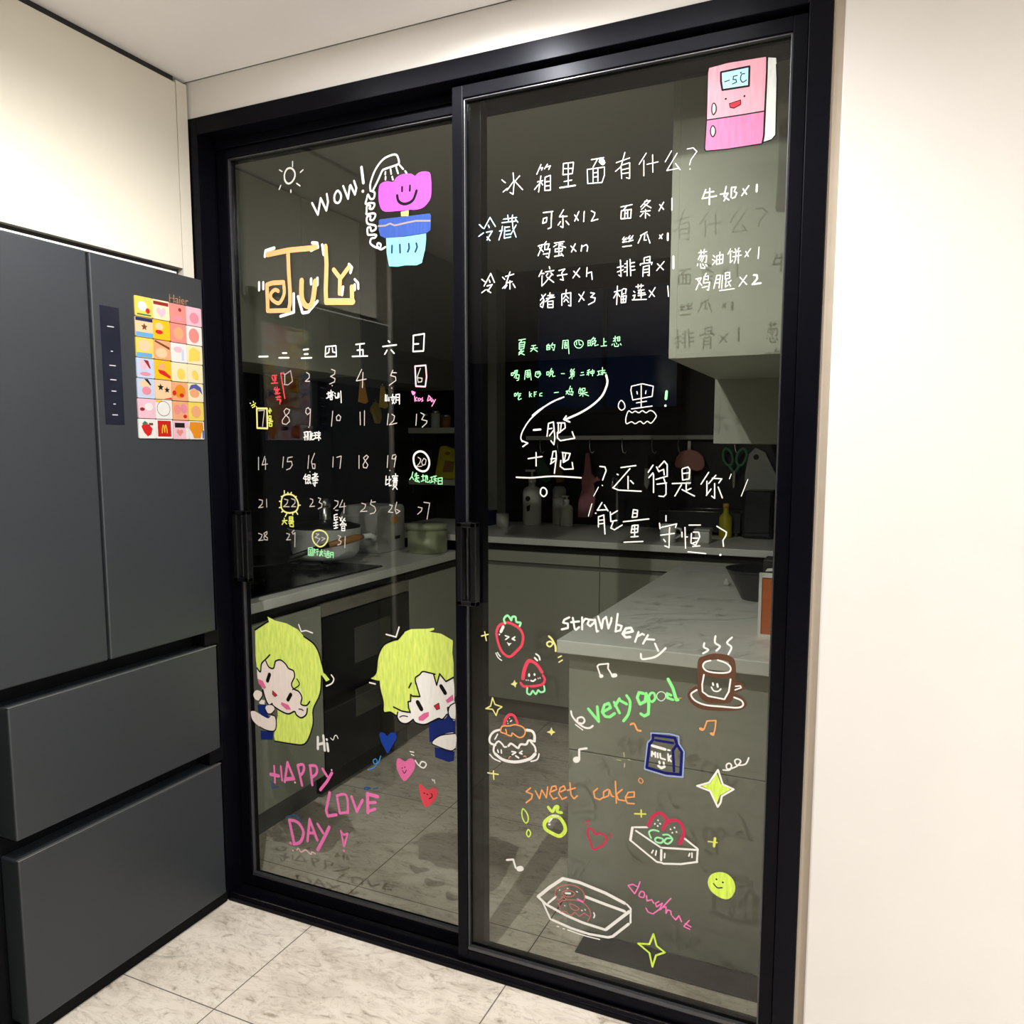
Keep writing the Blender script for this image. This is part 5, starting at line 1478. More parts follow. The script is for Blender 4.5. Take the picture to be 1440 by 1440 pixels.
 ('c','white',43,'-3260,9554 -3268,9460 -3167,9409 -3284,9313'),
 ('c','white',43,'-3017,9743 -3022,9589 -2912,9518 -2988,9407'),
 ('c','white',42,'-2654,9749 -2758,9616 -2658,9525 -2721,9355')]),
('R', 'music_note_drawing', 'orange pair of joined notes under the coffee cup', [('p','lightorange',33,'-3219,7533 -3154,7743 -2954,7783 -2969,7581 -3005,7429'),
 ('p','lightorange',71,'-3296,7536 -3255,7526'),
 ('p','lightorange',71,'-3046,7460 -3015,7448')]),
('R', 'music_note_drawing', 'white single note beside the cake', [('p','white',54,'-6238,6300 -6244,6552 -6220,6572 -6050,6624'),
 ('p','white',152,'-6329,6278 -6294,6301')]),
('R', 'spark_drawing', 'faint cross of four short dashes left of the milk carton', [('p','dullyellow',23,'-5107,6671 -5094,6564'),
 ('p','dullyellow',23,'-5273,6461 -5177,6460'),
 ('p','dullyellow',23,'-5079,6403 -5090,6311'),
 ('p','dullyellow',23,'-5003,6519 -4949,6510')]),
('R', 'milk_carton_drawing', 'navy blue milk carton with the word MILK and a smile', [('p','periwinkle',33,'-4455,7258 -4025,7303 -3798,7278 -3784,7097 -3662,6934 -3678,6311 -4063,6273 -4590,6346 -4531,7019 -4432,7117 -4455,7258'),
 ('p','navyink2',68,'-4407,7214 -3885,7227 -3839,7088 -3715,6915 -3732,6362'),
 ('p','navyink2',68,'-4407,7214 -4401,7102 -4484,6975 -4540,6396 -4105,6338 -3732,6362'),
 ('p','navyink2',62,'-4341,7101 -3922,7096'),
 ('p','navyink2',61,'-3842,7057 -3922,6922 -3887,6417'),
 ('p','white',66,'-4419,6955 -4106,6913'),
 ('p','white',44,'-4037,6910 -3997,6908'),
 ('p','white',42,'-4424,6696 -4420,6810 -4374,6745 -4339,6803 -4333,6690'),
 ('p','white',42,'-4284,6791 -4276,6685'),
 ('p','white',42,'-4224,6791 -4212,6684 -4101,6667'),
 ('p','white',41,'-4035,6812 -4021,6646'),
 ('p','white',41,'-3970,6782 -4017,6712 -3961,6644'),
 ('p','white',51,'-4240,6593 -4229,6553'),
 ('p','white',50,'-4134,6590 -4129,6554'),
 ('p','white',60,'-4258,6482 -4187,6441 -4112,6491')]),
('R', 'star_drawing', 'lime four-pointed star with a white outline and a curl', [('f','limestar',0,'-2902,6539 -2800,6297 -2582,6217 -2812,6033 -2882,5818 -3043,6111 -3236,6177 -3037,6274'),
 ('p','white',44,'-2876,6624 -2763,6303 -2517,6229 -2774,6020 -2798,5855 -2861,5741 -3042,6091 -3342,6157 -3066,6289 -2876,6624'),
 ('c','white',34,'-2763,6644 -2623,6668 -2579,6775 -2627,6826 -2691,6775 -2661,6681 -2477,6773 -2379,6908 -2445,6956 -2509,6906 -2460,6815 -2276,6866 -2208,7025')]),
('R', 'sweet_cake_lettering', 'orange handwritten words sweet cake', [('p','lightorange',40,'-7544,5337 -7668,5208 -7489,5176 -7516,5053 -7667,4918'),
 ('p','lightorange',39,'-7408,5283 -7298,5094 -7232,5342 -7109,5156 -7070,5450'),
 ('p','lightorange',39,'-6976,5337 -6830,5429 -6857,5515 -6963,5470 -7016,5278 -6921,5153 -6815,5212'),
 ('p','lightorange',39,'-6723,5385 -6592,5473 -6632,5556 -6737,5485 -6776,5323 -6682,5198 -6564,5273'),
 ('p','lightorange',38,'-6476,5662 -6447,5359 -6368,5271 -6277,5365'),
 ('p','lightorange',38,'-6539,5457 -6331,5560'),
 ('p','lightorange',37,'-5754,5654 -5854,5547 -5827,5400 -5700,5373 -5624,5438'),
 ('p','lightorange',37,'-5489,5678 -5601,5594 -5599,5443 -5474,5517 -5451,5672 -5399,5531 -5337,5518'),
 ('p','lightorange',37,'-5305,5912 -5272,5367'),
 ('p','lightorange',36,'-5129,5744 -5275,5592 -5224,5464 -5051,5472'),
 ('p','lightorange',36,'-5052,5547 -4832,5613 -4834,5737 -4980,5697 -5052,5547 -5001,5419 -4829,5440'),
 ('o','lightorange',21,'-4695,6108 -4621,6047 -4663,5978 -4730,6028')]),
('R', 'fruit_drawing', 'lime outlined round fruit with leaves', [('o','limestar',99,'-6972,4673 -7147,4494 -7127,4327 -6943,4247 -6742,4216 -6602,4371 -6611,4525 -6705,4662 -6812,4719'),
 ('c','limestar',76,'-7054,4919 -6946,4822 -6867,4955 -6787,4984 -6813,4849 -6693,4846'),
 ('p','white',31,'-6946,4718 -6772,4727'),
 ('p','white',50,'-6959,4637 -7033,4530'),
 ('p','white',50,'-7033,4464 -7011,4469')]),
('R', 'exclamation_drawing', 'hollow lime exclamation mark left of the round fruit', [('o','limestar',34,'-7750,4738 -7639,4632 -7603,4480 -7666,4369 -7749,4451 -7786,4603'),
 ('o','limestar',34,'-7597,4211 -7536,4122 -7596,4011 -7652,4098')]),
('R', 'heart_drawing', 'crimson outlined heart under the words sweet cake', [('o','crimson',53,'-5972,4579 -5882,4560 -5803,4466 -5676,4513 -5549,4463 -5509,4370 -5609,4220 -5837,4063 -5922,4230 -6001,4445'),
 ('p','crimson',31,'-6051,4730 -5948,4764'),
 ('p','crimson',31,'-6050,4653 -5973,4695'),
 ('c','crimson',21,'-5461,4507 -5423,4485 -5422,4444'),
 ('c','crimson',21,'-5416,4573 -5361,4541 -5355,4479')]),
('R', 'plus_drawing', 'yellow plus left of the drawn crate', [('p','lemon',37,'-4813,5189 -4546,5235'),
 ('p','lemon',37,'-4656,5312 -4649,5140')]),
('R', 'plus_drawing', 'yellow plus right of the drawn crate', [('p','lemon',32,'-3053,4865 -2850,4881'),
 ('p','lemon',58,'-2899,4974 -2918,4775')]),
('R', 'crate_drawing', 'white outlined box holding red strawberries and green leaves', [('p','white',44,'-4493,4914 -4820,4847'),
 ('p','white',45,'-4914,4500 -4536,4266 -4250,4093 -4121,4100'),
 ('p','white',45,'-4775,4766 -4171,4480'),
 ('p','white',62,'-4864,4826 -4910,4501'),
 ('p','white',47,'-4128,4478 -3330,4598'),
 ('p','white',46,'-3595,4815 -3289,4629 -3302,4308'),
 ('p','white',47,'-4099,4083 -3675,4168 -3292,4310'),
 ('p','white',55,'-4148,4418 -4148,4161'),
 ('p','white',37,'-4342,4365 -4379,4289'),
 ('p','white',37,'-4266,4370 -4285,4254'),
 ('p','white',36,'-4061,4348 -4070,4235'),
 ('p','white',36,'-3472,4479 -3492,4408'),
 ('p','white',36,'-3421,4501 -3418,4392'),
 ('c','crimson',82,'-4472,4952 -4379,5183 -4220,5326 -4080,5265 -4003,5115'),
 ('c','crimson',81,'-4116,4937 -4035,5120 -3867,5226 -3719,5191 -3620,4974 -3707,4670'),
 ('p','white',38,'-4242,5144 -4240,5138'),
 ('p','white',38,'-4311,5041 -4316,5033'),
 ('p','white',38,'-4194,5069 -4183,5061'),
 ('p','white',38,'-4246,5003 -4244,4993'),
 ('p','white',37,'-3848,5043 -3844,5033'),
 ('p','white',37,'-3940,4982 -3934,4977'),
 ('p','white',37,'-3892,4906 -3894,4897'),
 ('p','white',37,'-3798,4946 -3793,4938'),
 ('c','mint',43,'-4402,4665 -4454,4800 -4351,4877 -4222,4870'),
 ('o','mint',43,'-4304,4653 -4240,4711 -4111,4694 -4152,4596 -4270,4593'),
 ('c','mint',42,'-4113,4804 -3986,4831 -3888,4741 -3981,4610 -4078,4634 -4027,4734 -3921,4756')]),
('R', 'smiley_drawing', 'solid lime smiling round face', [('g','limestar',0,'-2786,4175 -2605,4174 -2461,4056 -2411,3852 -2489,3637 -2627,3548 -2811,3580 -2977,3692 -3037,3876 -2967,4068'),
 ('p','ink',44,'-2842,3988 -2840,3986'),
 ('p','ink',44,'-2695,3946 -2693,3945'),
 ('c','ink',28,'-2904,3868 -2816,3786 -2706,3813')]),
('R', 'doughnut_lettering', 'pink handwritten word doughnut', [('p','hotpink',32,'-4654,3491 -4695,3344 -4829,3388 -4947,3329 -4781,3155 -4695,3344'),
 ('o','hotpink',32,'-4620,3256 -4671,3127 -4559,3118 -4541,3239'),
 ('p','hotpink',32,'-4487,3182 -4470,3049 -4354,3108 -4309,3029'),
 ('p','hotpink',31,'-4180,3106 -4265,3040 -4235,2956 -4149,3038 -4093,3083 -4161,2914 -4318,2753 -4435,2769 -4495,2860'),
 ('p','hotpink',31,'-3896,3252 -4147,2903'),
 ('p','hotpink',31,'-4091,2978 -4005,3015 -4002,2849'),
 ('p','hotpink',31,'-4002,2849 -3961,2950 -3889,2939 -3872,2837'),
 ('p','hotpink',31,'-3843,2815 -3770,2743 -3688,2870 -3628,2735'),
 ('p','hotpink',31,'-3447,2813 -3569,2631 -3428,2593'),
 ('p','hotpink',31,'-3543,2713 -3401,2660')]),
('R', 'tray_drawing', 'white outlined tray holding two pink doughnuts', [('p','white',82,'-7326,2451 -7000,2788 -6646,3105 -6201,3107 -5517,2991 -5030,2848'),
 ('p','white',48,'-4969,2832 -4872,2749 -4872,2379'),
 ('p','white',51,'-7194,2338 -6979,1925'),
 ('p','white',51,'-6836,2572 -7046,2343'),
 ('p','white',68,'-7310,2439 -7095,2298 -6575,2142 -6096,2059 -5504,2026'),
 ('p','white',75,'-5489,2045 -4907,2664'),
 ('p','white',75,'-6041,2768 -5513,2696 -5026,2639'),
 ('p','white',65,'-6930,1921 -6412,1832 -5937,1800 -5440,1845 -5319,1903 -4917,2337'),
 ('c','white',32,'-6507,1759 -6093,1726 -5655,1733'),
 ('p','white',27,'-6798,1778 -6750,1781'),
 ('p','white',27,'-6636,1757 -6588,1763'),
 ('c','white',36,'-5818,2399 -5793,2337 -5817,2268'),
 ('c','doughpink',25,'-6852,2584 -6837,2748 -6645,2921 -6358,2990 -6136,2918 -6056,2748 -6102,2611'),
 ('c','doughpink',25,'-6820,2560 -6738,2500 -6643,2620 -6546,2564'),
 ('c','doughpink',25,'-6754,2416 -6610,2532 -6260,2619 -6007,2540 -5896,2348 -5972,2139'),
 ('o','doughpink',25,'-6659,2743 -6484,2833 -6325,2793 -6419,2675 -6611,2659'),
 ('o','doughpink',25,'-6449,2477 -6322,2467 -6201,2412 -6321,2334 -6433,2385'),
 ('p','doughpink',25,'-6754,2416 -6688,2209 -6576,2253 -6415,2167 -6320,2287 -6193,2208 -6068,2335 -5942,2273'),
 ('p','white',50,'-6563,2735 -6445,2760'),
 ('p','white',28,'-6740,2771 -6721,2785'),
 ('p','white',28,'-6523,2871 -6504,2879'),
 ('p','white',28,'-6593,2399 -6586,2388'),
 ('p','white',28,'-6138,2387 -6119,2379'),
 ('p','white',28,'-6050,2428 -6037,2413'),
 ('p','white',28,'-6278,2852 -6246,2841'),
 ('p','hotpink',50,'-6244,2655 -6108,2616')]),
('R', 'star_drawing', 'hollow lime four-pointed star near the bottom of the pane', [('p','limestar',47,'-4294,2241 -4215,1956 -4010,1845 -4225,1708 -4307,1392 -4386,1725 -4670,1893 -4391,1954 -4294,2241')]),
('R', 'music_note_drawing', 'white single note left of the tray', [('p','white',54,'-8212,3249 -8028,3304 -7958,3090'),
 ('p','white',138,'-7873,3077 -7795,3114')]),
]
for d in DRAWINGS: drawing(*d)

# ------------------------------------------------------------ fridge
FX = -1.735
fr = thing('refrigerator', 'dark grey four-door refrigerator standing left of the sliding door', 'refrigerator', (-2.08, -0.385, 0.0))
obj('body', B(-2.43, -1.802, -0.745, -0.030, 0.028, 1.853), 'fridge_black', fr, 0.003)
obj('door', B(-1.800, FX, -0.384, -0.029, 0.862, 1.866), 'fridge_steel', fr, 0.004, 'right upper door with the magnets')
ld = obj('door', B(-1.800, FX, -0.745, -0.391, 0.862, 1.866), 'fridge_steel', fr, 0.004, 'left upper door')
obj('drawer', B(-1.800, FX, -0.652, -0.029, 0.503, 0.815), 'fridge_steel', fr, 0.004, 'upper drawer')
obj('drawer', B(-1.800, FX, -0.652, -0.029, 0.046, 0.454), 'fridge_steel', fr, 0.004, 'lower drawer')
for z, ya in ((0.8153, -0.652), (0.4543, -0.652)): obj('edge_strip', B(-1.744, -1.7355, ya, -0.029, z, z + 0.002), 'fridge_edge', fr)
obj('top_strip', B(-1.760, -1.7355, -0.745, -0.118, 1.8662, 1.8705), 'white_plastic', fr, label='thin pale strip along the top edge')
for z0, z1 in ((0.818, 0.860), (0.457, 0.501)): obj('hinge_block', B(-1.801, -1.748, -0.060, -0.006, z0, z1), 'fridge_black', fr, 0.002)
obj('side_pillar', B(-1.801, -1.790, -0.745, -0.662, 0.046, 0.852), 'fridge_black', fr, 0.003)
obj('plinth', B(-2.40, -1.757, -0.745, -0.004, 0.0, 0.034), 'fridge_black', fr)
cp = obj('control_panel', slab(bm_new(), [(-0.3625,1.745),(-0.3080,1.745),(-0.3080,1.455),(-0.3625,1.455)], 'x', FX, FX + 0.0015), 'panel_navy', fr, 0.001, 'black touch panel with small marks')
b = bm_new()
for z, w in ((1.695,.019),(1.635,.006),(1.600,.018),(1.565,.018),(1.537,.014),(1.505,.007),(1.478,.016)):
    box(b, FX + 0.0015, FX + 0.0019, -0.335 - w/2, -0.335 + w/2, z, z + 0.0022)
obj('panel_marks', b, 'panel_mark', cp)
b = bm_new()
text_bm(b, 'Haier', 0.030, lambda u, v, w: (FX + 0.0006 + w, -0.150 + u, 1.7870 + v))
obj('brand_lettering', b, 'chrome', fr)

# ------------------------------------------------------------ fridge magnets, a grid of 4 by 7
PAL = dict(yellow=(250,222,100), deepyellow=(250,200,30), salmon=(244,150,142), palepink=(248,200,216), navy=(34,46,92), peach=(250,214,170), blue=(110,180,236),
    white=(246,244,240), cream=(252,240,196), brown=(120,72,48), red=(220,36,36), darkred=(158,40,48), paleblue=(206,220,246), orange=(240,150,30), lightorange=(246,178,128),
    bluecap=(82,96,170), green=(60,130,90), black=(30,26,28), pink=(238,150,170), gold=(250,200,60), mred=(206,32,20))
for k, c in PAL.items(): mat('magnet_' + k, [0.6 * v for v in lin(c)], 0.35, noise=(60, 0.03))
def heart(cx, cy, s): return [(cx, cy - s), (cx - s, cy + .1*s), (cx - .95*s, cy + .7*s), (cx - .5*s, cy + s), (cx, cy + .55*s), (cx + .5*s, cy + s), (cx + .95*s, cy + .7*s), (cx + s, cy + .1*s)]
def star(cx, cy, s, n=5): return [(cx + (s if i % 2 == 0 else s*.45) * math.sin(PI*i/n), cy + (s if i % 2 == 0 else s*.45) * math.cos(PI*i/n)) for i in range(2*n)]
def rect(a, b_, c, d): return [(a, b_), (c, b_), (c, d), (a, d)]
ARCH = [(.24,.2),(.26,.5),(.34,.76),(.40,.8),(.47,.74),(.5,.5),(.53,.74),(.60,.8),(.66,.76),(.74,.5),(.76,.2),(.68,.2),(.66,.5),(.61,.68),(.56,.5),(.545,.25),(.455,.25),(.44,.5),(.39,.68),(.34,.5),(.32,.2)]
TILES = [
 [('yellow', [('white', oval(.42,.52,.26,.24)), ('red', oval(.72,.32,.12,.14)), ('green', rect(.1,.06,.9,.14))], 'yellow square magnet with a white blob and a red patch'),
  ('cream', [('darkred', rect(.05,.74,.95,.92)), ('palepink', heart(.5,.36,.28))], 'cream square magnet with a dark red band on top'),
  ('salmon', [('pink', oval(.5,.25,.3,.14)), ('darkred', oval(.62,.72,.10,.10))], 'plain salmon pink square magnet'),
  ('palepink', [('pink', oval(.52,.42,.3,.3))], 'pale pink square magnet with a rounded corner')],
 [('peach', [('navy', rect(.0,.8,1,1)), ('brown', star(.5,.52,.2)), ('blue', rect(.0,.0,1,.24))], 'peach square magnet with navy on top and blue below'),
  ('deepyellow', [('peach', oval(.36,.66,.24,.2)), ('red', oval(.34,.38,.22,.11))], 'bright yellow square magnet with a red patch'),
  ('salmon', [('lightorange', oval(.5,.5,.3,.34))], 'salmon pink square magnet with rounded shape'),
  ('white', [('salmon', oval(.48,.5,.34,.4))], 'white square magnet with a big pink oval')],
 [('yellow', [('peach', oval(.5,.6,.36,.3)), ('blue', rect(.02,.02,.9,.24))], 'yellow square magnet with pale blue band at bottom'),
  ('lightorange', [('brown', [(.05,.9),(.95,.55),(.95,.68),(.1,.98)]), ('peach', oval(.45,.34,.34,.26))], 'tan square magnet with a brown slanting band'),
  ('white', [('palepink', oval(.45,.66,.28,.16)), ('paleblue', rect(.66,.1,.8,.7))], 'white square magnet with faint pink smudge'),
  ('cream', [('yellow', [(.1,.1),(.14,.7),(.4,.92),(.85,.7),(.8,.2)])], 'pale yellow square magnet with a yellow patch')],
 [('paleblue', [('palepink', oval(.45,.66,.28,.24)), ('darkred', [(.4,.92),(.66,.9),(.8,.5),(.72,.5)]), ('pink', oval(.48,.2,.3,.1))], 'pale blue square magnet with pink and dark red shapes'),
  ('deepyellow', [('lightorange', oval(.46,.66,.2,.18)), ('red', [(.2,.5),(.6,.46),(.95,.2),(.95,.06),(.3,.3)])], 'bright yellow square magnet with red diagonal shape'),
  ('cream', [('yellow', oval(.6,.4,.26,.3))], 'cream square magnet with a pale yellow disc'),
  ('cream', [('yellow', oval(.5,.42,.2,.28,24,.5))], 'cream square magnet with a small leaf-like oval')],
 [('paleblue', [('peach', oval(.45,.72,.3,.2)), ('pink', oval(.52,.38,.26,.22)), ('black', [(.4,.98),(.62,.98),(.8,.7),(.74,.66)])], 'pale blue square magnet with peach and pink blobs'),
  ('peach', [('black', star(.34,.62,.2)), ('black', star(.72,.5,.18)), ('red', [(.5,.02),(.98,.12),(.98,.02)])], 'peach square magnet with two bold black marks'),
  ('lightorange', [('orange', oval(.5,.5,.34,.36)), ('red', oval(.14,.4,.12,.14)), ('red', oval(.6,.3,.14,.1))], 'orange square magnet with red spots'),
  ('cream', [('bluecap', [(.05,.6),(.2,.9),(.55,1),(.85,.8),(.95,.4),(.75,.6),(.4,.74)]), ('lightorange', oval(.42,.46,.32,.24))], 'cream square magnet with a blue dome shape')],
 [('palepink', [('white', oval(.62,.6,.24,.2)), ('darkred', oval(.24,.46,.14,.09))], 'pink square magnet with white cloud shape'),
  ('white', [('gold', rect(.0,.86,.4,1)), ('black', oval(.48,.54,.40,.40)), ('white', oval(.48,.54,.375,.375))], 'white square magnet with a thin black outline'),
  ('lightorange', [('salmon', oval(.3,.55,.22,.26)), ('pink', oval(.72,.62,.2,.26)), ('red', oval(.78,.2,.12,.1))], 'peach square magnet with two pinkish blobs'),
  ('yellow', [('lightorange', oval(.5,.48,.32,.34))], 'yellow square magnet with a round tan disc')],
 [('white', [('red', [(.16,.6),(.3,.8),(.6,.72),(.8,.5),(.7,.2),(.5,.1),(.3,.3)]), ('green', [(.2,.74),(.36,.9),(.55,.78),(.4,.7)]), ('brown', rect(.6,.68,.84,.8))], 'white square magnet with a red strawberry'),
  ('white', [('mred', rect(.1,.1,.9,.94)), ('gold', [(.15+p[0]*.7, .12+p[1]*.78) for p in ARCH])], 'red square magnet with yellow arches'),
  ('palepink', [('black', rect(.12,.62,.74,.88)), ('salmon', heart(.42,.34,.2)), ('white', rect(.8,.02,.98,.6))], 'pink square magnet with a black patch'),
  ('white', [('orange', [(.08,.95),(.92,.95),(.96,.6),(.8,.3),(.75,.05),(.3,.05),(.22,.3),(.02,.6)]), ('bluecap', rect(.88,.05,.99,.5))], 'white square magnet with an orange rounded shape')],
]
ROWS = ['top row', 'second row', 'third row', 'fourth row', 'fifth row', 'sixth row', 'bottom row']
COLS = ['leftmost', 'second from left', 'third from left', 'rightmost']
MY0, MZ1, MW, MH = -0.2615, 1.787, 0.0553, 0.0522
for r in range(7):
    for c in range(4):
        bg, shapes, desc = TILES[r][c]
        y0 = MY0 + c * MW + (0.0008 if c > 1 else 0) - r * 0.0011; z0 = MZ1 - (r + 1) * MH - (0.0012 if c > 1 else 0)
        y1, z1 = y0 + MW - 0.0006, z0 + MH - 0.0018
        b = bm_new(); ms = ['magnet_' + bg]
        slab(b, [(y0+.002,z0),(y1-.002,z0),(y1,z0+.002),(y1,z1-.002),(y1-.002,z1),(y0+.002,z1),(y0,z1-.002),(y0,z0+.002)], 'x', FX + 0.0002, FX + 0.0035)
        for k, (col, pts) in enumerate(shapes):
            if 'magnet_' + col not in ms: ms.append('magnet_' + col)
            mi = ms.index('magnet_' + col)
            P = [(y0 + (y1-y0) * min(.985, max(.015, p[0])), z0 + (z1-z0) * min(.985, max(.015, p[1]))) for p in pts]
            vs = [b.verts.new((FX + 0.0036 + 0.00005*k, p[0], p[1])) for p in P]
            for tri in tessellate_polygon([[Vector((p[0], p[1], 0)) for p in P]]):
                try: b.faces.new([vs[i] for i in tri]).material_index = mi
                except ValueError: pass
        o = obj('fridge_magnet', b, ms)
        tag(o, '%s, %s in the %s' % (desc, COLS[c].replace(' from left', ' left') if len(desc.split()) > 9 else COLS[c], ROWS[r]), 'magnet', 'square magnets on the fridge door')

# ------------------------------------------------------------ cream cabinet over the fridge
wc = thing('wall_cabinet', 'cream flush wall cabinet above the refrigerator', 'cabinet', (-2.1, -0.4, 1.885))
obj('carcass', B(-2.45, -1.812, -0.760, -0.006, 1.905, 2.398), 'cream_laminate', wc)
obj('door', B(-1.811, -1.789, -0.760, -0.0435, 1.899, 2.397), 'cream_laminate', wc, 0.001)
obj('filler_panel', B(-1.812, -1.7885, -0.0415, -0.004, 1.868, 2.4045), 'cream_laminate', wc, 0.0008)
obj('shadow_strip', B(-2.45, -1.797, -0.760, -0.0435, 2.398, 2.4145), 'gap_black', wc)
obj('bottom_shadow_strip', B(-1.86, -1.806, -0.760, -0.105, 1.868, 1.9045), 'gap_black', wc)  # black strip stands in for the shade under the cabinet
tp = tag(obj('tall_side_panel', B(-2.45, -1.742, -0.788, -0.762, 0.0, 2.414), 'cream_laminate', None, 0.001), 'tall cream panel on the far side of the refrigerator', 'panel')

# ------------------------------------------------------------ kitchen: left run
def base_unit(name, label, x0, x1, y0, y1, face_x, doors, z1=0.83):
    t = thing(name, label, 'cabinet', ((x0+x1)/2, (y0+y1)/2, 0))
    obj('carcass', B(x0, x1, y0, y1, 0.10, z1), 'gap_black', t)
    obj('plinth', B(x0, x1 - 0.025, y0, y1, 0, 0.10), 'kitchen_cabinet_dark', t)
    for a, c in doors: obj('door', B(x1, x1 + 0.02, a + 0.0015, c - 0.0015, 0.105, z1 - 0.045), 'kitchen_cabinet', t, 0.0015)
    return t
base_unit('base_cabinet', 'grey base cabinet under the hob, left of the built-in oven', -2.50, -1.935, 0.140, 0.690, -1.915, [(0.14, 0.69)])
base_unit('base_cabinet', 'grey base cabinet in kitchen corner right of the built-in oven', -2.50, -1.935, 1.335, 1.84, -1.915, [(1.335, 1.84)])
ov = thing('oven', 'black built-in oven under the left kitchen worktop', 'oven', (-2.2, 1.013, 0.0))
obj('body', B(-2.50, -1.937, 0.692, 1.333, 0.02, 0.828), 'gap_black', ov)
dr = obj('door', B(-1.937, -1.914, 0.694, 1.331, 0.10, 0.735), 'oven_glass', ov, 0.002)
for z0, z1 in ((0.505, 0.655), (0.275, 0.395)): obj('door_window', B(-1.914, -1.9125, 0.90, 1.17, z0, z1), 'oven_window', dr)
obj('control_strip', B(-1.937, -1.914, 0.694, 1.331, 0.740, 0.790), 'oven_strip', ov, 0.002)
obj('plinth', B(-2.40, -1.962, 0.692, 1.333, 0.0, 0.098), 'kitchen_cabinet_dark', ov)
tag(obj('worktop', B(-2.505, -1.895, 0.132, 1.822, 0.832, 0.868), 'worktop', None, 0.003), 'pale grey worktop carrying the hob on left side of kitchen', 'worktop')
hob = thing('hob', 'black glass hob set on the left worktop', 'hob', (-2.17, 0.75, 0.868))
obj('glass_top', B(-2.42, -1.955, 0.36, 1.18, 0.8682, 0.875), 'oven_glass', hob, 0.002)
for yy in (0.58, 0.98):
    b = bm_new(); lathe(b, -2.19, yy, [(0.075, 0.875), (0.075, 0.885), (0.045, 0.89), (0.045, 0.896)], 24)
    for k in range(4):
        a = PI/4 + k*PI/2; box(b, *sorted((-2.19 + .05*math.cos(a), -2.19 + .10*math.cos(a))), *sorted((yy + .05*math.sin(a), yy + .10*math.sin(a))), 0.896, 0.902)
    obj('burner', b, 'black_iron', hob)
pan = thing('frying_pan', 'black frying pan with a wooden handle on the hob', 'pan', (-2.17, 0.60, 0.902))
b = bm_new(); lathe(b, -2.17, 0.60, [(0.0, 0.903), (0.105, 0.903), (0.145, 0.955), (0.15, 0.957), (0.147, 0.960), (0.103, 0.908), (0.0, 0.908)], 32, cap=False)
obj('bowl', b, 'black_iron', pan)
b = bm_new(); tube(b, [(-2.10, 0.73, 0.955), (-2.055, 0.86, 0.985), (-2.04, 0.905, 0.992)], 0.011)
obj('handle_arm', b, 'black_iron', pan)
b = bm_new(); tube(b, [(-2.04, 0.905, 0.992), (-2.015, 0.99, 1.003), (-2.0, 1.05, 1.01), (-1.99, 1.085, 1.012)], [0.012, 0.017, 0.016, 0.009])
obj('handle', b, 'brown_wood', pan)
pot = thing('cooking_pot', 'white enamel pot on the hob behind the frying pan', 'pot', (-2.235, 1.14, 0.902))
b = bm_new(); lathe(b, -2.235, 1.14, [(0.0, 0.903), (0.13, 0.903), (0.15, 0.93), (0.162, 1.035), (0.165, 1.037), (0.155, 1.037), (0.143, 0.935), (0.0, 0.91)], 36, cap=False)
obj('bowl', b, 'white_enamel', pot)
b = bm_new(); lathe(b, -2.235, 1.14, [(0.158, 1.038), (0.158, 1.045), (0.10, 1.063), (0.02, 1.072), (0.0, 1.072)], 36, cap=False)
obj('lid', b, 'black_iron', pot)
b = bm_new(); lathe(b, -2.235, 1.14, [(0.026, 1.073), (0.026, 1.125), (0.024, 1.127), (0.028, 1.13), (0.028, 1.158), (0.014, 1.172), (0.0, 1.172)], 20, cap=False)
obj('lid_knob', b, 'steel', pot)
b = bm_new(); tube(b, [(-2.10, 1.24, 0.99), (-2.075, 1.265, 0.995), (-2.07, 1.285, 0.985), (-2.08, 1.30, 0.975)], 0.013)
obj('handle', b, 'white_enamel', pot)
ap = thing('rice_cooker', 'pale grey box-shaped kitchen appliance beside the white pot', 'appliance', (-2.31, 1.62, 0.868))
b = bm_new(); slab(b, [(1.52,0.869),(1.76,0.869),(1.76,1.09),(1.74,1.105),(1.55,1.105),(1.50,1.06),(1.50,0.89)], 'x', -2.42, -2.20); obj('body', b, 'grey_plastic', ap, 0.006)
obj('button_panel', B(-2.20, -2.198, 1.66, 1.71, 0.93, 0.945), 'label_dark', ap)
obj('sticker', slab(bm_new(), oval(1.66, 1.03, 0.035, 0.022) , 'x', -2.20, -2.1985), 'orange_plastic', ap)
tin = thing('canister', 'large pale green round canister at far end of left worktop', 'canister', (-2.03, 1.70, 0.868))
b = bm_new(); lathe(b, -2.03, 1.70, [(0.098, 0.869), (0.10, 0.874), (0.10, 0.985)], 36); obj('body', b, 'tin_green', tin)
b = bm_new(); lathe(b, -2.03, 1.70, [(0.104, 0.986), (0.104, 1.008), (0.10, 1.014), (0.0, 1.016)], 36); obj('lid', b, 'tin_green', tin)
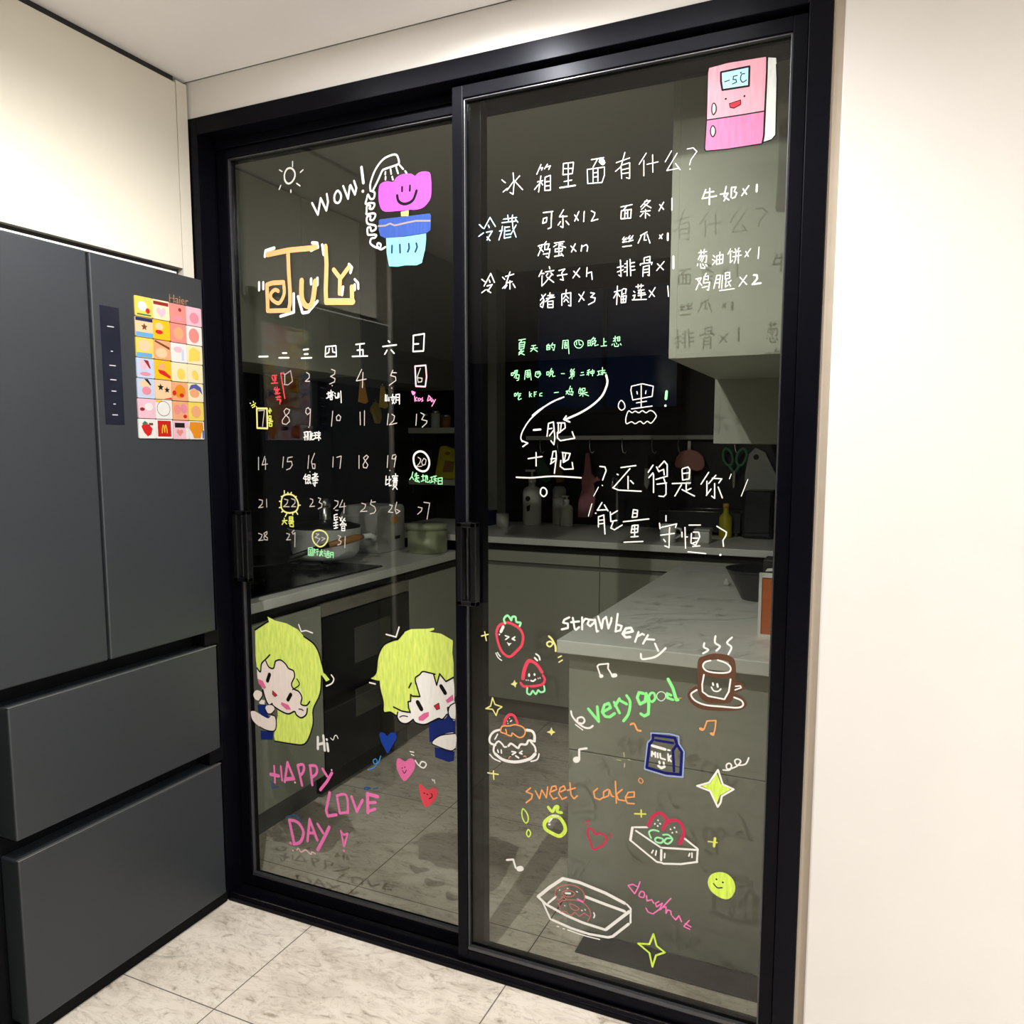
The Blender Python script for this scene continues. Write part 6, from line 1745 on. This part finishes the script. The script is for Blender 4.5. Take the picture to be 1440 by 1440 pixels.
# upper cabinets on the left wall
def upper(name, label, x0, x1, y0, y1, z0, z1, axis, fronts, m='kitchen_cabinet'):
    t = thing(name, label, 'cabinet', ((x0+x1)/2, (y0+y1)/2, z0))
    obj('carcass', B(x0, x1, y0, y1, z0, z1), m, t)
    for a, c in fronts: obj('door', B(x1, x1 + 0.02, a + 0.0015, c - 0.0015, z0 - 0.004, z1), m, t, 0.0015) if axis == 'x' else obj('door', B(x0 - 0.02, x0, a + 0.0015, c - 0.0015, z0, z1), m, t, 0.0015)
    return t
upper('upper_cabinet', 'grey upper cabinet along the left kitchen wall over the hob', -2.505, -2.18, 0.140, 1.34, 1.722, 2.41, 'x', [(0.14, 0.54), (0.54, 0.94), (0.94, 1.34)])
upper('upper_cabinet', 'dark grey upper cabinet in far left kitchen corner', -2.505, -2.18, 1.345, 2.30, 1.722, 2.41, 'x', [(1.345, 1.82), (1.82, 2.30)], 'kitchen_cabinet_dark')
for i, (yy, zz, mm, lb) in enumerate(((1.36, 1.60, 'orange_plastic', 'orange scraper hanging below the left upper cabinet'), (1.53, 1.585, 'yellow_plastic', 'yellow scraper hanging beside the orange one'))):
    t = thing('dough_scraper', lb, 'scraper', (-2.17, yy, zz), 'scrapers hanging under the left upper cabinet')
    b = bm_new(); slab(b, [(yy-.012, zz+.105), (yy+.012, zz+.105), (yy+.042, zz+.01), (yy+.02, zz), (yy-.03, zz+.006)], 'x', -2.175, -2.168); obj('blade', b, mm, t)
    b = bm_new(); tube(b, [(-2.172, yy, zz+.10), (-2.172, yy, zz+.128)], 0.004); obj('hook', b, 'steel', t)
MT = lambda p: (1.95 + (p[0] - 1.715) * 0.55, 1.585 + (p[1] - 1.545) * 0.55)
t = thing('oven_mitt', 'yellow mitt hanging on the dark wall behind the hob', 'mitt', (-2.49, 1.95, 1.52))
b = bm_new(); slab(b, [MT(q) for q in [(1.66,1.62),(1.70,1.655),(1.75,1.64),(1.79,1.57),(1.80,1.50),(1.77,1.44),(1.70,1.44),(1.665,1.52),(1.63,1.55),(1.625,1.59)]], 'x', -2.507, -2.485); obj('body', b, 'yellow_plastic', t, 0.008)
b = bm_new(); tube(b, [(-2.496, 1.95, 1.645), (-2.50, 1.95, 1.66)], 0.004); obj('loop', b, 'orange_plastic', t)

# ------------------------------------------------------------ kitchen: back run
bk = thing('base_cabinet', 'long grey base cabinet across the back of the kitchen', 'cabinet', (-1.4, 2.2, 0))
obj('carcass', B(-1.93, -0.10, 1.872, 2.60, 0.10, 0.915), 'gap_black', bk)
obj('plinth', B(-1.93, -0.76, 1.90, 1.93, 0, 0.10), 'kitchen_cabinet_dark', bk)
for a, c in ((-1.930, -1.835), (-1.835, -1.165), (-1.165, -0.50), (-0.50, -0.10)):
    obj('door', B(a + 0.0015, c - 0.0015, 1.852, 1.872, 0.105, 0.800), 'kitchen_cabinet', bk, 0.0015)
    obj('drawer_front', B(a + 0.0015, c - 0.0015, 1.852, 1.872, 0.822, 0.876), 'kitchen_cabinet', bk, 0.0015)
obj('handle_channel', B(-1.93, -0.10, 1.868, 1.874, 0.798, 0.825), 'kitchen_cabinet_dark', bk)
tag(obj('worktop', B(-2.505, -0.09, 1.826, 2.615, 0.916, 0.948), 'worktop', None, 0.003), 'grey worktop along the back wall with the bottles', 'worktop')
ZB = 0.9485
def pump_bottle(label, x, y, w, z1, m, marks):
    t = thing('pump_bottle', label, 'bottle', (x, y, ZB), 'pump bottles on the back worktop')
    r = w / 2; hb = z1 - 0.30 * (z1 - ZB)
    b = bm_new(); lathe(b, x, y, [(r*.95, ZB), (r, ZB + .006), (r, hb - r*.7), (r*.85, hb - r*.25), (r*.38, hb), (r*.34, hb + r*.4)], 28); o = obj('body', b, m, t)
    b = bm_new(); lathe(b, x, y, [(r*.4, hb + r*.3), (r*.4, hb + r*.8), (r*.12, hb + r*.85), (r*.12, z1 - r*.3)], 16); box(b, x - r*.75, x + r*.3, y - r*.15, y + r*.15, z1 - r*.3, z1 - r*.08)
    obj('pump', b, m, t)
    if marks:
        b = bm_new(); slab(b, oval(x - .004, ZB + .155, .015, .015), 'y', y - r - .002, y - r + .012); slab(b, [(x-.012, ZB+.11), (x+.012, ZB+.12), (x+.006, ZB+.085), (x-.008, ZB+.08)], 'y', y - r - .002, y - r + .012)
        obj('label_print', b, 'label_dark', t)
pump_bottle('tall white pump bottle with dark print on back worktop', -1.775, 2.46, 0.108, 1.272, 'white_plastic', True)
pump_bottle('small white pump bottle beside the grey bottle', -1.565, 2.47, 0.070, 1.125, 'white_plastic', False)
t = thing('bottle', 'plain grey bottle between the two pump bottles', 'bottle', (-1.63, 2.52, ZB))
b = bm_new(); lathe(b, -1.63, 2.52, [(.038, ZB), (.040, ZB+.004), (.040, ZB+.16)], 24); obj('body', b, 'grey_plastic', t)
b = bm_new(); lathe(b, -1.63, 2.52, [(.040, ZB+.161), (.040, ZB+.20), (.028, ZB+.222), (0.0, ZB+.226)], 24); obj('cap', b, 'grey_plastic', t)
t = thing('tissue_box', 'dark blue tissue box with tissue sticking out, at corner of back worktop', 'tissue box', (-2.03, 2.33, ZB))
obj('box', B(-2.10, -1.97, 2.28, 2.40, ZB, ZB + .085), 'box_blue', t, 0.003)
b = bm_new(); slab(b, [(-2.075, ZB+.086), (-2.0, ZB+.086), (-2.015, ZB+.12), (-2.045, ZB+.17), (-2.07, ZB+.15), (-2.08, ZB+.12)], 'y', 2.33, 2.345); obj('tissue', b, 'paper_white', t)
t = thing('glass_jar', 'small grey container next to the tall pump bottle', 'container', (-1.88, 2.28, ZB))
b = bm_new(); lathe(b, -1.88, 2.28, [(.034, ZB), (.036, ZB+.003), (.036, ZB+.075), (.033, ZB+.075), (.031, ZB+.006)], 20); obj('body', b, 'grey_plastic', t)
# hanging rail
rl = thing('hanging_rail', 'long grey rail of hooks on the back kitchen wall', 'rail', (-1.3, 2.58, 1.44))
obj('bar', B(-1.86, -0.735, 2.565, 2.60, 1.438, 1.462), 'grey_plastic', rl, 0.002)
for x in (-1.765, -1.655, -1.46, -1.27, -1.10, -0.955, -0.655):
    b = bm_new(); tube(b, [(x, 2.564, 1.445), (x, 2.553, 1.44), (x, 2.552, 1.40), (x + .006, 2.548, 1.372), (x + .02, 2.545, 1.362), (x + .03, 2.545, 1.375)], 0.003, 8); obj('hook', b, 'steel', rl)
HY = 2.535
t = thing('rubber_glove', 'pink rubber glove hanging from the rail', 'glove', (-1.46, HY, 1.0))
b = bm_new(); slab(b, [(-1.475,1.365),(-1.455,1.365),(-1.44,1.25),(-1.405,1.205),(-1.385,1.21),(-1.41,1.235),(-1.425,1.19),(-1.415,1.10),(-1.435,1.0),(-1.52,0.995),(-1.515,1.09),(-1.495,1.16),(-1.50,1.22),(-1.485,1.25)], 'y', HY - .012, HY + .012); obj('body', b, 'cloth_pink', t, 0.006)
b = bm_new(); slab(b, [(-1.44,0.999),(-1.515,0.996),(-1.516,1.012),(-1.438,1.014)], 'y', HY - .015, HY + .015); obj('cuff', b, 'cloth_pink', t, 0.003)
t = thing('cleaning_pad', 'dark green cleaning mitt hanging at left end of the rail', 'mitt', (-1.735, HY, 1.2))
b = bm_new(); slab(b, [(-1.775,1.335),(-1.74,1.33),(-1.70,1.27),(-1.685,1.21),(-1.72,1.19),(-1.765,1.215),(-1.785,1.28)], 'y', HY - .012, HY + .012); obj('body', b, 'cloth_green', t, 0.006)
b = bm_new(); tube(b, [(-1.758, HY, 1.33), (-1.757, HY, 1.372)], 0.003); obj('loop', b, 'cloth_green', t)
t = thing('cleaning_pad', 'orange cleaning mitt hanging behind the handwritten sum', 'mitt', (-1.645, HY, 1.19))
b = bm_new(); slab(b, [(-1.665,1.33),(-1.64,1.33),(-1.61,1.24),(-1.605,1.2),(-1.65,1.19),(-1.675,1.25)], 'y', HY - .012, HY + .012); obj('body', b, 'bag_brown', t, 0.006)
b = bm_new(); tube(b, [(-1.652, HY, 1.33), (-1.65, HY, 1.37)], 0.003); obj('loop', b, 'cloth_green', t)
t = thing('dish_brush', 'pink mushroom-shaped brush with a white handle hanging from rail', 'brush', (-0.875, HY, 1.2))
b = bm_new(); slab(b, [(-0.965,1.30),(-0.955,1.34),(-0.93,1.375),(-0.885,1.385),(-0.84,1.375),(-0.81,1.345),(-0.80,1.30),(-0.815,1.275),(-0.845,1.268),(-0.90,1.285),(-0.95,1.285)], 'y', HY - .03, HY - .004); obj('head', b, 'mushroom_pink', t, 0.01)
b = bm_new(); slab(b, [(-0.898,1.43),(-0.884,1.43),(-0.876,1.2),(-0.892,1.19),(-0.904,1.2)], 'y', HY - .003, HY + .006); obj('handle', b, 'white_plastic', t)
t = thing('scissors', 'green-handled kitchen scissors hanging point down from rail', 'scissors', (-0.655, HY, 1.22))
b = bm_new()
for sx in (-1, 1):
    ring = [(-0.652 + sx*.035 + p[0], HY, 1.345 + p[1]) for p in oval(0, 0, .024, .045, 18, -sx*.25)]
    tube(b, ring + ring[:2], 0.007, 8); tube(b, [(-0.652 + sx*.028, HY, 1.302), (-0.652 + sx*.006, HY, 1.268)], 0.008, 8)
obj('handles', b, 'scissor_green', t)
b = bm_new(); slab(b, [(-0.660,1.275),(-0.644,1.275),(-0.648,1.19),(-0.652,1.18),(-0.657,1.19)], 'y', HY - .003, HY + .003); obj('blades', b, 'steel', t)
t = thing('peeler', 'grey knife hanging from the middle of the rail', 'knife', (-1.12, HY, 1.17))
b = bm_new(); slab(b, [(-1.13,1.355),(-1.11,1.355),(-1.108,1.28),(-1.132,1.28)], 'y', HY - .008, HY + .008); obj('handle', b, 'dark_plastic', t, 0.003)
b = bm_new(); slab(b, [(-1.132,1.28),(-1.108,1.28),(-1.105,1.2),(-1.118,1.165),(-1.135,1.19)], 'y', HY - .0015, HY + .0015); obj('blade', b, 'grey_plastic', t)
t = thing('chopping_board', 'grey chopping board with a hole leaning on the back wall', 'chopping board', (-0.515, 2.57, ZB))
b = bm_new(); slab(b, [(-0.60,ZB),(-0.44,ZB),(-0.44,1.25),(-0.50,1.37),(-0.55,1.395),(-0.585,1.36),(-0.60,1.25)], 'y', 2.555, 2.575); obj('board', b, 'grey_plastic', t, 0.004)
obj('hole_rim', slab(bm_new(), oval(-0.545, 1.345, .014, .014), 'y', 2.5535, 2.5765), 'label_dark', t)
t = thing('air_fryer', 'dark squarish appliance at right end of the back worktop', 'appliance', (-0.49, 2.34, ZB))
obj('body', B(-0.565, -0.42, 2.25, 2.44, ZB, 1.185), 'dark_plastic', t, 0.015)
obj('front_door', B(-0.553, -0.432, 2.240, 2.249, ZB + .03, 1.12), 'dark_plastic', t, 0.004)
t = thing('dish_rack', 'long black dish rack with a bright metal rim', 'dish rack', (-0.78, 2.42, ZB))
b = bm_new()
for x0, x1, y0, y1 in ((-0.99, -0.58, 2.30, 2.312), (-0.99, -0.58, 2.508, 2.52), (-0.99, -0.978, 2.312, 2.508), (-0.592, -0.58, 2.312, 2.508)): box(b, x0, x1, y0, y1, ZB + .03, 1.068)
box(b, -0.99, -0.58, 2.30, 2.52, ZB + .02, ZB + .03)
for x in (-0.97, -0.60):
    for y in (2.32, 2.50): box(b, x - .008, x + .008, y - .008, y + .008, ZB, ZB + .02)
obj('tray', b, 'dark_plastic', t)
b = bm_new(); tube(b, [(-0.99, 2.30, 1.0705), (-0.58, 2.30, 1.0705)], 0.003, 8); tube(b, [(-0.99, 2.52, 1.0705), (-0.58, 2.52, 1.0705)], 0.003, 8); obj('rim', b, 'steel', t)
t = thing('faucet', 'thin steel gooseneck tap on the back worktop', 'tap', (-1.235, 2.36, ZB))
b = bm_new(); tube(b, [(-1.235, 2.36, ZB), (-1.235, 2.36, 1.20), (-1.233, 2.335, 1.235), (-1.23, 2.29, 1.245), (-1.228, 2.25, 1.225), (-1.228, 2.245, 1.19)], 0.008, 10); obj('spout', b, 'steel', t)
b = bm_new(); lathe(b, -1.235, 2.36, [(.022, ZB), (.022, ZB + .02), (.010, ZB + .03)], 16); obj('base', b, 'steel', t)
t = thing('mug', 'white straight mug near front of the back worktop', 'mug', (-0.86, 1.95, ZB))
b = bm_new(); lathe(b, -0.86, 1.95, [(0.0, ZB+.001), (.036, ZB), (.040, ZB + .085), (.036, ZB + .085), (.033, ZB + .006), (0.0, ZB+.006)], 24, cap=False); obj('body', b, 'white_enamel', t)
b = bm_new(); tube(b, [(-0.822, 1.95, ZB + .07), (-0.80, 1.95, ZB + .065), (-0.795, 1.95, ZB + .04), (-0.823, 1.95, ZB + .02)], 0.005, 8); obj('handle', b, 'white_enamel', t)
t = thing('storage_box', 'stack-like white food container right of the mug', 'container', (-0.705, 2.0, ZB))
obj('body', B(-0.74, -0.67, 1.97, 2.04, ZB, ZB + .055), 'white_plastic', t, 0.006)
obj('lid', B(-0.743, -0.667, 1.967, 2.043, ZB + .0555, ZB + .068), 'grey_plastic', t, 0.003)
t = thing('sauce_bottle', 'yellow bottle standing in front of the chopping board', 'bottle', (-0.645, 2.30, ZB))
b = bm_new(); lathe(b, -0.645, 2.265, [(.030, ZB), (.032, ZB + .004), (.032, ZB + .10), (.014, ZB + .125), (.013, ZB + .15)], 20); obj('body', b, 'yellow_bag', t)
b = bm_new(); lathe(b, -0.645, 2.265, [(.015, ZB + .151), (.015, ZB + .17), (0.0, ZB + .171)], 16); obj('cap', b, 'yellow_plastic', t)
# corner shelves
for zz, lb in ((1.478, 'upper grey shelf board in far left kitchen corner'), (1.175, 'lower grey shelf board holding the yellow bag')):
    t = thing('corner_shelf', lb, 'shelf', (-2.34, 2.45, zz), 'shelf boards in the far left corner')
    obj('board', B(-2.508, -2.168, 2.30, 2.615, zz, zz + 0.032), 'kitchen_cabinet', t, 0.002)
    obj('bracket', B(-2.505, -2.49, 2.33, 2.60, zz - 0.05, zz), 'dark_plastic', t)
t = thing('snack_bag', 'yellow snack bag standing on the lower corner shelf', 'bag', (-2.29, 2.38, 1.2075))
b = bm_new(); slab(b, [(-2.37,1.208),(-2.20,1.208),(-2.18,1.33),(-2.21,1.375),(-2.30,1.405),(-2.33,1.40)], 'y', 2.36, 2.41); obj('pouch', b, 'yellow_bag', t, 0.008)
b = bm_new(); slab(b, [(-2.31,1.25),(-2.24,1.25),(-2.23,1.31),(-2.29,1.32)], 'y', 2.357, 2.3605); slab(b, oval(-2.275, 1.36, .018, .01), 'y', 2.357, 2.3605); obj('print', b, 'bag_brown', t)
for i, (x, h, m, lb) in enumerate(((-2.43, .07, 'dark_plastic', 'dark spice jar at inner end of the upper shelf'), (-2.36, .085, 'grey_plastic', 'grey spice jar in the middle of the upper shelf'), (-2.29, .06, 'bag_brown', 'brown spice jar at outer end of the upper shelf'))):
    t = thing('spice_jar', lb, 'jar', (x, 2.37, 1.5105), 'spice jars on the upper corner shelf')
    b = bm_new(); lathe(b, x, 2.37, [(.026, 1.5105), (.028, 1.514), (.028, 1.5105 + h)], 20); obj('body', b, m, t)
    b = bm_new(); lathe(b, x, 2.37, [(.029, 1.511 + h), (.029, 1.526 + h), (0.0, 1.527 + h)], 20); obj('lid', b, 'steel', t)

# ------------------------------------------------------------ kitchen: right run
rp = thing('base_cabinet', 'big grey peninsula cabinet end facing the sliding door', 'cabinet', (-0.42, 1.06, 0))
obj('carcass', B(-0.730, -0.09, 0.318, 1.84, 0.0, 0.829), 'kitchen_cabinet', rp)
obj('end_panel', B(-0.750, -0.09, 0.300, 0.318, 0.005, 0.540), 'kitchen_cabinet', rp, 0.0012, 'lower half of the end panel')
obj('end_panel', B(-0.750, -0.09, 0.300, 0.318, 0.543, 0.829), 'kitchen_cabinet', rp, 0.0012, 'upper half of the end panel')
for a, c in ((0.32, 0.82), (0.82, 1.32), (1.32, 1.84)): obj('door', B(-0.750, -0.730, a + 0.0015, c - 0.0015, 0.09, 0.785), 'kitchen_cabinet', rp, 0.0012)
tag(obj('worktop', B(-0.772, -0.09, 0.258, 1.822, 0.830, 0.867), 'worktop', None, 0.003), 'pale marbled worktop of the peninsula nearest the glass', 'worktop')
ZR = 0.8672
t = thing('bowl', 'dark grey bowl on the peninsula worktop behind the orange carton', 'bowl', (-0.335, 1.10, ZR))
b = bm_new(); lathe(b, -0.335, 1.10, [(0.0, ZR), (.06, ZR), (.065, ZR + .01), (.115, ZR + .105), (.118, ZR + .108), (.111, ZR + .108), (.06, ZR + .014), (0.0, ZR + .012)], 32, cap=False); obj('body', b, 'dark_plastic', t)
t = thing('carton', 'orange carton with white edges and black lid at right of peninsula', 'carton', (-0.205, 0.58, ZR))
obj('box', B(-0.266, -0.15, 0.535, 0.63, ZR, 1.035), 'carton_orange', t, 0.002)
b = bm_new(); box(b, -0.270, -0.262, 0.531, 0.540, ZR, 1.036); box(b, -0.262, -0.15, 0.531, 0.536, ZR, ZR + .006); box(b, -0.270, -0.15, 0.531, 0.54, 1.0355, 1.048); obj('white_edge', b, 'paper_white', t)
obj('lid', B(-0.262, -0.15, 0.54, 0.625, 1.0355, 1.085), 'label_dark', t, 0.003)
b = bm_new(); slab(b, [(-0.255,1.052),(-0.215,1.056),(-0.17,1.05),(-0.17,1.058),(-0.22,1.064),(-0.25,1.06)], 'y', 0.538, 0.5398); slab(b, [(-0.20,1.075),(-0.18,1.081),(-0.19,1.07)], 'y', 0.538, 0.5398); obj('lid_print', b, 'paper_white', t)
t = thing('garlic', 'tiny white garlic clove lying on the peninsula worktop', 'garlic', (-0.485, 1.33, ZR))
b = bm_new(); lathe(b, -0.485, 1.33, [(0.0, ZR), (.010, ZR + .002), (.013, ZR + .010), (.007, ZR + .022), (.002, ZR + .030), (0.0, ZR + .031)], 14, cap=False); obj('clove', b, 'paper_white', t)
upper('upper_cabinet', 'pale grey upper cabinet end beside the glass, catching lettering shadows', -0.455, -0.09, 0.255, 0.945, 1.620, 2.412, 'r', [(0.256, 0.60), (0.60, 0.944)])
upper('upper_cabinet', 'upper cabinet hanging lower at far right of the kitchen', -0.462, -0.09, 0.950, 2.60, 1.410, 2.412, 'r', [(0.951, 1.50), (1.50, 2.05), (2.05, 2.60)])
tag(obj('floor_tone', B(-0.690, -0.11, 0.200, 0.298, 0.0005, 0.006), 'strip_grey', None, 0.002), 'flat dark grey strip along the foot of the peninsula', 'mat')  # thin dark grey strip on the floor before the end panel
